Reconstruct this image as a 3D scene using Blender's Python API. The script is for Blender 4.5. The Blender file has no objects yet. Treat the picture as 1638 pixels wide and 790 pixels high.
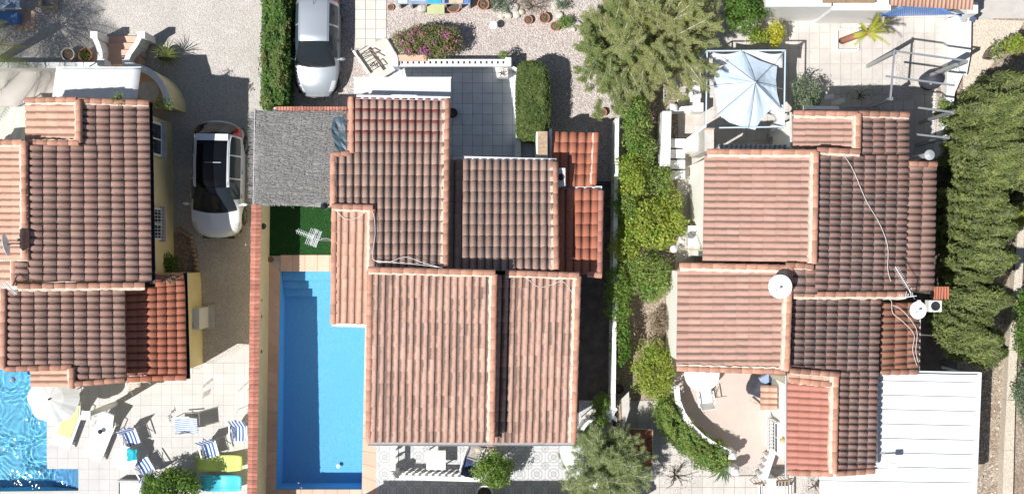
import bpy, math, random
import numpy as np
from mathutils import Vector, Matrix, Quaternion

random.seed(7)
R = math.radians
scene = bpy.context.scene
COL = scene.collection

# ---------------------------------------------------------------- camera, sky, sun, exposure
H = 42.0            # drone height, metres
S = 43.3            # pixels of the photograph per metre on the ground
cd = bpy.data.cameras.new("camera")
cam = bpy.data.objects.new("camera", cd)
COL.objects.link(cam)
cam.location = (0, 0, H)
cam.rotation_euler = (0, 0, 0)
cd.sensor_fit = 'HORIZONTAL'
cd.angle = 2 * math.atan((819 / S) / H)
cd.clip_start = 0.5
cd.clip_end = 2000
scene.camera = cam

SUNV = Vector((-0.55, -0.32, 1.0)).normalized()      # towards the sun
elev = math.asin(SUNV.z)
azim = math.atan2(SUNV.x, SUNV.y)
w = bpy.data.worlds.new("World")
scene.world = w
w.use_nodes = True
wn = w.node_tree
sky = wn.nodes.new("ShaderNodeTexSky")
sky.sky_type = 'NISHITA'
sky.sun_disc = False
sky.sun_elevation = elev
sky.sun_rotation = azim
sky.air_density = 1.0
sky.dust_density = 1.0
bg = wn.nodes["Background"]
bg.inputs["Strength"].default_value = 0.055
wn.links.new(sky.outputs[0], bg.inputs["Color"])
sl = bpy.data.lights.new("sun", 'SUN')
sl.energy = 4.6
sl.angle = R(0.53)
sl.color = (1.0, 0.975, 0.94)
so = bpy.data.objects.new("sun", sl)
sl.cycles.is_caustics_light = True      # real refracted light on the floor of the rippled pool
so.rotation_euler = (-SUNV).to_track_quat('-Z', 'Y').to_euler()
so.location = (-20, -12, 60)
COL.objects.link(so)
vs = scene.view_settings
vs.view_transform = 'Standard'
vs.look = 'None'
vs.exposure = 0.38
vs.gamma = 1.0
scene.cycles.use_denoising = True
scene.cycles.max_bounces = 8
scene.cycles.transparent_max_bounces = 16
scene.cycles.caustics_reflective = False
scene.cycles.caustics_refractive = True


# ---------------------------------------------------------------- measuring: a pixel of the photograph at a known height
def P(px, py, z=0.0):
    k = (H - z) / H / S
    return Vector(((px - 819) * k, (395 - py) * k, z))


# ---------------------------------------------------------------- materials
MATS = {}


def nodes(name):
    m = bpy.data.materials.new(name)
    m.use_nodes = True
    nt = m.node_tree
    b = nt.nodes["Principled BSDF"]
    return m, nt, b


def setc(sock, c):
    sock.default_value = (c[0], c[1], c[2], 1)


def N(nt, typ, **kw):
    n = nt.nodes.new(typ)
    for k, v in kw.items():
        if k.startswith('i_'):
            n.inputs[k[2:].replace('_', ' ')].default_value = v
        else:
            setattr(n, k, v)
    return n


def mixc(nt, fac, a, b, mode='MIX'):
    n = nt.nodes.new("ShaderNodeMix")
    n.data_type = 'RGBA'
    n.blend_type = mode
    for s, v in ((n.inputs[0], fac), (n.inputs[6], a), (n.inputs[7], b)):
        if isinstance(v, bpy.types.NodeSocket):
            nt.links.new(v, s)
        elif isinstance(v, (int, float)):
            s.default_value = v
        else:
            s.default_value = (v[0], v[1], v[2], 1)
    return n.outputs[2]


def ramp(nt, src, a, b, lo=0.0, hi=1.0):
    n = nt.nodes.new("ShaderNodeMapRange")
    nt.links.new(src, n.inputs[0])
    n.inputs[1].default_value = a
    n.inputs[2].default_value = b
    n.inputs[3].default_value = lo
    n.inputs[4].default_value = hi
    return n.outputs[0]


def math_(nt, op, a, b=0.0):
    n = nt.nodes.new("ShaderNodeMath")
    n.operation = op
    for s, v in ((n.inputs[0], a), (n.inputs[1], b)):
        if isinstance(v, bpy.types.NodeSocket):
            nt.links.new(v, s)
        else:
            s.default_value = v
    return n.outputs[0]


def pos(nt, sx=1, sy=1, sz=1, kind='world'):
    if kind == 'world':
        o = nt.nodes.new("ShaderNodeNewGeometry").outputs["Position"]
    elif kind == 'uv':
        o = nt.nodes.new("ShaderNodeUVMap").outputs[0]
    else:
        o = nt.nodes.new("ShaderNodeTexCoord").outputs["Object"]
    mp = nt.nodes.new("ShaderNodeMapping")
    mp.inputs["Scale"].default_value = (sx, sy, sz)
    nt.links.new(o, mp.inputs[0])
    return mp.outputs[0]


def noise(nt, vec, scale, detail=4, rough=0.6):
    n = nt.nodes.new("ShaderNodeTexNoise")
    n.inputs["Scale"].default_value = scale
    n.inputs["Detail"].default_value = detail
    n.inputs["Roughness"].default_value = rough
    nt.links.new(vec, n.inputs["Vector"])
    return n.outputs["Fac"]


def attr(nt, name):
    a = N(nt, "ShaderNodeAttribute", attribute_type='GEOMETRY', attribute_name=name)
    b = N(nt, "ShaderNodeAttribute", attribute_type='OBJECT', attribute_name=name)
    return math_(nt, 'ADD', a.outputs["Fac"], b.outputs["Fac"])


def bump(nt, b, h, dist=0.01, strength=1.0):
    n = nt.nodes.new("ShaderNodeBump")
    n.inputs["Distance"].default_value = dist
    n.inputs["Strength"].default_value = strength
    nt.links.new(h, n.inputs["Height"])
    nt.links.new(n.outputs[0], b.inputs["Normal"])


def plain(name, col, rough=0.7, var=0.12, scale=2.5, fine=30, fvar=0.08, bmp=0.0, metal=0.0, spec=0.4, tint=0.0, dirt=None, coat=0):
    """weathered single-colour surface: soft blotches, fine grain, optional dirt colour and per-piece tint"""
    if name in MATS:
        return MATS[name]
    m, nt, b = nodes(name)
    v = pos(nt)
    n1 = noise(nt, v, scale)
    n2 = noise(nt, v, fine, 3)
    lo = [c * (1 - var) for c in col]
    hi = [min(1, c * (1 + var)) for c in col]
    c = mixc(nt, ramp(nt, n1, .35, .65), lo, hi)
    f = ramp(nt, n2, .3, .7, 1 - fvar, 1 + fvar)
    if tint:
        t = attr(nt, "tint")
        f = math_(nt, 'MULTIPLY', f, ramp(nt, t, 0, 1, 1 - tint, 1 + tint))
    vm = N(nt, "ShaderNodeVectorMath", operation='SCALE')
    nt.links.new(c, vm.inputs[0])
    nt.links.new(f, vm.inputs["Scale"])
    c = vm.outputs[0]
    if dirt:
        n3 = noise(nt, v, scale * 1.7, 6, .7)
        c = mixc(nt, ramp(nt, n3, .56, .78, 0, dirt[3] if len(dirt) > 3 else .6), c, dirt[:3])
    nt.links.new(c, b.inputs["Base Color"])
    b.inputs["Roughness"].default_value = rough
    b.inputs["Metallic"].default_value = metal
    b.inputs["Specular IOR Level"].default_value = spec
    b.inputs["Coat Weight"].default_value = coat
    b.inputs["Coat Roughness"].default_value = 0.05
    if bmp:
        bump(nt, b, n2, bmp)
    MATS[name] = m
    return m


def gravel(name, cols, size=28, dark=(.2, .17, .15), bmp=0.02, patch=None):
    m, nt, b = nodes(name)
    v = pos(nt)
    vo = N(nt, "ShaderNodeTexVoronoi", i_Scale=size)
    nt.links.new(v, vo.inputs["Vector"])
    cr = N(nt, "ShaderNodeValToRGB")
    cr.color_ramp.elements[0].color = (*cols[0], 1)
    cr.color_ramp.elements[1].color = (*cols[-1], 1)
    for i, c in enumerate(cols[1:-1]):
        e = cr.color_ramp.elements.new((i + 1) / (len(cols) - 1))
        e.color = (*c, 1)
    sep = N(nt, "ShaderNodeSeparateColor")
    nt.links.new(vo.outputs["Color"], sep.inputs[0])
    nt.links.new(sep.outputs[0], cr.inputs[0])
    c = mixc(nt, ramp(nt, vo.outputs["Distance"], .45, .75, 0, .75), cr.outputs[0], dark)
    big = noise(nt, v, .9, 5)
    c = mixc(nt, ramp(nt, big, .4, .7, 0, .35), c, [x * .7 for x in cols[0]])
    if patch:
        pn = noise(nt, v, patch[4], 6, .65)
        c = mixc(nt, ramp(nt, pn, .5, .66, 0, patch[3]), c, patch[:3])
    nt.links.new(c, b.inputs["Base Color"])
    b.inputs["Roughness"].default_value = .92
    b.inputs["Specular IOR Level"].default_value = .2
    inv = math_(nt, 'SUBTRACT', 1.0, vo.outputs["Distance"])
    bump(nt, b, inv, bmp)
    MATS[name] = m
    return m


def tile_mat(name, ca, cb, dark, darkamt, band=None, lichen=0.0):
    """fired clay tile: two clay colours by piece, black algae by piece ('wear') and in streaks, pale chalky crowns"""
    m, nt, b = nodes(name)
    v = pos(nt)
    t = attr(nt, "tint")
    wr = attr(nt, "wear")
    uv = N(nt, "ShaderNodeSeparateXYZ")
    nt.links.new(pos(nt, kind='uv'), uv.inputs[0])
    n1 = noise(nt, v, 9, 5, .7)
    c = mixc(nt, t, ca, cb)
    c = mixc(nt, ramp(nt, n1, .3, .7, 0, .22), c, [min(1, x * 1.35) for x in ca])
    n2 = noise(nt, pos(nt, 1, 1, 1), 3.2, 6, .75)
    n3 = noise(nt, v, 26, 4, .75)
    s = math_(nt, 'ADD', math_(nt, 'MULTIPLY', n2, .5), math_(nt, 'MULTIPLY', n3, .5))
    s = math_(nt, 'ADD', s, math_(nt, 'MULTIPLY', math_(nt, 'SUBTRACT', wr, .5), .5))
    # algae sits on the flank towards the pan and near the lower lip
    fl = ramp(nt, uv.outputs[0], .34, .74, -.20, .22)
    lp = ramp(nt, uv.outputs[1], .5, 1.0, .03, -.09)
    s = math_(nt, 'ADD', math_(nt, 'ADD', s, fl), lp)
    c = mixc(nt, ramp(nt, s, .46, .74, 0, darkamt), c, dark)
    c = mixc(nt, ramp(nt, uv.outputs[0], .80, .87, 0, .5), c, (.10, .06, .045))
    if band:
        bn = ramp(nt, uv.outputs[1], .68, .86, 0, .85)
        zone = noise(nt, v, 1.1, 3)
        sx = N(nt, "ShaderNodeSeparateXYZ")
        nt.links.new(v, sx.inputs[0])
        zz = math_(nt, 'MULTIPLY', ramp(nt, sx.outputs[1], 3.1, 3.9), ramp(nt, sx.outputs[0], -2.3, -2.6))
        zz = math_(nt, 'MAXIMUM', zz, ramp(nt, zone, .58, .7, 0, .35))
        c = mixc(nt, math_(nt, 'MULTIPLY', bn, math_(nt, 'MULTIPLY', zz, ramp(nt, zone, .3, .45))), c, band)
    if lichen:
        n4 = noise(nt, v, 14, 5, .7)
        c = mixc(nt, ramp(nt, n4, .6, .7, 0, lichen), c, (.55, .5, .42))
    nt.links.new(c, b.inputs["Base Color"])
    b.inputs["Roughness"].default_value = .85
    b.inputs["Specular IOR Level"].default_value = .25
    bump(nt, b, n3, .006)
    MATS[name] = m
    return m


def leaf_mat(name, ca, cb, trans=.35, rough=.5, cc=None):
    m = bpy.data.materials.new(name)
    m.use_nodes = True
    nt = m.node_tree
    b = nt.nodes["Principled BSDF"]
    t = attr(nt, "tint")
    c = mixc(nt, t, ca, cb)
    if cc:
        c = mixc(nt, ramp(nt, noise(nt, pos(nt), 1.6, 3), .5, .66, 0, .8), c, cc)
    nt.links.new(c, b.inputs["Base Color"])
    b.inputs["Roughness"].default_value = rough
    b.inputs["Specular IOR Level"].default_value = .35
    tr = N(nt, "ShaderNodeBsdfTranslucent")
    tc = mixc(nt, .6, c, [min(1, x * 1.6) for x in cb])
    nt.links.new(tc, tr.inputs[0])
    ms = N(nt, "ShaderNodeMixShader")
    ms.inputs[0].default_value = trans
    nt.links.new(b.outputs[0], ms.inputs[1])
    nt.links.new(tr.outputs[0], ms.inputs[2])
    nt.links.new(ms.outputs[0], nt.nodes["Material Output"].inputs[0])
    MATS[name] = m
    return m


def stripe_mat(name, ca, cb, n, axis='x', duty=.5, rough=.8):
    """woven or printed stripes, along the object's own axes"""
    m, nt, b = nodes(name)
    s = N(nt, "ShaderNodeSeparateXYZ")
    nt.links.new(pos(nt, kind='obj'), s.inputs[0])
    f = math_(nt, 'FRACT', math_(nt, 'MULTIPLY', s.outputs['xyz'.index(axis)], n))
    k = ramp(nt, math_(nt, 'ABSOLUTE', math_(nt, 'SUBTRACT', f, .5)), duty * .5 - .03, duty * .5 + .03)
    c = mixc(nt, k, ca, cb)
    nt.links.new(c, b.inputs["Base Color"])
    b.inputs["Roughness"].default_value = rough
    MATS[name] = m
    return m


def glass_mat(name, col=(.02, .025, .03), rough=.04):
    m, nt, b = nodes(name)
    setc(b.inputs["Base Color"], col)
    b.inputs["Roughness"].default_value = rough
    b.inputs["Specular IOR Level"].default_value = .35
    MATS[name] = m
    return m


# ---------------------------------------------------------------- mesh building
ORG = {}


class MB:
    def __init__(s):
        s.v, s.f, s.uv = [], [], None

    def poly(s, pts):
        n = len(s.v)
        s.v += [Vector(p) for p in pts]
        s.f.append(tuple(range(n, n + len(pts))))
        return s

    def prism(s, top, z0, cap=True):
        """TOP: points of the upper face, counter-clockwise or not; walls drop straight to z0"""
        top = [Vector(p) for p in top]
        a = sum((top[i].x * top[(i + 1) % len(top)].y - top[(i + 1) % len(top)].x * top[i].y) for i in range(len(top)))
        if a < 0:
            top.reverse()
        n, k = len(s.v), len(top)
        s.v += top + [Vector((p.x, p.y, z0)) for p in top]
        s.f.append(tuple(range(n, n + k)))
        s.f.append(tuple(range(n + 2 * k - 1, n + k - 1, -1)))
        for i in range(k):
            j = (i + 1) % k
            s.f.append((n + i, n + k + i, n + k + j, n + j))
        return s

    def rect(s, x0, y0, x1, y1, z0, z1):
        """box whose upper face shows at these photograph pixels"""
        return s.prism([P(x0, y0, z1), P(x1, y0, z1), P(x1, y1, z1), P(x0, y1, z1)], z0)

    def box(s, c, size, rz=0.0, rx=0.0, ry=0.0):
        M = Matrix.Translation(Vector(c)) @ Matrix.Rotation(rz, 4, 'Z') @ Matrix.Rotation(rx, 4, 'X') @ Matrix.Rotation(ry, 4, 'Y')
        n = len(s.v)
        for z in (-.5, .5):
            for x, y in ((-.5, -.5), (.5, -.5), (.5, .5), (-.5, .5)):
                s.v.append(M @ Vector((x * size[0], y * size[1], z * size[2])))
        for f in ((3, 2, 1, 0), (4, 5, 6, 7), (0, 1, 5, 4), (1, 2, 6, 5), (2, 3, 7, 6), (3, 0, 4, 7)):
            s.f.append(tuple(n + i for i in f))
        return s

    def bar(s, a, b, w, h=None, up=(0, 0, 1)):
        """rectangular bar from A to B"""
        a, b = Vector(a), Vector(b)
        h = w if h is None else h
        d = (b - a).normalized()
        u = Vector(up)
        if abs(d.dot(u)) > .98:
            u = Vector((0, 1, 0))
        x = d.cross(u).normalized()
        y = x.cross(d).normalized()
        n = len(s.v)
        for p in (a, b):
            for i, j in ((-.5, -.5), (.5, -.5), (.5, .5), (-.5, .5)):
                s.v.append(p + x * w * i + y * h * j)
        for f in ((0, 1, 2, 3), (7, 6, 5, 4), (1, 0, 4, 5), (2, 1, 5, 6), (3, 2, 6, 7), (0, 3, 7, 4)):
            s.f.append(tuple(n + i for i in f))
        return s

    def tube(s, pts, r, seg=8, r1=None, caps=True):
        pts = [Vector(p) for p in pts]
        n0 = len(s.v)
        k = len(pts)
        prev = None
        for i, p in enumerate(pts):
            d = (pts[min(i + 1, k - 1)] - pts[max(i - 1, 0)]).normalized()
            if prev is None:
                u = Vector((0, 0, 1)) if abs(d.z) < .9 else Vector((1, 0, 0))
                x = d.cross(u).normalized()
            else:
                x = (prev - d * prev.dot(d)).normalized()
            prev = x
            y = d.cross(x)
            rr = r if r1 is None else r + (r1 - r) * i / max(k - 1, 1)
            for j in range(seg):
                a = 2 * math.pi * j / seg
                s.v.append(p + x * math.cos(a) * rr + y * math.sin(a) * rr)
        for i in range(k - 1):
            for j in range(seg):
                a, b = n0 + i * seg + j, n0 + i * seg + (j + 1) % seg
                s.f.append((a, b, b + seg, a + seg))
        if caps:
            s.f.append(tuple(n0 + j for j in reversed(range(seg))))
            s.f.append(tuple(n0 + (k - 1) * seg + j for j in range(seg)))
        return s

    def lathe(s, c, prof, seg=20, axis=None, sx=1, sy=1):
        """PROF: (radius, height) pairs turned about the vertical through C (or about AXIS)"""
        c = Vector(c)
        q = Matrix.Identity(3) if axis is None else Vector((0, 0, 1)).rotation_difference(Vector(axis)).to_matrix()
        n0 = len(s.v)
        for r, z in prof:
            for j in range(seg):
                a = 2 * math.pi * j / seg
                s.v.append(c + q @ Vector((r * math.cos(a) * sx, r * math.sin(a) * sy, z)))
        for i in range(len(prof) - 1):
            for j in range(seg):
                a, b = n0 + i * seg + j, n0 + i * seg + (j + 1) % seg
                s.f.append((a, b, b + seg, a + seg))
        if prof[0][0] > 1e-4:
            s.f.append(tuple(n0 + j for j in reversed(range(seg))))
        if prof[-1][0] > 1e-4:
            s.f.append(tuple(n0 + (len(prof) - 1) * seg + j for j in range(seg)))
        return s

    def grid(s, rows, closed=False):
        """ROWS: list of equally long point rows"""
        n0, k = len(s.v), len(rows[0])
        for r in rows:
            s.v += [Vector(p) for p in r]
        for i in range(len(rows) - 1):
            for j in range(k - (0 if closed else 1)):
                a, b = n0 + i * k + j, n0 + i * k + (j + 1) % k
                s.f.append((a, b, b + k, a + k))
        return s

    def build(s, name, mat, parent=None, smooth=False, bevel=0.0, kind=None, solid=0.0, subs=0):
        me = bpy.data.meshes.new(name)
        o_ = ORG.get(parent.name, Vector((0, 0, 0))) if parent is not None else Vector((0, 0, 0))
        me.from_pydata([tuple(p - o_) for p in s.v], [], s.f)
        me.update()
        if smooth:
            me.polygons.foreach_set("use_smooth", [True] * len(me.polygons))
        o = bpy.data.objects.new(name, me)
        COL.objects.link(o)
        if mat is not None:
            me.materials.append(MATS[mat] if isinstance(mat, str) else mat)
        if parent is not None:
            o.parent = parent
            ORG[o.name] = ORG.get(parent.name, Vector((0, 0, 0)))
        if solid:
            md = o.modifiers.new("solid", 'SOLIDIFY')
            md.thickness = solid
            md.offset = 0
        if bevel:
            md = o.modifiers.new("bevel", 'BEVEL')
            md.width = bevel
            md.segments = 2
            md.limit_method = 'ANGLE'
        if subs:
            md = o.modifiers.new("subs", 'SUBSURF')
            md.levels = md.render_levels = subs
        if kind:
            o['kind'] = kind
        return o


def arr_mesh(name, verts, faces, mat, parent=None, tint=None, kind=None, uv=None, wear=None):
    """many same-sided faces at once: VERTS (n,3), FACES (m,k) numpy arrays"""
    me = bpy.data.meshes.new(name)
    if parent is not None:
        verts = verts - np.array(ORG.get(parent.name, Vector((0, 0, 0))))
    k = faces.shape[1]
    me.vertices.add(len(verts))
    me.vertices.foreach_set("co", np.ascontiguousarray(verts, dtype=np.float32).ravel())
    me.loops.add(faces.size)
    me.loops.foreach_set("vertex_index", faces.astype(np.int32).ravel())
    me.polygons.add(len(faces))
    me.polygons.foreach_set("loop_start", np.arange(0, faces.size, k, dtype=np.int32))
    me.update(calc_edges=True)
    for nm, a in (("tint", tint), ("wear", wear)):
        if a is not None:
            at = me.attributes.new(nm, 'FLOAT', 'POINT')
            at.data.foreach_set("value", np.asarray(a, dtype=np.float32))
    if uv is not None:
        l = me.uv_layers.new(name="UVMap")
        l.data.foreach_set("uv", np.ascontiguousarray(uv[faces.ravel()], dtype=np.float32).ravel())
    me.materials.append(MATS[mat] if isinstance(mat, str) else mat)
    o = bpy.data.objects.new(name, me)
    COL.objects.link(o)
    if parent is not None:
        o.parent = parent
        ORG[o.name] = ORG.get(parent.name, Vector((0, 0, 0)))
    if kind:
        o['kind'] = kind
    return o


def thing(name, label, cat, loc=(0, 0, 0), rz=0.0, group=None, world=True):
    """an Empty at the thing's base. world=True: its parts are given in world coordinates"""
    o = bpy.data.objects.new(name, None)
    o.empty_display_size = .2
    COL.objects.link(o)
    o.location = loc
    o.rotation_euler = (0, 0, rz)
    o['label'] = label
    o['category'] = cat
    if group:
        o['group'] = group
    ORG[o.name] = Vector(loc) if world else Vector((0, 0, 0))
    return o


def tag(o, label, cat, group=None):
    o['label'] = label
    o['category'] = cat
    if group:
        o['group'] = group
    return o


def copy_tree(src, parent=None):
    c = src.copy()
    COL.objects.link(c)
    c.parent = parent
    for ch in list(src.children):
        copy_tree(ch, c)
    return c


def place(src, loc, rz, label=None, scale=None):
    c = copy_tree(src)
    c.location = loc
    c.rotation_euler = (0, 0, rz)
    if scale:
        c.scale = (scale, scale, scale) if isinstance(scale, (int, float)) else scale
    if label:
        c['label'] = label
    return c


def inpoly(x, y, poly):
    r = False
    j = len(poly) - 1
    for i in range(len(poly)):
        xi, yi = poly[i]
        xj, yj = poly[j]
        if (yi > y) != (yj > y) and x < (xj - xi) * (y - yi) / (yj - yi) + xi:
            r = not r
        j = i
    return r

# ---------------------------------------------------------------- the palette
tile_mat("clay_pink", (.54, .355, .285), (.47, .285, .22), (.12, .085, .07), .85)
tile_mat("clay_soft", (.46, .29, .235), (.40, .235, .185), (.21, .16, .135), .7)
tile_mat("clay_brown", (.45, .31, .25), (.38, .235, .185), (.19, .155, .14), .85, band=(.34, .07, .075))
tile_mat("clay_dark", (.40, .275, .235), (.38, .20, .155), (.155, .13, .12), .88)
tile_mat("clay_orange", (.49, .19, .12), (.43, .15, .09), (.28, .17, .12), .5)
tile_mat("clay_rust", (.47, .20, .13), (.42, .16, .10), (.25, .19, .14), .95)
tile_mat("clay_salmon", (.46, .215, .165), (.42, .18, .135), (.2, .09, .07), .3)
tile_mat("clay_light", (.57, .365, .275), (.51, .30, .22), (.16, .11, .09), .45)
plain("ridge_clay", (.50, .26, .18), .85, .15, 4, 30, .12, .004, tint=.18, dirt=(.2, .13, .1, .6))
plain("coping_red", (.43, .18, .13), .85, .15, 4, 30, .12, .004, tint=.18, dirt=(.25, .15, .12, .5))
plain("parasol_cloth", (.56, .57, .56), .9, .04, 3, 50, .04)
plain("mortar", (.64, .55, .44), .9, .1, 5, 40, .15, .01, dirt=(.3, .25, .2, .6))
plain("roof_slab", (.16, .09, .07), .9, .2)
plain("wall_yellow", (.74, .63, .36), .85, .06, 1.2, 60, .04, .003, dirt=(.5, .42, .26, .35))
plain("wall_cream", (.92, .90, .81), .85, .02, 1.2, 60, .03, .003)
plain("balcony_tile", (.50, .42, .375), .8, .04, 2, 60, .05, .001)
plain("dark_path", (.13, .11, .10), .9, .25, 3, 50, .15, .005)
plain("wall_white", (.86, .85, .81), .8, .04, 1.2, 60, .04, .003, dirt=(.55, .5, .44, .35))
plain("white_paint", (.76, .76, .74), .55, .04, 2, 40, .03)
plain("white_metal", (.72, .73, .74), .4, .03)
plain("white_plastic", (.76, .76, .75), .35, .02)
plain("white_cloth", (.70, .71, .72), .9, .04, 3, 50, .05)
plain("blue_cloth", (.50, .60, .70), .85, .05, 2, 60, .05)
plain("grey_metal", (.42, .44, .46), .45, .08, 5, 40, .08, metal=.6)
plain("dark_metal", (.05, .05, .055), .5, .1, metal=.4)
plain("bare_metal", (.6, .6, .6), .35, .1, metal=.8)
plain("gutter_grey", (.36, .36, .37), .45, .1)
plain("black_plastic", (.025, .025, .028), .5, .1)
plain("tyre", (.03, .03, .03), .8, .1)
plain("concrete", (.52, .49, .45), .9, .1, 3, 50, .12, .004, dirt=(.3, .27, .24, .5))
plain("stone_cap", (.42, .30, .20), .9, .25, 8, 50, .2, .01)
plain("pale_slab", (.52, .505, .485), .8, .04, 2, 60, .05, .001, tint=.035, dirt=(.5, .44, .38, .3))
plain("white_slab", (.62, .65, .69), .5, .04, 2, 60, .03, .001, tint=.05, dirt=(.6, .58, .55, .25))
plain("paver", (.53, .495, .46), .85, .08, 1.5, 60, .09, .003, tint=.06, dirt=(.42, .35, .29, .45))
plain("path_slab", (.60, .57, .52), .85, .05, 2, 60, .06, .002, tint=.06, dirt=(.5, .44, .38, .3))
plain("grout_terrace", (.50, .48, .46), .95, .05)
plain("grout_grey", (.36, .34, .32), .95, .1)
plain("grout_pale", (.52, .47, .41), .95, .1)
plain("peach_coping", (.66, .44, .33), .75, .05, 2, 60, .07, .002, tint=.08, dirt=(.45, .28, .2, .3))
plain("bark", (.17, .13, .10), .95, .3, 6, 30, .3, .02)
plain("pale_bark", (.52, .49, .44), .95, .3, 6, 30, .3, .02)
plain("terracotta", (.47, .20, .12), .85, .12, 5, 40, .1)
plain("soil", (.13, .095, .07), .95, .3, 8, 60, .35, .02)
plain("rock_pale", (.60, .56, .49), .9, .2, 5, 30, .2, .03)
plain("rust", (.27, .095, .045), .85, .5, 6, 40, .3, .01, dirt=(.08, .04, .03, .8))
plain("wood", (.30, .20, .12), .8, .25, 6, 40, .2, .01)
plain("wood_pale", (.50, .40, .28), .8, .2, 6, 40, .2, .01)
plain("stone_wall_mat", (.50, .42, .30), .9, .2, 6, 30, .25, .02, tint=.25)
plain("olive_cloth", (.47, .50, .27), .85, .06)
plain("lime_cloth", (.66, .78, .28), .85, .06)
plain("lime_plastic", (.50, .62, .16), .5, .05)
plain("turq_plastic", (.07, .47, .60), .5, .05)
plain("turq_cloth", (.03, .42, .52), .9, .15, 6)
plain("navy_cloth", (.035, .05, .12), .9, .3, 8)
plain("blue_paint", (.10, .22, .52), .5, .1)
plain("blue_grey", (.25, .32, .45), .6, .2, 6)
plain("tarp_blue", (.06, .10, .13), .45, .15, 4)
plain("black_cloth", (.04, .045, .06), .7, .2)
plain("yellow_glass", (.62, .42, .16), .3, .1)
plain("turf_base", (.02, .075, .018), .95, .15, 3, 90, .35, .01)
plain("pink_plastic", (.7, .05, .2), .5, .1)
plain("dish_white", (.86, .86, .85), .6, .03, dirt=(.7, .68, .62, .2))
plain("timber_grey", (.34, .31, .28), .85, .2, 6, 40, .2)
plain("amber", (.8, .2, .03), .3, .05)
plain("red_lens", (.5, .015, .02), .15, .05)
plain("solar_cell", (.10, .13, .2), .25, .1)
plain("clear_lens", (.55, .57, .6), .1, .15, 30)
plain("lamp_globe", (.7, .71, .72), .25, .05)
plain("cowl_grey", (.36, .38, .39), .5, .08)
glass_mat("dark_glass")
glass_mat("tint_glass", (.05, .075, .09))
stripe_mat("awning_stripe", (.84, .82, .74), (.74, .73, .60), 3.3, 'x', .5)
stripe_mat("chair_stripe", (.70, .74, .80), (.025, .10, .38), 9, 'x', .5)
stripe_mat("chair_stripe_fine", (.66, .70, .80), (.12, .22, .50), 16, 'x', .55)
plain("car_white", (.71, .76, .82), .28, .01, 1, 20, .01, coat=1)
plain("car_silver", (.40, .44, .48), .32, .02, 1, 20, .02, metal=.4, coat=1)
plain("car_black_roof", (.006, .007, .009), .10, .0, spec=.3)

gravel("gravel_cream", [(.47, .43, .39), (.64, .61, .57), (.55, .51, .47), (.72, .69, .65)], 30, (.38, .34, .31))
gravel("gravel_pink", [(.50, .43, .39), (.68, .63, .59), (.44, .37, .33), (.76, .72, .68)], 22, (.30, .25, .23), .03)
gravel("earth", [(.34, .27, .20), (.45, .37, .29), (.28, .22, .165), (.52, .45, .37)], 14, (.2, .155, .12), .03, patch=(.24, .17, .12, .7, 1.2))
gravel("earth_pale", [(.60, .53, .43), (.68, .61, .51), (.55, .48, .38), (.72, .66, .56)], 22, (.45, .38, .3), .015)
gravel("pebble_wall", [(.36, .33, .29), (.50, .46, .40), (.3, .26, .22), (.56, .53, .48)], 16, (.2, .17, .14), .03)


def reed_mat():
    m, nt, b = nodes("reed")
    n1 = noise(nt, pos(nt, 5, 60, 10), 1.0, 5, .75)
    n2 = noise(nt, pos(nt), 2.2, 5, .6)
    c = mixc(nt, ramp(nt, n1, .35, .65), (.17, .165, .16), (.40, .395, .39))
    c = mixc(nt, ramp(nt, n2, .45, .7, 0, .45), c, (.30, .28, .26))
    nt.links.new(c, b.inputs["Base Color"])
    b.inputs["Roughness"].default_value = .95
    bump(nt, b, n1, .02)
    MATS["reed"] = m


reed_mat()


def mosaic_mat(name, a, b_, c_, cell=28):
    m, nt, b = nodes(name)
    v = pos(nt)
    vo = N(nt, "ShaderNodeTexVoronoi", i_Scale=cell)
    vo.distance = 'CHEBYCHEV'
    vo.inputs["Randomness"].default_value = .15
    nt.links.new(v, vo.inputs["Vector"])
    sep = N(nt, "ShaderNodeSeparateColor")
    nt.links.new(vo.outputs["Color"], sep.inputs[0])
    c = mixc(nt, sep.outputs[0], a, b_)
    c = mixc(nt, ramp(nt, noise(nt, v, .7, 3), .4, .65, 0, .5), c, c_)
    nt.links.new(c, b.inputs["Base Color"])
    b.inputs["Roughness"].default_value = .8
    b.inputs["Specular IOR Level"].default_value = 0.0   # under water
    MATS[name] = m


mosaic_mat("pool_mosaic", (.14, .40, .66), (.20, .47, .76), (.16, .42, .70))
mosaic_mat("pool_mosaic_pale", (.16, .55, .80), (.26, .66, .90), (.20, .60, .86), 30)


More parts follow.
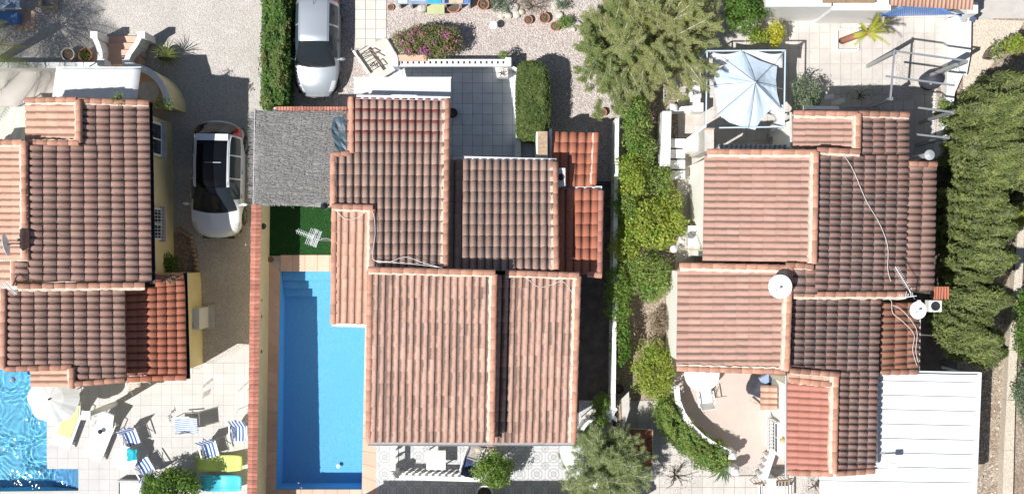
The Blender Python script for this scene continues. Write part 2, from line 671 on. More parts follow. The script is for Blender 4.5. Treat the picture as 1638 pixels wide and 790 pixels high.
def water_mat(name, tint, ripple, scale, strength, rough=.02, refr=False):
    m = bpy.data.materials.new(name)
    m.use_nodes = True
    nt = m.node_tree
    nt.nodes.remove(nt.nodes["Principled BSDF"])
    tr = N(nt, "ShaderNodeBsdfRefraction" if refr else "ShaderNodeBsdfTransparent")
    if refr:
        tr.inputs["Roughness"].default_value = 0
        tr.inputs["IOR"].default_value = 1.33
    setc(tr.inputs[0], tint)
    gl = N(nt, "ShaderNodeBsdfGlossy")
    gl.inputs["Roughness"].default_value = rough
    fr = N(nt, "ShaderNodeFresnel")
    fr.inputs[0].default_value = 1.33
    n = N(nt, "ShaderNodeBump")
    n.inputs["Distance"].default_value = ripple
    n.inputs["Strength"].default_value = strength
    h = noise(nt, pos(nt), scale, 3, .5)
    nt.links.new(h, n.inputs["Height"])
    if not refr:
        nt.links.new(n.outputs[0], gl.inputs["Normal"])
        nt.links.new(n.outputs[0], fr.inputs["Normal"])
    ms = N(nt, "ShaderNodeMixShader")
    nt.links.new(fr.outputs[0], ms.inputs[0])
    nt.links.new(tr.outputs[0], ms.inputs[1])
    nt.links.new(gl.outputs[0], ms.inputs[2])
    nt.links.new(ms.outputs[0], nt.nodes["Material Output"].inputs[0])
    MATS[name] = m


water_mat("still_water", (.86, .96, .99), .01, 3, .3)
water_mat("rippled_water", (.95, .99, 1.0), .0005, 2, .1, .03, refr=True)


def pattern_tile_mat():
    """white cement floor tile printed with a grey ring and petals, one print per tile (UV)"""
    m, nt, b = nodes("pattern_tile")
    sp = N(nt, "ShaderNodeSeparateXYZ")
    nt.links.new(pos(nt, kind='uv'), sp.inputs[0])
    cx = math_(nt, 'ABSOLUTE', math_(nt, 'SUBTRACT', sp.outputs[0], .5))
    cy = math_(nt, 'ABSOLUTE', math_(nt, 'SUBTRACT', sp.outputs[1], .5))
    r = math_(nt, 'SQRT', math_(nt, 'ADD', math_(nt, 'MULTIPLY', cx, cx), math_(nt, 'MULTIPLY', cy, cy)))
    ring = math_(nt, 'LESS_THAN', math_(nt, 'ABSOLUTE', math_(nt, 'SUBTRACT', r, .32)), .035)
    ring2 = math_(nt, 'LESS_THAN', math_(nt, 'ABSOLUTE', math_(nt, 'SUBTRACT', r, .14)), .04)
    dx = math_(nt, 'SUBTRACT', .5, cx)
    dy = math_(nt, 'SUBTRACT', .5, cy)
    rc = math_(nt, 'SQRT', math_(nt, 'ADD', math_(nt, 'MULTIPLY', dx, dx), math_(nt, 'MULTIPLY', dy, dy)))
    ring3 = math_(nt, 'LESS_THAN', math_(nt, 'ABSOLUTE', math_(nt, 'SUBTRACT', rc, .2)), .035)
    cross = math_(nt, 'LESS_THAN', math_(nt, 'ABSOLUTE', math_(nt, 'SUBTRACT', cx, cy)), .03)
    k = math_(nt, 'MAXIMUM', math_(nt, 'MAXIMUM', ring, ring2), math_(nt, 'MAXIMUM', ring3, cross))
    n1 = noise(nt, pos(nt), 3, 4)
    c = mixc(nt, math_(nt, 'MULTIPLY', k, .8), (.52, .525, .53), (.30, .31, .32))
    c = mixc(nt, ramp(nt, n1, .5, .75, 0, .3), c, (.6, .57, .52))
    nt.links.new(c, b.inputs["Base Color"])
    b.inputs["Roughness"].default_value = .5
    MATS["pattern_tile"] = m


pattern_tile_mat()

leaf_mat("leaf_hedge", (.08, .125, .032), (.20, .255, .08))
leaf_mat("leaf_hedge_strip", (.06, .14, .03), (.19, .31, .08), cc=(.26, .26, .10))
leaf_mat("leaf_ficus", (.05, .13, .02), (.18, .29, .05))
leaf_mat("leaf_citrus", (.08, .16, .025), (.24, .34, .07))
leaf_mat("leaf_lime", (.15, .21, .03), (.43, .48, .09), cc=(.2, .34, .05))
leaf_mat("leaf_mixed", (.11, .18, .035), (.32, .40, .11), cc=(.1, .24, .05))
leaf_mat("leaf_olive", (.24, .26, .11), (.44, .455, .20), cc=(.29, .34, .09))
leaf_mat("leaf_feather", (.16, .215, .08), (.34, .40, .17), cc=(.22, .29, .09))
leaf_mat("leaf_yellow", (.36, .38, .04), (.62, .60, .08))
leaf_mat("leaf_cypress", (.09, .125, .035), (.26, .30, .10), .2, .7, cc=(.18, .20, .10))
leaf_mat("leaf_boug", (.12, .15, .05), (.30, .30, .13), cc=(.26, .2, .12))
leaf_mat("leaf_green_feather", (.14, .19, .05), (.32, .38, .13), cc=(.24, .26, .13))
leaf_mat("leaf_dry", (.17, .12, .08), (.34, .27, .19), .2, .8)
leaf_mat("leaf_grey", (.12, .17, .10), (.25, .31, .20))
leaf_mat("leaf_palm", (.10, .13, .03), (.26, .28, .08))
leaf_mat("petal_pink", (.45, .10, .38), (.62, .20, .55), .3)
leaf_mat("leaf_bract", (.30, .17, .12), (.45, .27, .2), .3)
leaf_mat("turf", (.015, .075, .014), (.035, .13, .03), .1, .9)

# ---------------------------------------------------------------- clay tile roofs
TW, TL_, LIFT = .245, .40, .040
NPROF = 10


def tile_arrays():
    """one S-shaped roof tile, x across, y down the slope: barrel then pan, with a thick lower lip"""
    xs, zs = [], []
    for i in range(7):
        a = math.pi * i / 6
        xs.append(TW * (.41 - .41 * math.cos(a)))
        zs.append(.062 * math.sin(a) ** .8 + .006)
    for x, z in ((.87, -.006), (.94, -.006), (1.02, .004)):
        xs.append(TW * x)
        zs.append(z)
    v, uv = [], []
    for t, y in ((0, -.03), (1, TL_)):
        for x, z in zip(xs, zs):
            v.append((x, y, z + LIFT * t))
            uv.append((x / TW, t))
    for x, z in zip(xs, zs):
        v.append((x, TL_ + .001, z + LIFT - .026))
        uv.append((x / TW, 1.0))
    n = len(xs)
    f = []
    for r in range(2):
        for i in range(n - 1):
            f.append((r * n + i, r * n + n + i, r * n + n + i + 1, r * n + i + 1))
    return np.array(v), np.array(f)[:, ::-1].copy()[:, [0, 1, 2, 3]], np.array(uv)


TV, TF, TUV = tile_arrays()
# make the faces look up
_a, _b, _c = TV[TF[0][0]], TV[TF[0][1]], TV[TF[0][2]]
if np.cross(_b - _a, _c - _a)[2] < 0:
    TF = TF[:, ::-1].copy()
TILE_MESH = {}


def tile_mesh(matname):
    if matname not in TILE_MESH:
        o = arr_mesh("roof_tile", TV, TF, matname, uv=TUV)
        o.data.polygons.foreach_set("use_smooth", [True] * (NPROF - 1) + [False] * (NPROF - 1))
        me = o.data
        bpy.data.objects.remove(o)
        TILE_MESH[matname] = me
    return TILE_MESH[matname]


def vnoise(x, y, seed=0):
    from mathutils import noise as mn
    return mn.noise(Vector((x, y, seed * 7.3)))


class Roof:
    pass


def roof(house, U0, U1, E0, E1, mat, wear=.5, wearf=None, cut=(), inset=(.06, .35, .15, .15), wall=True, tint0=.5, wmat=None, base=0.0, nm='roof', label=None, cols=None, rows=None):
    """U0-U1: the high edge, E0-E1: the eave, each (pixel x, pixel y, height). Tiles run from U to E."""
    u0, u1, e0, e1 = (P(*q) for q in (U0, U1, E0, E1))
    if (u1 - u0).cross(e0 - u0).z < 0:
        u0, u1, e0, e1 = u1, u0, e1, e0
    r = Roof()
    r.q = (u0, u1, e0, e1)
    nrm = (u1 - u0).cross(e0 - u0).normalized()
    mb = MB()
    th = .13
    top = [u0 - nrm * .02, u1 - nrm * .02, e1 - nrm * .02, e0 - nrm * .02]
    if cut:
        kn = 24
        for i in range(kn):
            for j in range(kn):
                q = []
                for s_, t_ in ((i, j), (i + 1, j), (i + 1, j + 1), (i, j + 1)):
                    q.append(u0.lerp(u1, s_ / kn).lerp(e0.lerp(e1, s_ / kn), t_ / kn) - nrm * .02)
                m_ = (q[0] + q[2]) / 2
                kk = H * S / (H - m_.z)
                if not any(inpoly(819 + m_.x * kk, 395 - m_.y * kk, c_) for c_ in cut):
                    mb.poly(q)
                    mb.poly([p - nrm * th for p in reversed(q)])
    else:
        mb.v += top + [p - nrm * th for p in top]
        mb.f += [(0, 1, 2, 3), (7, 6, 5, 4)] + [(i, i + 4, (i + 1) % 4 + 4, (i + 1) % 4) for i in range(4)]
    ro = mb.build(nm, "roof_slab", house)
    if label:
        ro['label'] = label
    r.o = ro
    if wall:
        x = (u1 - u0).normalized()
        yv = ((e0 + e1) - (u0 + u1)).normalized()
        a, b_, c, d = inset
        pts = [u0 + x * c + yv * a, u1 - x * d + yv * a, e1 - x * d - yv * b_, e0 + x * c - yv * b_]
        wb = MB()
        wb.prism([p - nrm * (th + .022) for p in pts], base)
        wb.build("wall", wmat or house_wall[house.name], house)
    nc = cols or max(1, round((u1 - u0).length / TW))
    nr = rows or max(1, round((e0 - u0).length / TL_))
    out = []
    for i in range(nc):
        for j in range(nr):
            s0, s1 = i / nc, (i + 1) / nc
            t0, t1 = j / nr, (j + 1) / nr
            a = u0.lerp(u1, s0).lerp(e0.lerp(e1, s0), t0)
            b_ = u0.lerp(u1, s1).lerp(e0.lerp(e1, s1), t0)
            c = u0.lerp(u1, s0).lerp(e0.lerp(e1, s0), t1)
            mid = (b_ + c) * .5
            k = H * S / (H - mid.z)
            px, py = 819 + mid.x * k, 395 - mid.y * k
            if any(inpoly(px, py, q) for q in cut):
                continue
            X = (b_ - a) / TW
            Y = (c - a) / TL_
            Z = X.cross(Y).normalized()
            jz = random.uniform(-.004, .006)
            jx = random.uniform(-.004, .004)
            yaw = random.gauss(0, .010)
            X2 = X + Y * yaw
            Y2 = Y - X * yaw
            Z2 = (Z + X * random.gauss(0, .02) + Y * random.gauss(0, .012))
            o_ = a + Z * jz + X * jx
            M = Matrix(((X2.x, Y2.x, Z2.x, o_.x), (X2.y, Y2.y, Z2.y, o_.y), (X2.z, Y2.z, Z2.z, o_.z), (0, 0, 0, 1)))
            w_ = wear + .35 * vnoise(mid.x * .9, mid.y * .9, 3) + random.gauss(0, .10)
            if wearf:
                w_ += wearf(px, py)
            tt = min(1, max(0, tint0 + random.gauss(0, .28)))
            hid = 1 if any(inpoly(px, py, q) for q in HIDDEN) else 0
            out.append((hid, -mid.z, M, tt, min(1, max(0, w_)), ro, mat))
    house_tiles.setdefault(house.name, []).extend(out)
    return r


HIDDEN = []
house_tiles = {}
house_wall = {}


def finish_tiles(house, limit=300):
    L = house_tiles.get(house.name, [])
    L.sort(key=lambda q: (q[0], q[1]))
    org = ORG[house.name]
    T = Matrix.Translation(-org)
    rest = {}
    for i, (h, z, M, tt, ww, ro, mat) in enumerate(L):
        if i < limit:
            o = bpy.data.objects.new("roof_tile", tile_mesh(mat))
            COL.objects.link(o)
            o.parent = ro
            o.matrix_local = T @ M
            o['tint'] = tt
            o['wear'] = ww
        else:
            rest.setdefault((ro.name, mat), []).append((M, tt, ww))
    for (rn, mat), q in rest.items():
        n = len(TV)
        vs_ = np.concatenate([TV @ np.array(M.to_3x3()).T + np.array(M.translation) for M, _, _ in q])
        fs = np.concatenate([TF + n * i for i in range(len(q))])
        uv = np.tile(TUV, (len(q), 1))
        t_ = np.repeat([a for _, a, _ in q], n)
        w_ = np.repeat([a for _, _, a in q], n)
        o = arr_mesh("tile_field", vs_, fs, mat, parent=bpy.data.objects[rn], tint=t_, wear=w_, uv=uv, kind="stuff")
        o.data.polygons.foreach_set("use_smooth", ([True] * (NPROF - 1) + [False] * (NPROF - 1)) * len(q))


CAP = {}


def cap_mesh(mat):
    if mat not in CAP:
        mb = MB()
        rows = []
        for y, r in ((-.02, .088), (.36, .108), (.37, .085)):
            rows.append([(math.cos(a) * r, y, math.sin(a) * r * .85 + .0) for a in [math.pi * k / 8 for k in range(9)]])
        mb.grid(rows)
        o = mb.build("ridge_tile", mat)
        o.data.polygons.foreach_set("use_smooth", [True] * len(o.data.polygons))
        o.data.flip_normals()
        me = o.data
        bpy.data.objects.remove(o)
        CAP[mat] = me
    return CAP[mat]


def caps(ro, A, B, mat="ridge_clay", mortar=0, mside=1, lift=.05, scale=1.0, mw=.13):
    """a line of half-round cap tiles from A to B; mortar: bed of lime mortar showing on one side"""
    house = ro.parent
    org = ORG[house.name]
    a, b = P(*A), P(*B)
    d = b - a
    n = max(1, round(d.length / .36))
    y = d / n
    up = Vector((0, 0, 1))
    xx = y.cross(up).normalized()
    zz = xx.cross(y).normalized()
    for i in range(n):
        o = bpy.data.objects.new("ridge_tile", cap_mesh(mat))
        COL.objects.link(o)
        o.parent = ro
        p = a + y * i + zz * (lift + random.uniform(-.006, .006)) - org
        yy = y / .36 + xx * random.gauss(0, .02)
        o.matrix_local = Matrix(((xx.x * scale, yy.x, zz.x * scale, p.x), (xx.y * scale, yy.y, zz.y * scale, p.y), (xx.z * scale, yy.z, zz.z * scale, p.z), (0, 0, 0, 1)))
        o['tint'] = random.random()
    mb = MB()
    # the bed under the caps, ragged along the tiles
    k = max(4, int(d.length / .12))
    rows = []
    for i in range(k + 1):
        c = a + d * i / k
        wl = .075 + (mw * mortar + random.uniform(-.02, .03) if mside < 0 and mortar else 0)
        wr = .075 + (mw * mortar + random.uniform(-.02, .03) if mside > 0 and mortar else 0)
        h = lift + .03 if mortar else lift - .01
        rows.append([c - xx * wl - zz * .06, c - xx * (wl - .01) + zz * (h + random.uniform(-.01, .01)), c + xx * (wr - .01) + zz * (h + random.uniform(-.01, .01)), c + xx * wr - zz * .06])
    mb.grid(rows)
    mb.build("mortar", "mortar", ro, solid=0.0)


def gutter(house, A, B, mat="gutter_grey", r=.055):
    a, b = P(*A), P(*B)
    mb = MB()
    d = (b - a)
    x = d.normalized().cross(Vector((0, 0, 1))).normalized()
    rows = []
    for p in (a, b):
        rows.append([p + x * math.cos(t) * r * 1.2 + Vector((0, 0, math.sin(t) * r)) for t in [math.pi + math.pi * k / 6 for k in range(7)]])
    mb.grid(rows)
    return mb.build("gutter", mat, house, solid=.008)


def house(name, label, loc, wmat):
    t = thing(name, label, "house", loc)
    house_wall[t.name] = wmat
    return t


# ================================================================ the middle house
M_ = house("house", "middle house beside the rectangular blue pool, stepped brown and pink clay roofs", P(740, 430), "wall_white")
HIDDEN = [[(716, 255), (737, 255), (733, 430), (716, 430)]]
# brown north slopes
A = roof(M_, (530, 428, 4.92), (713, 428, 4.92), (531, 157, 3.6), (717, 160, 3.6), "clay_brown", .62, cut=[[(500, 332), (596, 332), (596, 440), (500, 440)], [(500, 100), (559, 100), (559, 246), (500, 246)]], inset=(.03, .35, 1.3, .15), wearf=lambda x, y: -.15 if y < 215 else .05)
caps(A.o, (713, 427, 4.94), (716, 160, 3.62), mortar=.8, mside=-1)
caps(A.o, (562, 158, 3.62), (562, 246, 4.04))
caps(A.o, (533, 248, 4.04), (533, 330, 4.45))
caps(A.o, (532, 248, 4.04), (560, 246, 4.04))
gutter(M_, (570, 155, 3.72), (720, 158, 3.72), "white_metal")
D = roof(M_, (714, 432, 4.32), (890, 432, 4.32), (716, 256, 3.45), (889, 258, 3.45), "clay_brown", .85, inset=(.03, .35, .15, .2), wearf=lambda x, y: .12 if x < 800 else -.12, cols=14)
caps(D.o, (890, 431, 4.34), (888, 261, 3.47), mortar=.8, mside=-1)
gutter(M_, (738, 253, 3.42), (890, 257, 3.42), "white_metal")
# strip beside the pool
E = roof(M_, (534, 334, 4.5), (594, 334, 4.5), (532, 516, 3.6), (590, 518, 3.6), "clay_light", .40, inset=(.06, .1, .1, .1), cols=5)
caps(E.o, (532, 330, 4.56), (597, 332, 4.56), mortar=.7, mside=1)
caps(E.o, (535, 336, 4.52), (533, 517, 3.63), mortar=.0)
caps(E.o, (595, 430, 4.1), (596, 334, 4.55), mortar=.7, mside=-1)
gutter(M_, (530, 519, 3.56), (590, 521, 3.56), "white_metal")
# pink south slopes
B = roof(M_, (594, 434, 5.2), (790, 438, 5.2), (589, 706, 3.95), (786, 707, 3.95), "clay_pink", .50, inset=(.06, .3, .15, .15), wearf=lambda x, y: (.2 if x < 625 else .0) + .28 * vnoise(x * .35, y * .012, 1), cols=17)
caps(B.o, (590, 431, 5.26), (792, 436, 5.26), mortar=.6, mside=1)
caps(B.o, (787, 706, 3.98), (791, 438, 5.24), mortar=.8, mside=-1)
caps(B.o, (590, 706, 3.95), (592, 434, 5.2), lift=.03)
gutter(M_, (588, 709, 3.90), (788, 710, 3.90))
C = roof(M_, (792, 441, 4.4), (924, 441, 4.4), (786, 707, 3.15), (916, 707, 3.15), "clay_pink", .42, inset=(.06, .3, .0, .2), wearf=lambda x, y: (.3 if x < 832 else -.05) + .28 * vnoise(x * .35, y * .012, 1), cols=12)
caps(C.o, (809, 436, 4.46), (926, 440, 4.46), mortar=.6, mside=1)
caps(C.o, (917, 706, 3.18), (925, 441, 4.44), mortar=.8, mside=-1)
gutter(M_, (786, 709, 3.10), (918, 710, 3.10))
# orange roofs on the east side
F = roof(M_, (892, 438, 3.35), (958, 438, 3.35), (892, 303, 2.75), (961, 303, 2.75), "clay_orange", .35, inset=(.06, .2, .05, .2), cols=5)
caps(F.o, (959, 438, 3.37), (961, 306, 2.77), "clay_salmon", lift=.04)
caps(F.o, (940, 439, 3.4), (962, 440, 3.4), "ridge_clay")
gutter(M_, (892, 300, 2.72), (963, 301, 2.72), "white_metal")
G_ = roof(M_, (882, 298, 2.75), (951, 298, 2.75), (884, 212, 2.35), (954, 214, 2.35), "clay_orange", .35, inset=(.06, .2, .05, .2), cols=5)
caps(G_.o, (950, 296, 2.8), (954, 214, 2.4), "clay_orange", lift=.04, mortar=.5, mside=-1)

# ================================================================ the left house
L_ = house("house", "yellow walled house left of the gravel drive, pink clay roofs and orange porch roof", P(120, 420), "wall_yellow")
HIDDEN = []
L1 = roof(L_, (46, 232, 5.0), (46, 450, 5.0), (240, 232, 4.12), (243, 450, 4.12), "clay_soft", .45, inset=(.06, .45, .0, .0), cols=19)
caps(L1.o, (30, 457, 4.95), (232, 455, 4.12), mortar=.8, mside=1)
caps(L1.o, (40, 228, 5.06), (43, 416, 5.06))
L1b = roof(L_, (131, 166, 4.62), (131, 232, 4.62), (239, 166, 4.12), (240, 232, 4.12), "clay_soft", .45, inset=(.06, .45, .2, .0), cols=6)
caps(L1b.o, (124, 161, 4.70), (238, 165, 4.16), mortar=.5, mside=1)
gutter(L_, (240, 164, 4.08), (245, 454, 4.08), "dark_metal", .07)
L1c = roof(L_, (26, 418, 5.08), (26, 450, 5.08), (46, 418, 4.99), (46, 450, 4.99), "clay_soft", .5, wall=False, cols=3, rows=1)
L2 = roof(L_, (127, 166, 4.7), (127, 226, 4.7), (43, 166, 4.35), (43, 226, 4.35), "clay_light", .5, inset=(.05, .3, .2, .0), cols=5)
caps(L2.o, (43, 161, 4.42), (124, 160, 4.76), mortar=.7, mside=1)
caps(L2.o, (127, 228, 4.78), (127, 161, 4.78), mortar=.5, mside=-1)
caps(L2.o, (43, 229, 4.85), (127, 229, 4.8), mortar=.3, mside=-1)
L3 = roof(L_, (37, 232, 5.0), (37, 415, 5.0), (-60, 232, 4.6), (-60, 415, 4.6), "clay_light", .40, inset=(.05, .3, .2, .2), cols=17)
caps(L3.o, (-60, 228, 4.68), (38, 228, 5.06), mortar=.7, mside=1)
caps(L3.o, (41, 413, 5.08), (40, 229, 5.08), mortar=.6, mside=-1)
L3b = roof(L_, (20, 420, 4.92), (20, 456, 4.92), (-60, 420, 4.6), (-60, 456, 4.6), "clay_light", .45, inset=(.05, .3, .0, .0), cols=3)
caps(L3b.o, (24, 456, 5.0), (24, 418, 5.0), mortar=.4, mside=-1)
L4 = roof(L_, (12, 464, 4.75), (12, 586, 4.75), (200, 462, 4.05), (202, 586, 4.05), "clay_soft", .6, inset=(.06, .3, .1, .1), cols=11)
caps(L4.o, (6, 588, 4.80), (7, 462, 4.80))
caps(L4.o, (8, 590, 4.78), (115, 586, 4.4), mortar=.0)
L4b = roof(L_, (122, 586, 4.35), (122, 608, 4.35), (202, 586, 4.05), (202, 608, 4.05), "clay_soft", .7, inset=(.06, .3, .0, .1), cols=2)
caps(L4b.o, (116, 614, 4.42), (200, 607, 4.1), mortar=.0)
L6 = roof(L_, (114, 588, 4.4), (114, 618, 4.4), (51, 588, 4.1), (51, 618, 4.1), "clay_light", .6, inset=(.06, .2, .1, .1), cols=3)
caps(L6.o, (116, 620, 4.45), (116, 588, 4.45), mortar=.5, mside=-1)
L5 = roof(L_, (203, 462, 3.35), (203, 600, 3.35), (296, 456, 2.95), (299, 600, 2.95), "clay_orange", .25, inset=(.0, .22, .0, .1), cols=12, rows=6)
L5b = roof(L_, (250, 438, 3.15), (250, 461, 3.15), (294, 438, 2.95), (296, 457, 2.95), "clay_orange", .3, inset=(.0, .22, .0, .0), cols=2, rows=3)
caps(L5.o, (205, 606, 3.38), (298, 603, 2.98), "clay_orange", lift=.04)
gutter(L_, (296, 436, 2.9), (301, 606, 2.9), "dark_metal", .06)

# ================================================================ the right house
R_ = house("house", "cream house beside the white panel carport, pink and dark stepped roofs", P(1290, 450), "wall_cream")
HIDDEN = []
R1 = roof(R_, (1301, 246, 5.0), (1299, 419, 5.0), (1127, 246, 4.2), (1124, 417, 4.2), "clay_soft", .42, inset=(.06, .15, .15, .1), cols=16)
caps(R1.o, (1132, 243, 4.28), (1306, 244, 5.06), mortar=.9, mside=1)
caps(R1.o, (1302, 421, 5.08), (1305, 244, 5.08), mortar=1.0, mside=-1)
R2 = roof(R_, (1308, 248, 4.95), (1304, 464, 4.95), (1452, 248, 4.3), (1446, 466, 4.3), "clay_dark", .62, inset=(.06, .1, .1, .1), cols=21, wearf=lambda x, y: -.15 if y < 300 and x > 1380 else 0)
R2c = roof(R_, (1374, 186, 4.7), (1374, 247, 4.7), (1452, 186, 4.3), (1452, 247, 4.3), "clay_dark", .32, inset=(.06, .3, .1, .0), cols=6)
caps(R2c.o, (1372, 182, 4.76), (1452, 184, 4.38), mortar=.6, mside=1)
R2b = roof(R_, (1370, 186, 4.75), (1370, 236, 4.75), (1268, 186, 4.35), (1268, 236, 4.35), "clay_soft", .5, inset=(.05, .2, .15, .0), cols=5)
caps(R2b.o, (1270, 181, 4.42), (1372, 183, 4.82), mortar=.8, mside=1)
caps(R2b.o, (1372, 238, 4.84), (1373, 183, 4.84), mortar=.8, mside=-1)
caps(R2b.o, (1306, 240, 5.0), (1374, 243, 4.9), mortar=.7, mside=1)
R3 = roof(R_, (1452, 265, 4.22), (1446, 466, 4.22), (1496, 265, 4.02), (1492, 466, 4.02), "clay_soft", .42, inset=(.0, .2, .1, .1), cols=18, rows=2)
caps(R3.o, (1452, 262, 4.3), (1497, 263, 4.1), lift=.03)
caps(R2.o, (1268, 470, 4.85), (1448, 470, 4.35), mortar=.8, mside=1)
R4 = roof(R_, (1256, 428, 4.9), (1254, 586, 4.9), (1084, 428, 4.1), (1082, 586, 4.1), "clay_soft", .42, inset=(.06, .15, .1, .15), cols=14)
caps(R4.o, (1088, 424, 4.2), (1266, 428, 5.0), mortar=.9, mside=1)
caps(R4.o, (1258, 592, 5.0), (1264, 428, 5.0), mortar=1.0, mside=-1)
caps(R4.o, (1084, 589, 4.2), (1256, 594, 4.95), mortar=.5, mside=-1)
caps(R4.o, (1256, 424, 5.02), (1300, 426, 5.0), mortar=.4)
R5a = roof(R_, (1266, 430, 4.98), (1266, 470, 4.98), (1306, 430, 4.86), (1306, 470, 4.86), "clay_dark", .45, wall=False, cols=3, rows=2)
R5 = roof(R_, (1268, 478, 4.6), (1266, 594, 4.6), (1407, 478, 3.95), (1403, 594, 3.95), "clay_dark", .74, inset=(.06, .2, .1, .0), cols=11)
caps(R5.o, (1262, 592, 4.74), (1340, 598, 4.35), mortar=.5, mside=1)
R8 = roof(R_, (1341, 594, 4.25), (1338, 752, 4.25), (1403, 594, 3.95), (1399, 752, 3.95), "clay_dark", .50, inset=(.06, .2, .0, .1), cols=15)
caps(R8.o, (1336, 757, 4.3), (1397, 752, 4.0), mortar=.0)
R7 = roof(R_, (1332, 616, 4.25), (1328, 753, 4.25), (1259, 612, 3.95), (1258, 750, 3.95), "clay_salmon", .28, inset=(.06, .12, .1, .15), cols=13)
caps(R7.o, (1260, 600, 4.0), (1336, 604, 4.32), "clay_light", mortar=.3, lift=.04)
caps(R7.o, (1262, 607, 4.04), (1330, 614, 4.33), mortar=.3, lift=.05)
caps(R7.o, (1334, 756, 4.34), (1337, 602, 4.36), mortar=1.0, mside=-1)
caps(R7.o, (1260, 755, 4.0), (1332, 757, 4.3), mortar=.0)
R6 = roof(R_, (1409, 484, 3.55), (1408, 596, 3.55), (1469, 484, 3.30), (1468, 590, 3.30), "clay_rust", .68, inset=(.06, .2, .1, .1), cols=10, rows=3)
caps(R6.o, (1408, 595, 3.6), (1466, 594, 3.38), lift=.03)
gutter(R_, (1470, 480, 3.28), (1468, 592, 3.28), "white_metal")
for hh in (M_, L_, R_):
    finish_tiles(hh)

# ---------------------------------------------------------------- ground, paths, pools
POOL_M = [P(449, 434), P(586, 434), P(579, 782), P(442, 782)]
POOL_L = [P(-120, 590), P(75, 590), P(75, 742), P(128, 742), P(128, 783), P(-120, 787)]


def zat(p, z):
    return Vector((p[0], p[1], z))


# ground: one sheet to the horizon with two rectangular openings for the pools
hm = (P(430, 425), P(600, 790))
hl = (P(-140, 580), P(132, 792))
xs = sorted([-1500, hl[0].x, hl[1].x, hm[0].x, hm[1].x, 1500])
ys = sorted([-1500, hl[1].y, hm[1].y, hl[0].y, hm[0].y, 1500])
mb = MB()
vid = {}
for i, x in enumerate(xs):
    for j, y in enumerate(ys):
        vid[i, j] = len(mb.v)
        mb.v.append(Vector((x, y, 0)))
for i in range(len(xs) - 1):
    for j in range(len(ys) - 1):
        cx, cy = (xs[i] + xs[i + 1]) / 2, (ys[j] + ys[j + 1]) / 2
        if any(h[0].x < cx < h[1].x and h[1].y < cy < h[0].y for h in (hm, hl)):
            continue
        mb.f.append((vid[i, j], vid[i + 1, j], vid[i + 1, j + 1], vid[i, j + 1]))
mb.build("ground", "gravel_cream", kind="structure")


def sheet(name, px, z, mat):
    o = MB().poly([P(x, y, 0) + Vector((0, 0, z)) for x, y in px]).build(name, mat, kind="structure")
    if o.data.polygons[0].normal.z < 0:
        o.data.flip_normals()
    return o


def paving(name, quad, nu, nv, z, mat, gmat="grout_grey", gap=.012, th=.02, poly=None, piece="floor_tile", uvmap=False, jit=.0015, offset=False):
    """a bed of grout with each tile a piece of its own. QUAD: four ground pixels TL, TR, BR, BL"""
    a, b, c, d = [P(*q) for q in quad]
    outline = [P(*q) for q in (poly or quad)]
    base = MB().prism([zat(p, z) for p in outline], z - .03).build(name, gmat, kind="structure")
    w_ = (b - a).length / nu
    h_ = (d - a).length / nv
    m = MB().prism([(-w_ / 2 + gap / 2, -h_ / 2 + gap / 2, th), (w_ / 2 - gap / 2, -h_ / 2 + gap / 2, th), (w_ / 2 - gap / 2, h_ / 2 - gap / 2, th), (-w_ / 2 + gap / 2, h_ / 2 - gap / 2, th)], 0)
    m.f.pop(1)
    o = m.build(piece, mat)
    me = o.data
    if uvmap:
        l = me.uv_layers.new(name="UVMap")
        for lp in me.loops:
            co = me.vertices[lp.vertex_index].co
            l.data[lp.index].uv = (co.x / w_ + .5, co.y / h_ + .5)
    bpy.data.objects.remove(o)
    n = 0
    for i in range(nu):
        for j in range(nv):
            s, t = (i + .5) / nu, (j + .5) / nv
            if offset and j % 2:
                s += .5 / nu
                if s > 1:
                    continue
            p = a.lerp(b, s).lerp(d.lerp(c, s), t)
            px, py = 819 + p.x * S, 395 - p.y * S
            if poly and not inpoly(px, py, poly):
                continue
            q = bpy.data.objects.new(piece, me)
            COL.objects.link(q)
            q.parent = base
            e = (b - a).normalized()
            q.location = (p.x, p.y, z + random.uniform(-jit, jit))
            q.rotation_euler = (0, 0, math.atan2(e.y, e.x))
            q['tint'] = random.random()
            n += 1
    return base


# --- middle garden
sheet("gravel_yard", [(560, -60), (960, -60), (1010, 120), (1000, 330), (880, 330), (880, 100), (560, 170)], .006, "gravel_pink")
sheet("car_bay_ground", [(458, -60), (575, -60), (575, 190), (458, 190)], .010, "gravel_pink")
paving("garden_path", [(568, -30), (618, -30), (618, 78), (568, 78)], 3, 7, .016, "path_slab", "grout_grey", gap=.018, poly=[(568, -40), (618, -40), (618, 60), (568, 95)])
# white patio
paving("patio", [(628, 100), (884, 100), (884, 300), (628, 300)], 16, 12, .05, "white_slab", "grout_grey", poly=[(628, 102), (800, 102), (832, 112), (884, 240), (884, 300), (628, 300)], gap=.012)
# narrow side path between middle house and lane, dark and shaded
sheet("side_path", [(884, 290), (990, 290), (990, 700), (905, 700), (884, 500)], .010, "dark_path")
# lane between the gardens
paving("lane", [(985, 200), (1110, 200), (1110, 800), (985, 800)], 8, 38, .012, "paver", "grout_grey", piece="paver")
sheet("lane_earth", [(940, 60), (1075, 40), (1085, 210), (1075, 640), (985, 640), (1000, 200)], .045, "earth")
paving("lower_path", [(1020, 640), (1260, 640), (1260, 830), (1020, 830)], 14, 11, .060, "paver", "grout_pale", piece="paver", poly=[(1020, 640), (1100, 640), (1180, 760), (1260, 760), (1260, 830), (1020, 830)])
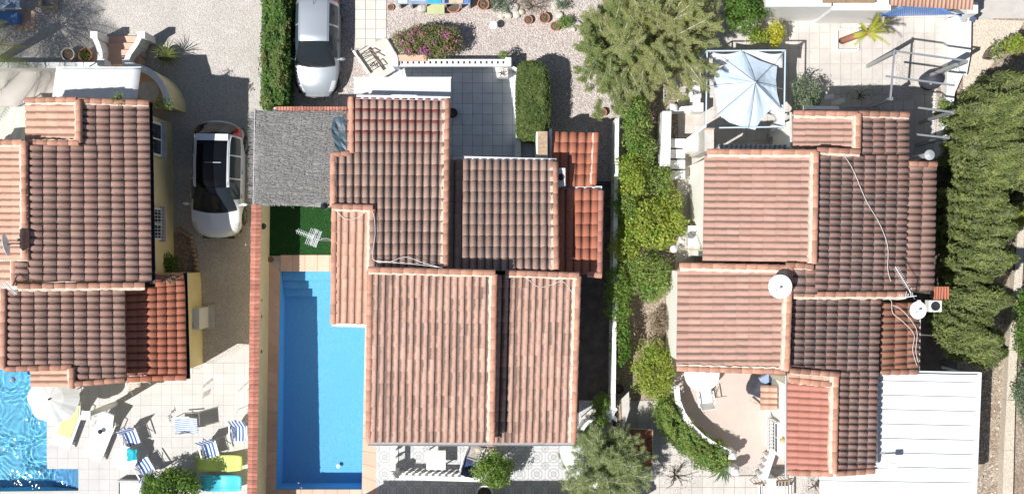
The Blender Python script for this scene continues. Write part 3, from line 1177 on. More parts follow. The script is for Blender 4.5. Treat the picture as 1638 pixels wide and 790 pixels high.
# patterned terrace south of the middle house
paving("terrace", [(602, 690), (926, 690), (926, 825), (602, 825)], 12, 5, .02, "pattern_tile", "white_paint", gap=.01, uvmap=True)
paving("side_terrace", [(926, 640), (980, 640), (980, 800), (926, 800)], 2, 6, .02, "pattern_tile", "white_paint", gap=.01, uvmap=True)

# --- middle pool
def pool(name, poly, depth, wl, mat, wmat, slope=0.0, nwater=1, wave=0.0):
    b = MB()
    n = len(poly)
    bot = [zat(p, -depth - slope * max(0, (poly[0].y - p.y)) / 8.0) for p in poly]
    top = [zat(p, .01) for p in poly]
    for i in range(n):
        j = (i + 1) % n
        b.poly([top[i], top[j], bot[j], bot[i]])
    b.poly(bot)
    o = b.build(name + "_basin", mat, kind="structure")
    return o


pool("pool", POOL_M, .85, -.08, "pool_mosaic", None, slope=.35)
MB().poly([zat(p, -.07) for p in POOL_M]).build("pool_water", "still_water", kind="structure")
# entry steps at the north end
st = MB()
for k, (y0, y1, z) in enumerate(((434, 449, -.28), (449, 462, -.46), (462, 475, -.65))):
    st.prism([zat(P(449.6 - k * .3, y0 + .4), z), zat(P(585.5, y0 + .4), z), zat(P(585.5, y1), z), zat(P(449 - k * .3, y1), z)], -1.0)
st.build("pool_steps", "pool_mosaic", kind="structure")
# coping: peach slabs round the pool
cp = MB()
out = [P(424, 408), P(606, 408), P(603, 792), P(419, 792)]
for i in range(4):
    j = (i + 1) % 4
    cp.poly([zat(out[i], .006), zat(out[j], .006), zat(POOL_M[j], .006), zat(POOL_M[i], .006)])
cpo = cp.build("pool_surround", "grout_pale", kind="structure")


def slab_run(a, b, c, d, n, z, mat, parent, name="coping_slab", th=.03, gap=.006):
    """N slabs between edge a-b and edge d-c"""
    for i in range(n):
        s0, s1 = i / n, (i + 1) / n
        g = gap / max(.01, (b - a).length)
        q = [a.lerp(b, s0 + g), a.lerp(b, s1 - g), d.lerp(c, s1 - g), d.lerp(c, s0 + g)]
        m = MB().prism([zat(p, z) for p in q], z - th)
        o = m.build(name, mat, parent)
        o['tint'] = random.random()


pm = POOL_M
slab_run(out[0], out[3], pm[3] + Vector((-.01, 0, 0)), pm[0] + Vector((-.01, 0, 0)), 17, .036, "peach_coping", cpo)
slab_run(out[1], out[2], pm[2], pm[1], 17, .036, "peach_coping", cpo)
slab_run(P(449, 408), P(586, 408), pm[1], pm[0], 7, .037, "peach_coping", cpo)
slab_run(P(442, 792), P(579, 792), pm[2], pm[3], 7, .037, "peach_coping", cpo)
sheet("artificial_lawn_base", [(424, 320), (536, 320), (536, 409), (424, 409)], .012, "turf_base")

# --- left side
paving("pool_terrace", [(76, 580), (408, 580), (408, 800), (76, 800)], 20, 13, .012, "pale_slab", "grout_terrace", gap=.005, poly=[(75, 560), (320, 590), (405, 548), (405, 800), (128, 800), (128, 741), (75, 741)], jit=.0006)
sheet("pool_edge", [(-140, 580), (130, 580), (75, 591), (-140, 589)], .014, "pale_slab")
sheet("pool_edge", [(-140, 787), (128, 784), (200, 830), (-140, 830)], .014, "pale_slab")
pool("pool", POOL_L, 1.0, -.08, "pool_mosaic_pale", None)
st = MB()
for k in range(6):
    x1 = 128 - k * 9.5
    z = -.18 - .14 * k
    st.prism([zat(P(x1 - 9.2, 742.4), z), zat(P(x1 - .3, 742.4), z), zat(P(x1 - .3, 782.5), z), zat(P(x1 - 9.2, 782.5), z)], -1.0)
st.build("pool_steps", "pool_mosaic", kind="structure")
# rippled water: a real wave surface
nx, ny = 330, 260
X0, X1 = P(-120, 0).x, P(128, 0).x
Y0, Y1 = P(0, 787).y, P(0, 590).y
from mathutils import noise as mn
gx = np.linspace(X0, X1, nx)
gy = np.linspace(Y0, Y1, ny)
vv = np.zeros((nx * ny, 3))
k = 0
for i, x in enumerate(gx):
    for j, y in enumerate(gy):
        q = Vector((x * 3.3, y * 3.3, 0))
        q += Vector((mn.noise(Vector((x * 1.2, y * 1.2, 4))), mn.noise(Vector((x * 1.2, y * 1.2, 9))), 0)) * 1.3
        near = math.exp(-(((x - P(20, 0).x) / 2.6) ** 2 + ((y - P(0, 770).y) / 2.2) ** 2))
        h = (mn.noise(q * .9) * .0080 + mn.noise(q * 1.8) * .0050 + mn.noise(q * 3.2) * .0012) * (.75 + .7 * near)
        vv[k] = (x, y, -.09 + h)
        k += 1
ff = []
for i in range(nx - 1):
    for j in range(ny - 1):
        cx, cy = 819 + gx[i] * S, 395 - gy[j] * S
        if cx > 75 and cy < 742:
            continue
        a = i * ny + j
        ff.append((a, a + ny, a + ny + 1, a + 1))
wo = arr_mesh("pool_water", vv, np.array(ff), "rippled_water", kind="structure")
wo.data.polygons.foreach_set("use_smooth", [True] * len(wo.data.polygons))
wo.cycles.is_caustics_caster = True
for o in bpy.data.objects:
    if o.name in ("pool_basin.001", "pool_steps.001"):
        o.cycles.is_caustics_receiver = True

# upper garden of the left house
sheet("upper_terrace", [(-140, 108), (230, 108), (285, 130), (290, 200), (-140, 260)], .012, "paver")
# --- right side
paving("right_patio", [(1110, -20), (1545, -20), (1545, 250), (1110, 250)], 26, 11, .02, "paver", "grout_pale", gap=.014, piece="paver", poly=[(1180, -20), (1552, -20), (1520, 150), (1490, 300), (1080, 300), (1080, 80), (1110, 40)])
sheet("balcony_floor", [(1070, 570), (1260, 570), (1260, 745), (1180, 745), (1110, 690), (1075, 640)], .090, "balcony_tile")
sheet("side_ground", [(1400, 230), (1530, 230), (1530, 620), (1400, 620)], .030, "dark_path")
sheet("bank", [(1520, 60), (1800, -60), (1800, 860), (1480, 860), (1500, 300)], .010, "earth")
sheet("corner_paving", [(1555, -60), (1800, -60), (1800, 30), (1560, 30)], .022, "paver")
sheet("dirt_yard", [(1540, 30), (1638, 34), (1620, 70), (1540, 150)], .018, "earth_pale")

# ---------------------------------------------------------------- plants
rng = np.random.default_rng(11)


def leaf_quads(pts, nrm, size, aspect=.45, spread=.9, fold=.0, tint=None, along=None):
    """a small pointed leaf at each point, roughly facing NRM (random within SPREAD)"""
    n = len(pts)
    d = nrm + rng.normal(0, spread, (n, 3))
    d /= np.linalg.norm(d, axis=1, keepdims=True) + 1e-9
    a = (rng.normal(0, 1, (n, 3)) if along is None else along + rng.normal(0, .25, (n, 3)))
    a -= d * np.sum(a * d, axis=1, keepdims=True)
    a /= np.linalg.norm(a, axis=1, keepdims=True) + 1e-9
    b = np.cross(d, a)
    s = size * rng.uniform(.6, 1.3, (n, 1))
    L = a * s * .5
    W = b * s * .5 * aspect
    v = np.stack([pts - L, pts + W + d * s * fold, pts + L, pts - W + d * s * fold], axis=1).reshape(-1, 3)
    f = np.arange(4 * n).reshape(-1, 4)
    t = np.repeat(rng.random(n) if tint is None else np.clip(tint + rng.normal(0, .18, n), 0, 1), 4)
    return v, f, t


def join(parts):
    vs_, fs, ts, o = [], [], [], 0
    for v, f, t in parts:
        vs_.append(v)
        fs.append(f + o)
        ts.append(t)
        o += len(v)
    return np.concatenate(vs_), np.concatenate(fs), np.concatenate(ts)


def sphere_dirs(n, up=-.2):
    d = rng.normal(0, 1, (int(n * 2.2) + 20, 3))
    d /= np.linalg.norm(d, axis=1, keepdims=True)
    return d[d[:, 2] > up][:n]


def clump_leaves(centres, radii, per, size, aspect=.45, spread=.7, tv=.2):
    parts = []
    for c, r in zip(centres, radii):
        k = max(6, int(per * (r / .3) ** 2))
        d = sphere_dirs(k, -.6)
        k = len(d)
        rr = r * rng.uniform(.55, 1.05, (k, 1))
        p = np.array(c) + d * rr * np.array([1, 1, .8])
        base = rng.uniform(.5 - tv, .5 + tv)
        parts.append(leaf_quads(p, d + np.array([0, 0, .4]), size, aspect, spread, tint=np.full(k, base)))
    return join(parts)


def limbs(mb, base, tips, r, n=4, bend=.15):
    base = Vector(base)
    for t in tips:
        t = Vector(t)
        m = base.lerp(t, .5) + Vector((random.uniform(-bend, bend), random.uniform(-bend, bend), random.uniform(0, bend)))
        mb.tube([base, base.lerp(m, .6), m, m.lerp(t, .6), t], r, 5, r1=r * .2, caps=False)


def bush(name, label, cat, px, py, rx, ry, h, mat, per=90, leaf=.09, nclump=None, group=None, trunk=True, bark="bark", zbase=0.0, flat=.8, poly=None, extra=None, cr=None, aspect=.5):
    """a rounded shrub or small tree: clumps of leaves over an ellipsoid of the photographed outline (pixels at mid height)"""
    zc = zbase + h * .55
    c = P(px, py, zc)
    k = (H - zc) / H / S
    ax, ay = rx * k, ry * k
    t = thing(name, label, cat, P(px, py, zc) * 1.0 + Vector((0, 0, zbase - zc)), group=group)
    cr = cr or max(.16, min(ax, ay) * .33)
    n = nclump or int(10 + 7.5 * ax * ay / (cr * cr))
    cs, rs = [], []
    for d in sphere_dirs(n, -.35):
        q = rng.uniform(.55, 1.0)
        p = c + Vector((d[0] * (ax - cr * .5) * q, d[1] * (ay - cr * .5) * q, d[2] * h * .42 * q * flat))
        if poly:
            kk = H * S / (H - p.z)
            if not inpoly(819 + p.x * kk, 395 - p.y * kk, poly):
                continue
        cs.append(p)
        rs.append(cr * rng.uniform(.65, 1.15))
    v, f, tt = clump_leaves(cs, rs, per, leaf, aspect)
    arr_mesh("crown", v, f, mat, parent=t, tint=tt)
    if trunk:
        mb = MB()
        b0 = Vector((c.x, c.y, zbase - .02))
        limbs(mb, b0, [cs[i] for i in range(0, len(cs), max(1, len(cs) // 9))], max(.02, h * .025), bend=.1)
        mb.build("trunk", bark, t, smooth=True)
    return t, cs


def hedge(name, label, px_poly, z, mat, n, leaf, round_=.25, zbase=0.0, cat="hedge", per=60, inner="leaf_hedge", group=None, jag=.05):
    """a clipped hedge: leaves over a solid body whose top shows at these pixels"""
    top = [P(x, y, z) for x, y in px_poly]
    a = sum((top[i].x * top[(i + 1) % len(top)].y - top[(i + 1) % len(top)].x * top[i].y) for i in range(len(top)))
    if a < 0:
        top.reverse()
    cx = sum((p for p in top), Vector()) / len(top)
    t = thing(name, label, cat, Vector((cx.x, cx.y, zbase)), group=group)
    xs_ = [p.x for p in top]
    ys_ = [p.y for p in top]
    pl = [(p.x, p.y) for p in top]
    pts, nr = [], []
    while len(pts) < n:
        x, y = rng.uniform(min(xs_), max(xs_)), rng.uniform(min(ys_), max(ys_))
        if not inpoly(x, y, pl):
            continue
        dd = 9
        for i in range(len(pl)):
            x1, y1 = pl[i]
            x2, y2 = pl[(i + 1) % len(pl)]
            L = math.hypot(x2 - x1, y2 - y1)
            u = max(0, min(1, ((x - x1) * (x2 - x1) + (y - y1) * (y2 - y1)) / (L * L + 1e-9)))
            e = math.hypot(x - x1 - u * (x2 - x1), y - y1 - u * (y2 - y1))
            dd = min(dd, e)
        drop = round_ * (1 - min(1, dd / round_)) ** 2 if round_ else 0
        lump = jag * 2.2 * vnoise(x * 3.1, y * 3.1, 5) + jag * vnoise(x * 9, y * 9, 2)
        pts.append((x, y, z - drop + lump + rng.uniform(-jag, jag * .6)))
        nr.append((0, 0, 1))
    # flanks
    m = int(n * .9)
    per_ = [((Vector((*pl[(i + 1) % len(pl)], 0)) - Vector((*pl[i], 0))).length) for i in range(len(pl))]
    tot = sum(per_)
    for i in range(len(pl)):
        e = Vector((*pl[(i + 1) % len(pl)], 0)) - Vector((*pl[i], 0))
        o_ = Vector((e.y, -e.x, 0)).normalized()
        for _ in range(int(m * per_[i] / tot)):
            u = rng.random()
            zz = rng.uniform(zbase + .05, z - round_ * .5)
            p = Vector((*pl[i], 0)) + e * u + o_ * (jag * 1.5 * vnoise((pl[i][0] + e.x * u) * 3, zz * 3 + e.y * u, 8) + rng.uniform(-jag, jag))
            pts.append((p.x, p.y, zz))
            nr.append(tuple(o_))
    pts = np.array(pts)
    tint = np.array([.5 + .3 * vnoise(p[0] * 2, p[1] * 2, 1) for p in pts])
    v, f, tt = leaf_quads(pts, np.array(nr, dtype=float), leaf, .5, .75, tint=tint)
    arr_mesh("foliage", v, f, mat, parent=t, tint=tt)
    mb = MB()
    c2 = cx
    mb.prism([zat(p.lerp(c2, .0) + (c2 - p).normalized() * (.10 + round_ * .35), z - .10 - round_ * .4) for p in top], zbase)
    mb.build("branches", inner, t)
    return t


def feather_tree(name, label, px, py, spread_px, h, mat, nb=26, seed=1, needles=420, leaf=.16, cut=None, bark="pale_bark", squash=1.0, zmin=.35, cat="tree", twig=.016, br=.028):
    """an open, fine-leaved tree: pale branches fanning out, each lined with short narrow sprays"""
    c = P(px, py, h * .5)
    base = Vector((c.x, c.y, 0))
    t = thing(name, label, cat, base)
    r_ = spread_px / S * (H - h) / H
    rd = random.Random(seed)
    mb = MB()
    parts = []
    top = Vector((c.x, c.y, h * .45))
    mb.tube([base, base.lerp(top, .5) + Vector((.1, .05, 0)), top], .13, 8, r1=.09)
    for i in range(nb):
        a = 2 * math.pi * (i + rd.random() * .8) / nb * 2.4
        q = rd.uniform(.35, 1.0)
        el = h * rd.uniform(zmin, 1.0) if q < .8 else h * rd.uniform(zmin, .8)
        tip = Vector((c.x + math.cos(a) * r_ * q, c.y + math.sin(a) * r_ * q * squash, el))
        if cut:
            kk = H * S / (H - tip.z)
            if not inpoly(819 + tip.x * kk, 395 - tip.y * kk, cut):
                continue
        mid = top.lerp(tip, .5) + Vector((rd.uniform(-.2, .2), rd.uniform(-.2, .2), rd.uniform(.1, .5)))
        t0 = top.lerp(base, rd.uniform(0, .6)) if rd.random() < .5 else top
        pts = [t0, t0.lerp(mid, .5), mid, mid.lerp(tip, .55) + Vector((0, 0, .08)), tip]
        mb.tube(pts, br, 5, r1=.006, caps=False)
        # side twigs
        for k in range(14):
            u = rd.uniform(0, 1) ** .8
            s0 = t0.lerp(mid, .3 + u * 1.4) if u < .5 else mid.lerp(tip, u * 2 - 1)
            d = (tip - mid).normalized()
            sd = Vector((d.x + rd.uniform(-1, 1), d.y + rd.uniform(-1, 1), rd.uniform(-.1, .7))).normalized()
            ln = rd.uniform(.35, .95) * r_ * .28
            e = s0 + sd * ln
            mb.tube([s0, s0.lerp(e, .5) + Vector((0, 0, .03)), e], twig * .6, 4, r1=.003, caps=False)
            n = int(needles * ln)
            us = rng.random(n) ** .8
            p = np.array(s0) + np.outer(us, np.array(e - s0)) + rng.normal(0, .035 + .03 * (1 - us[:, None]), (n, 3))
            al = np.tile(np.array(sd), (n, 1)) + rng.normal(0, .45, (n, 3))
            parts.append(leaf_quads(p, np.tile(np.array([0, 0, 1.0]), (n, 1)), leaf, .17, .5, along=al, tint=np.full(n, .3 + .4 * rd.random())))
    v, f, tt = join(parts)
    arr_mesh("crown", v, f, mat, parent=t, tint=tt)
    mb.build("trunk", bark, t, smooth=True)
    return t


def rosette(mb, c, n, L, w=.03, lift=.6, droop=.3, rd=random):
    """narrow arching leaves from one point"""
    c = Vector(c)
    for i in range(n):
        a = 2 * math.pi * (i + rd.random() * .6) / n
        l = L * rd.uniform(.65, 1.1)
        d = Vector((math.cos(a), math.sin(a), 0))
        s = Vector((-d.y, d.x, 0)) * w * .5
        up = lift * rd.uniform(.5, 1.3)
        p0, p1, p2 = c, c + d * l * .5 + Vector((0, 0, up * l * .6)), c + d * l + Vector((0, 0, (up * .6 - droop) * l))
        k = len(mb.v)
        mb.v += [p0 - s * .6, p0 + s * .6, p1 + s, p1 - s, p2]
        mb.f += [(k, k + 1, k + 2, k + 3), (k + 3, k + 2, k + 4)]


def palm(name, label, loc, h, n, L, cat="palm tree", seed=3, mat="leaf_palm"):
    t = thing(name, label, cat, loc)
    rd = random.Random(seed)
    base = Vector(loc)
    head = base + Vector((0, 0, h))
    mb = MB()
    mb.lathe(base, [(.22, 0), (.17, .3), (.15, h * .5), (.17, h)], 12)
    mb.build("trunk", "bark", t, smooth=True)
    for i in range(n):
        a = 2 * math.pi * (i + rd.random() * .5) / n
        l = L * rd.uniform(.8, 1.1)
        up = rd.uniform(.15, .9)
        d = Vector((math.cos(a), math.sin(a), 0))
        pts = [head + d * l * u + Vector((0, 0, up * l * u - (up * .8 + .45) * l * u * u)) for u in (0, .15, .3, .45, .6, .75, .9, 1)]
        fb = MB()
        fb.tube(pts, .018, 4, r1=.005, caps=False)
        m = 46
        for k in range(m):
            u = .12 + .88 * k / m
            x = u * 7
            j = min(6, int(x))
            p = pts[j].lerp(pts[j + 1], x - j)
            tg = (pts[j + 1] - pts[j]).normalized()
            sd = tg.cross(Vector((0, 0, 1))).normalized()
            ll = L * .24 * math.sin(math.pi * min(1, .15 + u * .9)) + .08
            for sg in (-1, 1):
                e = p + (sd * sg + tg * .8 + Vector((0, 0, -.25))).normalized() * ll
                wv = tg * .018
                fb.poly([p - wv, p + wv, e])
        fo = fb.build("frond", mat, t)
        fo['tint'] = rd.random()
    return t


# --- clipped hedge of the middle garden and the one along the drive
hedge("hedge", "rounded clipped green hedge block at the right end of the white patio", [(831, 104), (838, 98), (852, 97), (866, 100), (874, 108), (877, 130), (878, 170), (877, 200), (872, 214), (855, 222), (838, 221), (830, 214), (829, 170), (829, 125)], 1.75, "leaf_hedge", 15000, .075, .22)
hedge("hedge", "long ragged hedge strip between the gravel drive and the silver car", [(420, -20), (459, -20), (456, 60), (453, 165), (448, 172), (418, 170), (419, 90)], 1.5, "leaf_hedge_strip", 16000, .10, .12, jag=.11)
t, cs = bush("bougainvillea", "round bougainvillea bush with purple flowers by the white patio wall", "bush", 685, 67, 57, 30, 1.5, "leaf_boug", per=120, leaf=.08, nclump=170, cr=.25)
for c, mt, n in ((("petal_pink"), "petal_pink", 46), ("leaf_bract", "leaf_bract", 60)):
    sel = [cs[i] for i in rng.choice(len(cs), n)]
    sel = [s + Vector((random.uniform(-.1, .1), random.uniform(-.1, .1), .2)) for s in sel if mt != "petal_pink" or s.x < P(690, 0, 1).x or random.random() < .3]
    v, f, tt = clump_leaves(sel, [random.uniform(.06, .13) for _ in sel], 110, .06, .8)
    arr_mesh("blossom", v, f, mt, parent=t, tint=tt)

# --- the big feathery tree and the shrubs along the lane
feather_tree("feathery_tree", "large feathery olive green tree with pale twigs at the top of the lane", 1048, 60, 118, 4.2, "leaf_olive", nb=110, seed=4, needles=560, leaf=.085, squash=.95)
feather_tree("feathery_tree", "smaller drooping feathery tree overhanging the pink gravel yard", 975, 85, 62, 3.6, "leaf_green_feather", nb=64, seed=9, needles=560, leaf=.085, squash=1.75)
bush("shrub", "bright green leafy shrub under the feathery tree, beside the white wall top", "shrub", 1016, 195, 26, 60, 2.2, "leaf_mixed", leaf=.10, per=80)
bush("shrub", "loose bright green shrub in the lane beside the orange tiled roofs", "shrub", 1010, 285, 30, 45, 2.3, "leaf_lime", leaf=.11, per=70)
bush("shrub", "spreading green shrub reaching towards the cream wall of the right house", "shrub", 1048, 290, 34, 28, 2.0, "leaf_mixed", leaf=.10, per=60)
bush("shrub", "wide bright green shrub under the globe lamp", "shrub", 1045, 360, 58, 42, 2.4, "leaf_lime", leaf=.11, per=75)
bush("shrub", "dense yellow green shrub left of the long cream ridge, below the globe lamp", "shrub", 1040, 440, 42, 42, 2.2, "leaf_mixed", leaf=.09, per=80)
bush("oleander", "blue green oleander shrub against the shaded side path", "shrub", 990, 470, 24, 62, 2.1, "leaf_citrus", leaf=.13, per=70, aspect=.3)
bush("dry_shrub", "dry brown shrub squeezed between green shrubs in the lane", "shrub", 1054, 515, 16, 26, 1.4, "leaf_dry", leaf=.12, per=60, aspect=.2)
bush("shrub", "dark green shrub at the white fence end, above the round dark pot", "shrub", 992, 545, 20, 44, 1.8, "leaf_ficus", leaf=.1, per=70)
bush("shrub", "round bright green shrub outside the curved balustrade", "shrub", 1046, 592, 36, 54, 1.9, "leaf_lime", leaf=.09, per=85)
hedge("hedge", "green hedge curling round the foot of the curved balustrade terrace", [(1056, 650), (1072, 640), (1092, 672), (1116, 696), (1146, 712), (1164, 726), (1160, 744), (1146, 756), (1122, 742), (1090, 718), (1064, 690)], 1.15, "leaf_mixed", 9000, .09, .2, jag=.16)
bush("oleander", "leafy oleander growing in the shaded path by the white fence", "shrub", 962, 655, 18, 30, 1.7, "leaf_citrus", leaf=.14, per=60, aspect=.25)
feather_tree("feathery_tree", "feathery green tree at the bottom, over the white sail and rusty table", 968, 748, 76, 3.0, "leaf_feather", nb=85, seed=21, needles=260, leaf=.09, squash=1.0, br=.014, bark="pale_bark")
bush("orange_tree", "small round orange tree growing from a pot at the terrace edge", "tree", 790, 749, 36, 33, 2.2, "leaf_citrus", leaf=.10, per=100)
bush("bare_bush", "thin leafless bush standing in for a shadow pattern on the paving left of the agave", "bush", 1085, 765, 34, 30, 1.2, "leaf_dry", leaf=.05, per=7, nclump=60)  # bush added where a shadow pattern lies on the paving
bush("ficus", "dense bright green round bush beside the turquoise sunbed", "bush", 274, 778, 50, 33, 2.2, "leaf_ficus", leaf=.11, per=110)
bush("shrub", "shaded green shrub between the yellow wall and the stone edging", "shrub", 263, 425, 22, 26, 1.5, "leaf_ficus", leaf=.13, per=55)
bush("shrub", "green shrub filling the lane between the two lime shrubs", "shrub", 1000, 330, 26, 34, 2.1, "leaf_mixed", leaf=.10, per=70)
bush("shrub", "fine leaved green shrub hanging over the white wall, left of the globe lamp", "shrub", 998, 395, 26, 36, 2.2, "leaf_lime", leaf=.09, per=70)
bush("shrub", "pale green shrub below the clothes rack in the lane", "shrub", 1028, 240, 24, 34, 1.9, "leaf_mixed", leaf=.09, per=60)
bush("shrub", "small leafy shrub touching the white stepped piers", "shrub", 1070, 325, 26, 30, 1.9, "leaf_lime", leaf=.09, per=50)
# --- garden top middle
bush("lavender", "grey green round bush among the pots at the top edge", "bush", 800, 5, 20, 20, .8, "leaf_grey", leaf=.06, per=80)
bush("dry_shrub", "brown twiggy dry shrub between the pale rocks at the top edge", "shrub", 853, 6, 32, 20, .7, "leaf_dry", leaf=.07, per=60, aspect=.2)
bush("shrub", "small olive shrub behind the upright pale rock", "shrub", 900, 8, 12, 10, .6, "leaf_grey", leaf=.06, per=60)
bush("shrub", "low bright green fern like plant beside the terracotta bowls", "shrub", 905, 36, 17, 10, .5, "leaf_mixed", leaf=.12, per=60, aspect=.2)
bush("shrub", "tiny plant on the white balustrade corner", "plant", 866 - 2, 90 - 1, 7, 6, 1.1, "leaf_mixed", leaf=.07, per=60) if False else bush("shrub", "small pale green plant behind the white balustrade", "plant", 806, 90, 10, 8, 1.3, "leaf_mixed", leaf=.07, per=70)
# --- right garden
bush("dark_tree", "dark shaded tree crown right of the feathery tree at the top edge", "tree", 1190, 18, 38, 36, 3.4, "leaf_ficus", leaf=.10, per=90)
bush("shrub", "yellow green shrub behind the fabric gazebo", "shrub", 1240, 55, 16, 24, 1.5, "leaf_yellow", leaf=.09, per=70)
bush("shrub", "bright green low shrub left of the yellow green one, behind the gazebo", "shrub", 1212, 58, 22, 15, 1.3, "leaf_lime", leaf=.09, per=70)
bush("shrub", "grey green shrub right of the gazebo, above the small pink roof", "shrub", 1290, 148, 28, 30, 1.8, "leaf_grey", leaf=.09, per=65)
bush("bare_bush", "sparse twiggy rose bush on the patio above the dark roof", "bush", 1382, 150, 38, 14, 1.0, "leaf_grey", leaf=.06, per=14, nclump=50)
bush("bare_bush", "bare twiggy bush below the salmon tiled roof", "bush", 1310, 782, 30, 16, 1.0, "leaf_dry", leaf=.05, per=9, nclump=50)
bush("shrub", "green shrub squeezed between the white wall and the pergola bed", "shrub", 1508, 180, 9, 26, 1.3, "leaf_mixed", leaf=.09, per=60)

# --- the cypress row: columnar trees leaning only through perspective
def cypress_mesh(h, r, n, seed):
    g = np.random.default_rng(seed)
    u = g.random(n) ** .75
    z = .15 + u * (h - .15)
    prof = r * np.clip(np.sin(np.pi * np.clip((z / h) * .78 + .19, 0, 1)) ** .8, 0, 1) * (1 - .25 * (z / h) ** 4)
    a = g.random(n) * 2 * np.pi
    lump = 1 + .26 * np.sin(a * 3 + z * 1.3) + .24 * np.sin(a * 8 - z * 1.7) + .1 * np.sin(a * 15 + z * 5)
    rr = prof * lump * g.uniform(.72, 1.08, n)
    p = np.stack([np.cos(a) * rr, np.sin(a) * rr, z], 1)
    out = np.stack([np.cos(a), np.sin(a), np.full(n, .25)], 1)
    al = np.stack([np.cos(a) * .55, np.sin(a) * .55, np.full(n, 1.0)], 1)
    ti = .5 + .3 * np.sin(a * 3 + z * 2.3)
    return leaf_quads(p, out, .20, .22, .55, along=al, tint=ti)


cyp = []
for k, (h, r, n) in enumerate(((6.2, .62, 21000), (5.2, .55, 17000), (3.9, .5, 12000))):
    t = thing("cypress", "x", "cypress tree", (0, 0, 0), world=False)
    v, f, tt = cypress_mesh(h, r, n, k + 5)
    arr_mesh("crown", v, f, "leaf_cypress", parent=t, tint=tt)
    MB().tube([(0, 0, -.05), (.02, 0, h * .4), (0, 0, h * .85)], .09, 7, r1=.02).build("trunk", "bark", t, smooth=True)
    cyp.append(t)
cyspots = []
for i in range(11):
    py = 196 + i * 21.5
    cyspots.append((1524 + 5 * math.sin(i * 1.9) - (6 if i > 5 else 0), py, 0 if i < 5 else 1))
cyspots += [(1548, 172, 0), (1572, 196, 0), (1598, 176, 0), (1560, 232, 0), (1566, 276, 0), (1592, 232, 0), (1596, 280, 1), (1616, 210, 0), (1630, 250, 1), (1624, 160, 0), (1574, 318, 2), (1512, 440, 2), (1516, 470, 1), (1510, 500, 2), (1514, 528, 1), (1526, 548, 2), (1498, 516, 2)]
cyspots.sort(key=lambda q: (round(q[1] / 30), q[0]))
names = ["dense cypress tree in the row beside the right house, %s"]
for i, (x, y, k) in enumerate(cyspots):
    c = place(cyp[k], P(x, y), random.uniform(0, 6.28), "dark green columnar cypress in the dense row between the right house and the dirt path")
    rank = len(cyspots) - 1 - i
    if rank < 6:
        c['label'] = ("lowest cypress of the row, just above the white carport", "second cypress from the carport end of the row", "third cypress from the carport end of the row",
                      "fourth cypress from the carport end of the row", "fifth cypress from the carport end of the row", "sixth cypress from the carport end of the row")[rank]
    c['group'] = "cypress trees in the row right of the right house"
    sc_ = random.uniform(.88, 1.12)
    c.scale = (sc_ * random.uniform(.95, 1.15), sc_, sc_)
for t in cyp:
    for ch in list(t.children):
        bpy.data.objects.remove(ch)
    bpy.data.objects.remove(t)
bush("shrub", "bright green shrub at the right edge above the dirt path", "shrub", 1632, 345, 12, 24, 1.5, "leaf_lime", leaf=.09, per=80)
bush("shrub", "yellow green shrub top right, at the start of the cypress row", "shrub", 1622, 72, 26, 16, 1.6, "leaf_lime", leaf=.1, per=80)
bush("shrub", "dark green bush at the right edge beside the pale path, upper one", "shrub", 1640, 520, 22, 60, 1.8, "leaf_ficus", leaf=.1, per=70)
bush("shrub", "grey green bush at the right edge beside the pale path, lower one", "shrub", 1642, 630, 24, 58, 1.7, "leaf_grey", leaf=.09, per=60)
bush("creeper", "slim green creeper shoot leaning over the dirt yard", "creeper", 1592, 85, 6, 20, 1.9, "leaf_mixed", leaf=.08, per=50, trunk=True)
palm("palm_tree", "tall palm mostly outside the picture, its frond tips by the low white wall", P(-20, 108), 4.7, 21, 3.1)
palm("palm_tree", "second palm outside the picture, shading the top left corner", P(-70, 80), 5.0, 22, 3.0, seed=8)

# ---------------------------------------------------------------- cars
def spline(xs, ys, x):
    """smooth interpolation through the points (monotone-ish cubic)"""
    n = len(xs)
    for i in range(n - 1):
        if x <= xs[i + 1] or i == n - 2:
            break
    def m(j):
        if j <= 0 or j >= n - 1:
            return 0.0 if j <= 0 else 0.0
        a = (ys[j] - ys[j - 1]) / (xs[j] - xs[j - 1])
        b = (ys[j + 1] - ys[j]) / (xs[j + 1] - xs[j])
        return 0 if a * b <= 0 else 2 * a * b / (a + b)
    h = xs[i + 1] - xs[i]
    t = max(0, min(1, (x - xs[i]) / h))
    return (2 * t ** 3 - 3 * t * t + 1) * ys[i] + (t ** 3 - 2 * t * t + t) * h * m(i) + (-2 * t ** 3 + 3 * t * t) * ys[i + 1] + (t ** 3 - t * t) * h * m(i + 1)


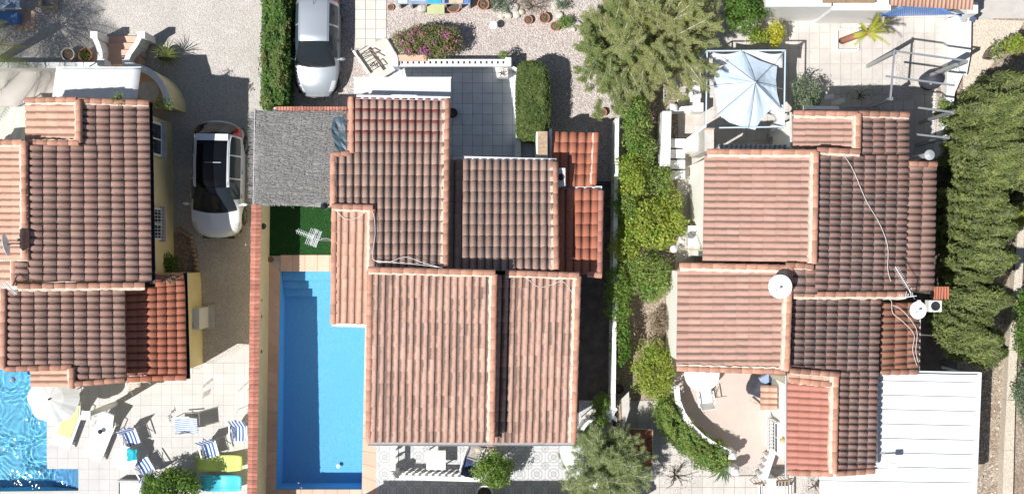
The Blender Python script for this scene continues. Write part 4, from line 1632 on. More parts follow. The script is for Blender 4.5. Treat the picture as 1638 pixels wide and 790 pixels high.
def car(name, label, loc, rz, L, st, paint, roofpaint, ws0, ws1, rw0, rw1, pillars, wheelr, rails=False, wheels=None, lamps=None):
    """ST: stations (y, half width, sill z, belt z, top z, half width of the top). +Y is forward.
    ws0..ws1: windscreen foot and top; rw1..rw0: rear window top and foot"""
    t = thing(name, label, "car", loc, rz, world=False)
    ys = [s[0] for s in st]
    def at(y):
        return [spline(ys, [s[k] for s in st], y) for k in range(1, 6)]
    NS = 72
    yy = [ys[0] + (ys[-1] - ys[0]) * i / NS for i in range(NS + 1)]
    for e in (ws0, ws1, rw0, rw1) + tuple(q for p in pillars for q in p):
        k = min(range(len(yy)), key=lambda i: abs(yy[i] - e))
        yy[k] = e
    def ring(y, off=0.0):
        w_, zs, zb, zt, wt = at(y)
        out = []
        prof = [(w_ * .90, zs), (w_ * .985, zs + .10), (w_ * 1.0, zs + (zb - zs) * .45), (w_ * .985, zs + (zb - zs) * .8), (w_ * .955, zb)]
        g = max(0, zt - zb)
        prof += [(w_ * .955 + (wt - w_ * .955) * .5 + .02 * g, zb + (zt - zb) * .52), (wt, zt - .03 * min(1, g * 3))]
        prof += [(wt * .86, zt + .012), (wt * .62, zt + .028), (wt * .32, zt + .038), (0, zt + .042)]
        return prof
    parts = {}
    def add(key, q):
        parts.setdefault(key, []).append(q)
    rg = [ring(y) for y in yy]
    ym_ = max(abs(ys[0]), ys[-1])
    def bow(p):
        return Vector((p.x, p.y - .28 * (abs(p.x) / .9) ** 2.4 * (p.y / ym_) ** 3 - (.10 * (p.x / .9) ** 2 if 0 < p.y < ws0 + .2 else 0) * min(1, p.y / .3), p.z))
    K = len(rg[0])
    eps = 1e-4
    for i in range(len(yy) - 1):
        ya, yb = yy[i], yy[i + 1]
        ym = (ya + yb) / 2
        for k in range(K - 1):
            for sg in (1, -1):
                q = [Vector((sg * rg[i][k][0], ya, rg[i][k][1])), Vector((sg * rg[i + 1][k][0], yb, rg[i + 1][k][1])),
                     Vector((sg * rg[i + 1][k + 1][0], yb, rg[i + 1][k + 1][1])), Vector((sg * rg[i][k + 1][0], ya, rg[i][k + 1][1]))]
                if sg < 0:
                    q.reverse()
                key = "body"
                if 4 <= k <= 5 and any(a <= ym <= b for a, b in pillars):
                    key = "side_window" + ("" if sg > 0 else ".l")
                if lamps and 3 <= k <= 5 and lamps[0] <= ym <= lamps[1]:
                    key = "headlight" + ("" if sg > 0 else ".l")
                if lamps and 3 <= k <= 6 and lamps[2] <= ym <= lamps[3]:
                    key = "tail_light" + ("" if sg > 0 else ".l")
                if k >= 6 and ws0 < ym < ws0 + .07:
                    key = "cowl"
                if k >= 6:
                    if ws1 <= ym <= ws0:
                        key = "windscreen"
                    elif rw0 <= ym <= rw1:
                        key = "rear_window"
                    elif rw1 < ym < ws1:
                        key = "roof_panel" if k >= 7 else "body"
                add(key, q)
    def emit(key, nm, mat, parent=t):
        mb = MB()
        idx = {}
        for q in parts[key]:
            f = []
            for p in map(bow, q):
                kk = (round(p.x, 4), round(p.y, 4), round(p.z, 4))
                if kk not in idx:
                    idx[kk] = len(mb.v)
                    mb.v.append(p)
                if idx[kk] not in f:
                    f.append(idx[kk])
            if len(f) > 2:
                mb.f.append(tuple(f))
        o = mb.build(nm, mat, parent, smooth=True)
        return o
    # end caps
    for i, rv in ((0, False), (len(yy) - 1, True)):
        pr = [Vector((x, yy[i], z)) for x, z in rg[i]]
        pl = [Vector((-x, yy[i], z)) for x, z in reversed(rg[i][:-1])]
        poly = pr + pl
        if rv:
            poly.reverse()
        parts["body"].append(poly)
    emit("body", "body", paint)
    emit("windscreen", "windscreen", "dark_glass")
    emit("rear_window", "rear_window", "dark_glass")
    emit("side_window", "side_window", "tint_glass")
    emit("side_window.l", "side_window", "tint_glass")
    emit("roof_panel", "roof_panel", roofpaint)
    for k_, m_ in (("headlight", "clear_lens"), ("headlight.l", "clear_lens"), ("tail_light", "red_lens"), ("tail_light.l", "red_lens"), ("cowl", "black_plastic")):
        if k_ in parts:
            emit(k_, k_.split(".")[0], m_)
    W = max(s[1] for s in st)
    # underbody
    MB().box((0, (ys[0] + ys[-1]) / 2, .26), (W * 1.7, (ys[-1] - ys[0]) * .9, .12)).build("underbody", "black_plastic", t)
    # wheels
    for y in wheels:
        for sg in (1, -1):
            x = sg * (at(y)[0] + .012)
            mb = MB()
            mb.lathe((x - sg * .19, y, wheelr), [(wheelr * .6, 0), (wheelr * .95, 0), (wheelr, .03), (wheelr, .16), (wheelr * .94, .19), (wheelr * .72, .195), (wheelr * .70, .17)], 26, axis=(sg, 0, 0))
            ty = mb.build("tyre", "tyre", t, smooth=True)
            rm = MB()
            rm.lathe((x - sg * .05, y, wheelr), [(.0, -.01), (wheelr * .70, -.01), (wheelr * .72, .035), (wheelr * .66, .04), (wheelr * .64, .0)], 22, axis=(sg, 0, 0))
            for a in range(5):
                th = a * 2 * math.pi / 5 + .3
                rm.bar((x, y, wheelr), (x, y + math.cos(th) * wheelr * .64, wheelr + math.sin(th) * wheelr * .64), .03, .05, up=(1, 0, 0))
            rm.build("rim", "grey_metal", ty)
            ar = MB()
            rr = []
            for a in range(15):
                th = -.25 + (math.pi + .5) * a / 14
                rr.append([(x - sg * .03, y + math.cos(th) * r_, wheelr + math.sin(th) * r_) for r_ in (wheelr * 1.0, wheelr * 1.12)])
            ar.grid(rr)
            ar.build("wheel_arch", "black_plastic", t, solid=.012)
    # mirrors
    for sg in (1, -1):
        w0 = at(ws0 - .25)[0]
        m = MB()
        m.lathe((sg * (w0 + .13), ws0 - .28, at(ws0)[2] + .08), [(0, -.05), (.06, -.04), (.075, 0), (.06, .045), (0, .06)], 12, sx=1.7, sy=.8)
        m.bar((sg * (w0 - .06), ws0 - .25, at(ws0)[2] + .04), (sg * (w0 + .08), ws0 - .27, at(ws0)[2] + .07), .04)
        m.build("mirror", paint, t, smooth=True)
    if rails:
        for sg in (1, -1):
            m = MB()
            pts = []
            for k in range(9):
                y = rw1 + .05 + (ws1 - rw1 - .15) * k / 8
                a = at(y)
                pts.append((sg * (a[4] - .02), y, a[3] + .055))
            m.tube(pts, .018, 6)
            m.build("roof_rail", "bare_metal", t, smooth=True)
    # wipers
    a = at(ws0)
    for dx in (-.35, .2):
        MB().bar((dx, ws0 + .02, a[3] + .045), (dx + .52, ws0 - .10, a[3] + .12), .018).build("wiper", "black_plastic", t)
    return t, at


suv_st = [(-2.12, .66, .34, .78, .84, .60), (-2.06, .80, .30, .86, .95, .68), (-1.90, .87, .25, .93, 1.12, .71), (-1.72, .895, .23, .94, 1.32, .69), (-1.52, .905, .22, .95, 1.47, .66),
          (-1.2, .925, .21, .95, 1.555, .635), (-.5, .93, .21, .94, 1.60, .635), (.1, .93, .21, .93, 1.59, .63), (.45, .93, .21, .93, 1.51, .63),
          (.95, .925, .21, .93, 1.16, .75), (1.22, .92, .21, .925, .99, .80), (1.6, .90, .22, .88, .93, .70), (1.9, .84, .25, .78, .84, .66), (2.06, .74, .30, .66, .72, .58), (2.12, .60, .36, .55, .62, .50)]
c = P(356, 289)
suv, at = car("parked_car", "white family car with black glass roof parked on the gravel drive", (c.x, c.y, 0), math.pi + R(-1.0), 4.2, suv_st, "car_white", "car_black_roof", 1.18, .36, -2.06, -1.62, [(-1.55, -.86), (-.80, -.02), (.04, .82)], .335, rails=True, wheels=(-1.28, 1.30), lamps=(1.66, 2.02, -2.08, -1.66))
MB().box((0, -1.46, 1.545), (1.14, .24, .03), rx=R(8)).build("spoiler", "car_white", suv, bevel=.012)
MB().bar((-.35, -.55, 1.652), (.22, -.55, 1.652), .02).build("roof_seam", "grey_metal", suv)
for sg in (1, -1):
    for y in (-.35, .52):
        MB().bar((sg * .925, y, .83), (sg * .925, y + .16, .83), .03, .03).build("door_handle", "car_white", suv)
m = MB()
m.box((0, 2.03, .58), (1.0, .10, .10)).build("grille", "black_plastic", suv)
m = MB()
m.box((0, 2.09, .40), (1.15, .08, .12)).build("bumper_intake", "black_plastic", suv)

sil_st = [(-1.92, .58, .34, .74, .80, .52), (-1.84, .72, .30, .82, .98, .58), (-1.66, .79, .25, .88, 1.22, .56), (-1.40, .815, .22, .88, 1.37, .55),
          (-.9, .825, .21, .88, 1.41, .55), (-.2, .825, .21, .87, 1.42, .55), (.05, .825, .21, .87, 1.38, .545), (.45, .825, .21, .86, 1.16, .64),
          (.85, .82, .21, .86, .92, .72), (1.2, .79, .22, .80, .85, .62), (1.5, .73, .25, .72, .76, .54), (1.74, .62, .30, .60, .64, .44), (1.92, .44, .36, .48, .52, .30)]
c = P(512, 76)
sil, at = car("parked_car", "silver small hatchback with a pale roof parked between hedge strip and gate", (c.x, c.y, 0), math.pi + R(-.6), 3.84, sil_st, "car_silver", "car_silver", .86, .02, -1.80, -1.50, [(-1.40, -.62), (-.56, .62)], .29, wheels=(-1.22, 1.22), lamps=(1.36, 1.76, -1.84, -1.56))
for sg in (1, -1):
    for y in (-.2,):
        MB().bar((sg * .82, y, .78), (sg * .82, y + .16, .78), .03, .03).build("door_handle", "car_silver", sil)
MB().box((0, 1.86, .50), (.60, .08, .07)).build("grille", "black_plastic", sil)
MB().tube([(0, -1.28, 1.45), (0, -1.36, 1.53), (0, -1.62, 1.66)], .008, 5).build("aerial", "black_plastic", sil)
MB().box((0, -.02, 1.44), (.02, .02, .01)).build("roof_seam", "grey_metal", sil)

# ---------------------------------------------------------------- shared small things
def balustrade(t, a, b, h=.85, z0=0.0, n=None, rail_w=.16, mat="white_paint", posts=True):
    """turned balusters under a broad rail between two world points"""
    a, b = Vector((a[0], a[1], z0)), Vector((b[0], b[1], z0))
    d = b - a
    up = Vector((0, 0, 1))
    MB().bar(a + up * h, b + up * h, rail_w, .09).build("rail", mat, t)
    MB().bar(a + up * .05, b + up * .05, rail_w, .10).build("plinth", mat, t)
    n = n or max(1, int(d.length / .24))
    me = None
    for i in range(n):
        p = a + d * ((i + .5) / n)
        if me is None:
            m = MB().lathe((0, 0, .1), [(.05, 0), (.03, .08), (.062, .22), (.045, .36), (.028, .55), (.05, h - .2), (.05, h - .15)], 8)
            o = m.build("baluster", mat, None, smooth=True)
            o.parent = t
            me = o.data
        else:
            o = bpy.data.objects.new("baluster", me)
            COL.objects.link(o)
            o.parent = t
        o.location = p - ORG[t.name]
    return t


def window(hs, p, w_, h_, nrm, grille=False, fmat="white_paint"):
    """a window on a wall: P its centre, NRM outward normal (horizontal)"""
    nrm = Vector(nrm).normalized()
    s = nrm.cross(Vector((0, 0, 1))).normalized()
    p = Vector(p)
    up = Vector((0, 0, 1))
    f = MB()
    for sg in (-1, 1):
        f.bar(p + s * sg * w_ / 2 - up * h_ / 2, p + s * sg * w_ / 2 + up * h_ / 2, .07, .07, up=nrm)
        f.bar(p + up * sg * h_ / 2 - s * (w_ / 2 + .035), p + up * sg * h_ / 2 + s * (w_ / 2 + .035), .07, .072)
    f.bar(p - up * h_ / 2, p + up * h_ / 2, .05, .05, up=nrm)
    fo = f.build("window", fmat, hs)
    for sg in (-1, 1):
        MB().box(p + s * sg * w_ / 4 - nrm * .005, (.03, w_ / 2 - .05, h_ - .06), rz=math.atan2(nrm.y, nrm.x)).build("pane", "dark_glass", fo)
    MB().box(p + nrm * .07 - up * (h_ / 2 + .06), (.2, w_ + .2, .05), rz=math.atan2(nrm.y, nrm.x)).build("sill", "concrete", fo)
    if grille:
        g = MB()
        k = int(w_ / .11)
        for i in range(k + 1):
            q = p + nrm * .13 + s * (i / k - .5) * w_
            g.bar(q - up * h_ / 2, q + up * h_ / 2, .014)
        for i in range(4):
            q = p + nrm * .13 + up * (i / 3 - .5) * h_
            g.bar(q - s * w_ / 2, q + s * w_ / 2, .016)
        for sg in (-1, 1):
            for v_ in (-1, 1):
                q = p + s * sg * w_ / 2 + up * v_ * h_ / 2
                g.bar(q, q + nrm * .13, .014)
        g.build("grille", "white_metal", fo)
    return fo


def pot(label, px, py, r, h, plant=None, L=.3, mat="terracotta", name="plant_pot", n=14, z=0.0):
    p = P(px, py, h + z) - Vector((0, 0, h + z))
    p.z = z
    t = thing(name, label, "plant pot", p)
    MB().lathe(p, [(r * .7, 0), (r * .95, h * .85), (r * 1.05, h * .86), (r * 1.05, h), (r * .88, h), (r * .84, h * .8)], 18).build("pot", mat, t, smooth=False)
    MB().lathe(p, [(r * .86, h * .8), (0, h * .83)], 16).build("soil", "soil", t)
    if plant:
        m = MB()
        rosette(m, p + Vector((0, 0, h * .8)), n, L, .045 if plant != "leaf_dry" else .02)
        rosette(m, p + Vector((0, 0, h * .8)), n // 2, L * .7, .04, lift=1.1)
        o = m.build("leaves", plant, t)
        o['tint'] = random.random()
    return t


def armchair(name, label, mat, loc, rz, frame="grey_metal", recline=.35, group=None, w_=.5, seat_mat=None):
    """folding terrace chair: bent tube frame, stretched seat and back, two arms. Faces +Y"""
    t = thing(name, label, "chair", loc, rz, group=group, world=False)
    a = MB()
    n = 6
    rows = [[(-w_ / 2 + .02, .24 - .46 * i / n, .43 - .03 * math.sin(math.pi * i / n)), (w_ / 2 - .02, .24 - .46 * i / n, .43 - .03 * math.sin(math.pi * i / n))] for i in range(n + 1)]
    a.grid(rows).build("seat", seat_mat or mat, t, solid=.015)
    b = MB()
    bl = .60
    rows = [[(-w_ / 2 + .02, -.23 - bl * math.sin(recline) * i / n, .44 + bl * math.cos(recline) * i / n + 0), (w_ / 2 - .02, -.23 - bl * math.sin(recline) * i / n, .44 + bl * math.cos(recline) * i / n)] for i in range(n + 1)]
    b.grid(rows).build("backrest", mat, t, solid=.015)
    for sg in (-1, 1):
        x = sg * w_ / 2
        f = MB()
        top = (x, -.23 - (bl + .02) * math.sin(recline), .44 + (bl + .02) * math.cos(recline))
        f.tube([(x, .30, .0), (x, .26, .43), (x, -.23, .44), top], .013, 6)
        f.tube([(x, -.42, 0), (x, .10, .62)], .013, 6)
        f.build("side_frame", frame, t, smooth=True)
        g = MB()
        xx = sg * (w_ / 2 + .04)
        g.bar((xx, .22, .64), (xx, -.30, .66), .045, .025)
        g.build("armrest", frame, t, bevel=.008)
    MB().tube([(-w_ / 2, -.42, .01), (w_ / 2, -.42, .01)], .012, 6).build("foot_bar", frame, t)
    return t


def lounger(name, label, loc, rz, mat, towel=None, frame="white_plastic", head=.75):
    """sun lounger, head end raised towards +Y"""
    t = thing(name, label, "sun lounger", loc, rz, world=False)
    MB().grid([[(-.31, y, z), (.31, y, z)] for y, z in ((-.95, .33), (-.5, .32), (0, .32), (.35, .34))]).build("seat", mat, t, solid=.05)
    MB().grid([[(-.31, y, z), (.31, y, z)] for y, z in ((.36, .35), (.65, .35 + head * .3), (.95, .35 + head * .62))]).build("backrest", mat, t, solid=.05)
    for sg in (-1, 1):
        m = MB()
        m.bar((sg * .34, -.98, .30), (sg * .34, .55, .30), .05, .07)
        m.build("side_rail", frame, t)
        for y in (-.75, .45):
            MB().bar((sg * .34, y, .28), (sg * .38, y + .04, 0), .05).build("leg", frame, t)
        MB().tube([(sg * .36, .15, .31), (sg * .42, .25, .52), (sg * .42, .55, .54), (sg * .36, .62, .45)], .02, 6).build("armrest", frame, t)
    if towel:
        MB().grid([[(-.26, y, z), (.26, y, z)] for y, z in ((-.55, .37), (0, .37), (.34, .39), (.66, .42 + head * .3), (.88, .43 + head * .5))]).build("towel", towel, t, solid=.02)
    return t


# ================================================================ left house: walls' details
ex = P(277, 220, 0).x
for (py, gr) in ((219, False), (358, True)):
    pz = 2.35 if not gr else 2.5
    kx = ex + .0
window(L_, (P(243, 0, 4.12).x - .45 + .02, P(0, 222, 2.4).y, 2.35), 1.1, 1.15, (1, 0, 0))
window(L_, (P(243, 0, 4.12).x - .45 + .02, P(0, 358, 2.4).y, 2.35), 1.05, 1.1, (1, 0, 0), grille=True)
m = MB()
m.rect(303, 493, 319, 527, 0, 1.25)
o = tag(m.build("meter_cabinet", "white_metal", bevel=.01), "white metal cabinet against the yellow wall beside the gravel drive", "cabinet")
MB().tube([P(308, 515, 1.27), P(309, 524, 1.27), P(306, 524, 1.27)], .012, 5).build("handle", "grey_metal", o)
paving("drive_slab", [(318, 487), (344, 487), (344, 527), (318, 527)], 1, 1, .02, "concrete", "grout_grey", piece="paver")

# satellite dish and aerials on the left roof
def dish(label, px, py, z, r, aim, mat="dish_white", foot=None):
    c = P(px, py, z)
    t = thing("satellite_dish", label, "satellite dish", c - Vector((0, 0, .55)))
    aim = Vector(aim).normalized()
    mb = MB()
    mb.lathe(c, [(0, -.03), (r * .6, -.015), (r * .99, .02), (r, .035), (r * .97, .03), (r * .6, .012), (0, 0)], 36, axis=aim, sy=1.08)
    mb.build("reflector", mat, t)
    s = aim.cross(Vector((0, 0, 1))).normalized()
    low = c - (Vector((0, 0, 1)) - aim * aim.z).normalized() * r * .95
    foc = c + aim * r * 1.05 - Vector((0, 0, r * .25))
    MB().tube([low, foc], .016, 6).build("feed_arm", "white_metal", t)
    MB().lathe(foc - aim * .1, [(.03, 0), (.045, .03), (.045, .12)], 10, axis=aim).build("receiver", "white_metal", t)
    MB().tube([c - aim * .03, c - aim * .15, c - aim * .15 - Vector((0, 0, .6))], .025, 8).build("mast", "grey_metal", t, smooth=True)
    return t


def yagi(label, px, py, z, ang, L, refl=True, mast=None, name="tv_aerial"):
    c = P(px, py, z)
    t = thing(name, label, "aerial", mast or c)
    d = Vector((math.cos(ang), math.sin(ang), .06))
    s = Vector((-d.y, d.x, 0)).normalized()
    MB().tube([c, c + d * L], .012, 5).build("boom", "white_metal", t)
    m = MB()
    for i in range(11):
        p = c + d * L * (.25 + .75 * i / 11)
        m.bar(p - s * .09, p + s * .09, .010)
        m.bar(p - Vector((0, 0, .05)), p + Vector((0, 0, .05)), .010)
    m.build("elements", "white_metal", t, kind="stuff")
    if refl:
        m = MB()
        for sg in (-1, 1):
            for k in range(7):
                q = c + d * (.05 + .05 * k) + Vector((0, 0, sg * (.05 + .05 * k)))
                m.bar(q - s * .28, q + s * .28, .012)
            m.bar(c + Vector((0, 0, sg * .03)) - s * .1, c + d * .35 + Vector((0, 0, sg * .38)) - s * .1, .012)
        m.build("reflector", "white_metal", t, kind="stuff")
    if mast:
        MB().tube([Vector(mast), Vector((c.x, c.y, mast[2] + .3)) if False else c], .02, 6).build("mast", "grey_metal", t)
    return t


dish("satellite dish seen edge on, on the pink roof of the left house", 11, 391, 5.75, .33, (-1, -.2, .12), "dish_white")
yagi("white aerial lying over the ridge crossing of the left house", 2, 447, 5.7, R(-42), .7, refl=False, mast=P(22, 466, 4.95))

# upper terrace wall, flight of steps, balcony
gw = thing("garden_wall", "low white garden wall between the drive and the upper terrace", "wall", P(75, 106))
MB().rect(-80, 101, 160, 108, 0, 1.05).build("wall", "white_paint", gw)
for k in range(8):
    x = -76 + k * 30
    MB().rect(x, 100, x + 28.5, 109, 1.05, 1.10).build("coping", "white_paint", gw)
stp = thing("garden_steps", "terracotta steps between two curved white side walls", "steps", P(205, 85))
for k in range(4):
    MB().rect(166 + k * 1.5, 58 + k * 11, 236 - k * 4, 70 + k * 11, 0, .15 + .15 * k).build("step", "peach_coping", stp)
for sg, pts in ((-1, [(150, 56), (157, 72), (161, 85), (161, 100)]), (1, [(226, 56), (218, 72), (208, 86), (201, 101)])):
    rows = []
    m = MB()
    for i in range(len(pts) - 1):
        a, b = P(*pts[i], 1.15), P(*pts[i + 1], 1.15)
        m.bar(a, b, .17, .12)
        m.bar(a - Vector((0, 0, .5)), b - Vector((0, 0, .5)), .12, 1.0)
    m.build("side_wall", "white_paint", stp)
    for q in (pts[0], pts[-1]):
        MB().rect(q[0] - 6, q[1] - 5.5, q[0] + 6, q[1] + 5.5, 0, 1.3).build("pillar", "white_paint", stp, bevel=.015)
    for i in range(5):
        y = 62 + i * 8
        xx = pts[0][0] + (pts[-1][0] - pts[0][0]) * i / 5 + 12
        MB().lathe(P(xx, y, .15), [(.04, 0), (.06, .25), (.04, .6)], 8).build("baluster", "white_paint", stp)
# curved balcony
bal = thing("balcony", "curved balcony with white parapet and yellow wall at the house corner", "balcony", P(240, 140))
cx_, cy_ = 206, 168
m, m2, m3 = MB(), MB(), MB()
outer, inner, rail = [], [], []
for k in range(19):
    a = R(95 - 97 * k / 18)
    outer.append((cx_ + 66 * math.cos(a), cy_ - 66 * math.sin(a)))
    inner.append((cx_ + 58 * math.cos(a), cy_ - 58 * math.sin(a)))
zb = 2.0
o3 = [P(x, y, zb) for x, y in outer]
i3 = [P(x, y, zb) for x, y in inner]
m.prism(o3 + i3[::-1], .0)
m.build("wall", "wall_yellow", bal)
m2.grid([[a.lerp(b, -.12) + Vector((0, 0, .03)), a.lerp(b, 1.12) + Vector((0, 0, .03)), a.lerp(b, 1.12) - Vector((0, 0, .06))] for a, b in zip(o3, i3)])
m2.build("coping", "white_paint", bal, solid=.03)
MB().prism(i3 + [P(206, 168, 2.0)], 1.0).build("floor", "terracotta", bal) if False else MB().prism([zat(p, 1.0) for p in i3] + [P(204, 168, 1.0)], .0).build("floor", "peach_coping", bal)
t = thing("round_table", "grey round table on the curved balcony", "table", P(238, 146, 1.0))
MB().lathe(P(238, 146, 1.7) - Vector((0, 0, .0)), [(.34, -.03), (.36, 0), (0, .002)], 26).build("table_top", "concrete", t)
MB().tube([P(238, 146, 1.7), zat(P(238, 146, 1.7), 1.02)], .04, 8).build("leg", "grey_metal", t)
# flat white awning
aw = thing("awning", "flat white cloth awning above the terrace of the left house", "awning", P(150, 135))
rows = []
for j in range(13):
    v_ = j / 12
    y = 108 + 52 * v_
    x0, x1 = 90 - 7 * v_, 226 - 7 * v_
    rows.append([P(x0 + (x1 - x0) * i / 10, y, 2.75 + .5 * v_ + .012 * math.sin(i * 2.1 + j)) for i in range(11)])
MB().grid(rows).build("cloth", "white_cloth", aw, smooth=True, solid=.01)
MB().tube([P(90, 108, 2.75), P(226, 108, 2.75)], .025, 6).build("front_bar", "white_metal", aw)
for x in (92, 224):
    MB().tube([P(x, 108.5, 2.72), zat(P(x, 108.5, 2.72), 0)], .03, 6).build("post", "white_metal", aw)
aw = thing("awning", "striped cream awning beside the upper pink roof", "awning", P(10, 200))
MB().grid([[P(x, 172, 2.6), P(x, 200, 2.9), P(x, 226, 3.2)] for x in (-50, -20, 10, 44)]).build("cloth", "awning_stripe", aw, solid=.01)
MB().tube([P(-50, 172, 2.58), P(44, 172, 2.58)], .025, 6).build("front_bar", "white_metal", aw)
for x in (-48, 42):
    MB().tube([P(x, 172, 2.58), zat(P(x, 172, 2.58), 0)], .025, 6).build("post", "white_metal", aw)

pot("round white rimmed pot with dark soil by the low white wall", 108, 87, .24, .45, mat="concrete")
pot("terracotta pot with strappy plant beside the terracotta steps", 136, 88, .24, .45, "leaf_palm", .42)
t = thing("agave", "spiky grey green plant in a pot beside the curved balcony", "plant", P(270, 95))
mb = MB()
rosette(mb, P(268, 88, .6), 30, .72, .035, lift=.5, droop=.2)
mb.build("leaves", "leaf_palm", t)
MB().lathe(P(269, 90, 0), [(.2, 0), (.27, .5), (.24, .5), (.2, .4)], 16).build("pot", "black_plastic", t)
bush("creeper", "green creeper climbing over the ridge end of the left house", "creeper", 262, 168, 24, 14, .7, "leaf_ficus", leaf=.09, per=26, zbase=3.0, nclump=30)
bush("creeper", "trailing green creeper along the top edge tiles of the left house", "creeper", 190, 156, 14, 12, .5, "leaf_ficus", leaf=.08, per=16, zbase=4.2, nclump=14)
bush("creeper", "brown and green creeper hanging over the orange porch tiles", "creeper", 272, 446, 18, 12, .6, "leaf_dry", leaf=.08, per=22, zbase=3.1, nclump=22)
# top-left terrace furniture
t = thing("side_table", "pale blue glass topped table at the top left corner", "table", P(8, 8))
MB().rect(-14, -8, 31, 13, .68, .72).build("table_top", "blue_grey", t)
MB().rect(-16, 13, 33, 15, .66, .74).build("rim", "white_paint", t)
for x, y in ((-12, -6), (29, -6), (-12, 12), (29, 12)):
    MB().tube([P(x, y, .68), zat(P(x, y, .68), 0)], .02, 6).build("leg", "grey_metal", t)
t = thing("storage_box", "blue storage box below the pale glass topped table", "box", P(12, 27))
MB().rect(-14, 19, 26, 36, 0, .5).build("body", "blue_paint", t, bevel=.02)
MB().rect(-15, 18, 27, 37, .505, .56).build("lid", "blue_paint", t, bevel=.015)
t = thing("planter", "stone framed square planter at the top edge of the drive", "planter", P(78, 6))
for q in ((62, 10, 90, 13), (86, -12, 90, 9.8), (62, -12, 66, 9.8)):
    MB().rect(*q, 0, .22).build("kerb", "wood_pale", t)
sheet("doormat_ground", [(28, 14), (56, 14), (56, 50), (28, 50)], .018, "peach_coping")
# stone edging by the planting bed
se = thing("stone_edging", "rough stones edging the planting bed beside the drive", "edging", P(310, 410))
for i in range(14):
    x, y = (287 + i * 3.2, 367 + i * 2.0) if i < 6 else (306 + (i - 6) * 1.4, 379 + (i - 6) * 7.2)
    m = MB()
    m.lathe(P(x, y, 0), [(.0, 0), (.09, .02), (.10, .08), (.06, .13), (0, .14)], 7, sx=random.uniform(.8, 1.2), sy=random.uniform(.7, 1.1))
    m.build("stone", "stone_cap", se)
sheet("planting_bed", [(278, 372), (300, 372), (316, 400), (318, 436), (278, 436)], .016, "earth")

# ================================================================ pool terrace things
def parasol(label, px, py, z, r, mat, n=8, pole=True):
    c = P(px, py, z)
    t = thing("parasol", label, "parasol", zat(c, 0))
    m = MB()
    rows = []
    for rr, dz in ((.02, 0), (.5, -.13), (1.0, -.38)):
        row = []
        for k in range(n * 4):
            a = 2 * math.pi * k / (n * 4)
            f = 1 - .055 * abs(math.sin(a * n / 2 + math.pi / 2 * 0)) ** 2 if rr > .1 else 1
            sag = -.02 * rr * (1 - abs(math.cos(a * n / 2)))
            row.append(c + Vector((math.cos(a) * r * rr * (.94 + .06 * abs(math.cos(a * n / 2))), math.sin(a) * r * rr * (.94 + .06 * abs(math.cos(a * n / 2))), dz * r + sag * 2)))
        rows.append(row)
    m.grid(rows, closed=True)
    m.build("canopy", mat, t, solid=.008)
    MB().lathe(c + Vector((0, 0, -.02)), [(.035, 0), (.03, .10), (0, .12)], 10).build("finial", "black_plastic", t)
    for k in range(n):
        a = 2 * math.pi * k / n
        MB().tube([c - Vector((0, 0, .03)), c + Vector((math.cos(a) * r * .97, math.sin(a) * r * .97, -.40 * r))], .009, 4).build("rib", "white_metal", t)
    MB().tube([c, zat(c, 0)], .022, 8).build("pole", "white_metal", t)
    MB().lathe(zat(c, 0), [(.25, 0), (.25, .06), (.05, .1)], 20).build("foot", "concrete", t)
    return t


parasol("large white octagonal parasol at the pool edge", 79, 638, 2.35, .93, "parasol_cloth")
c = P(113, 686)
lounger("sun_lounger", "sun lounger with lime green towel half under the white parasol", P(116, 672), R(-20), "white_plastic", "lime_cloth")
l2 = lounger("sun_lounger", "white sun lounger with a dark blue and white ball on it", P(167, 692), R(-22), "white_plastic", None)
t = tag(MB().lathe(P(160, 690, .5), [(0, -.09), (.06, -.07), (.09, 0), (.06, .07), (0, .09)], 14).build("ball", "navy_cloth", smooth=True), "small dark blue ball lying on the white sun lounger", "ball")
# round table with towel
t = thing("round_table", "white round plastic table with a turquoise towel on it", "table", P(201, 730))
MB().lathe(P(200, 733, .72), [(.42, -.05), (.445, -.02), (.44, 0), (0, .004)], 36).build("table_top", "white_plastic", t, smooth=False)
for k in range(4):
    a = R(45 + 90 * k)
    b = P(200, 733, .70)
    MB().tube([b + Vector((math.cos(a) * .25, math.sin(a) * .25, 0)), zat(b + Vector((math.cos(a) * .33, math.sin(a) * .33, 0)), 0)], .022, 6).build("leg", "white_plastic", t)
m = MB()
b = P(211, 727, .76)
g = np.random.default_rng(2)
for j in range(16):
    m.grid([])if False else None
rows = []
for i in range(11):
    row = []
    for j in range(11):
        u, v_ = i / 10 - .5, j / 10 - .5
        z = .035 + .05 * vnoise(u * 5, v_ * 5, 3) + .03 * vnoise(u * 11, v_ * 11, 4)
        rr = 1 + .25 * vnoise(u * 3 + 5, v_ * 3, 6)
        if b.x + u * .40 * rr > P(200, 0, .72).x + .34:
            z -= .06
        row.append(b + Vector((u * .38 * rr, v_ * .42 * rr, z)))
    rows.append(row)
tag(m.grid(rows).build("towel", "turq_cloth", smooth=True, solid=.02), "crumpled turquoise towel on the white round table", "towel")
CH = "blue striped chairs on the pool terrace"
armchair("folding_chair", "blue and white striped chair above the round table, facing it", "chair_stripe", P(217, 697), R(200), group=CH, recline=.25)
armchair("folding_chair", "blue and white striped chair tucked in right below the round table", "chair_stripe", P(238, 741), R(32), group=CH, recline=.25)
armchair("folding_chair", "pale striped reclined chair standing alone near the middle of the terrace", "chair_stripe_fine", P(298, 677), R(94), group=CH, recline=.7, seat_mat="chair_stripe_fine")
armchair("folding_chair", "blue and white striped chair above the lime green sunbed", "chair_stripe", P(342, 716), R(195), group=CH, recline=.3)
armchair("folding_chair", "striped white chair against the boundary wall, rightmost of the striped chairs", "chair_stripe", P(388, 690), R(180), group=CH, recline=.45)
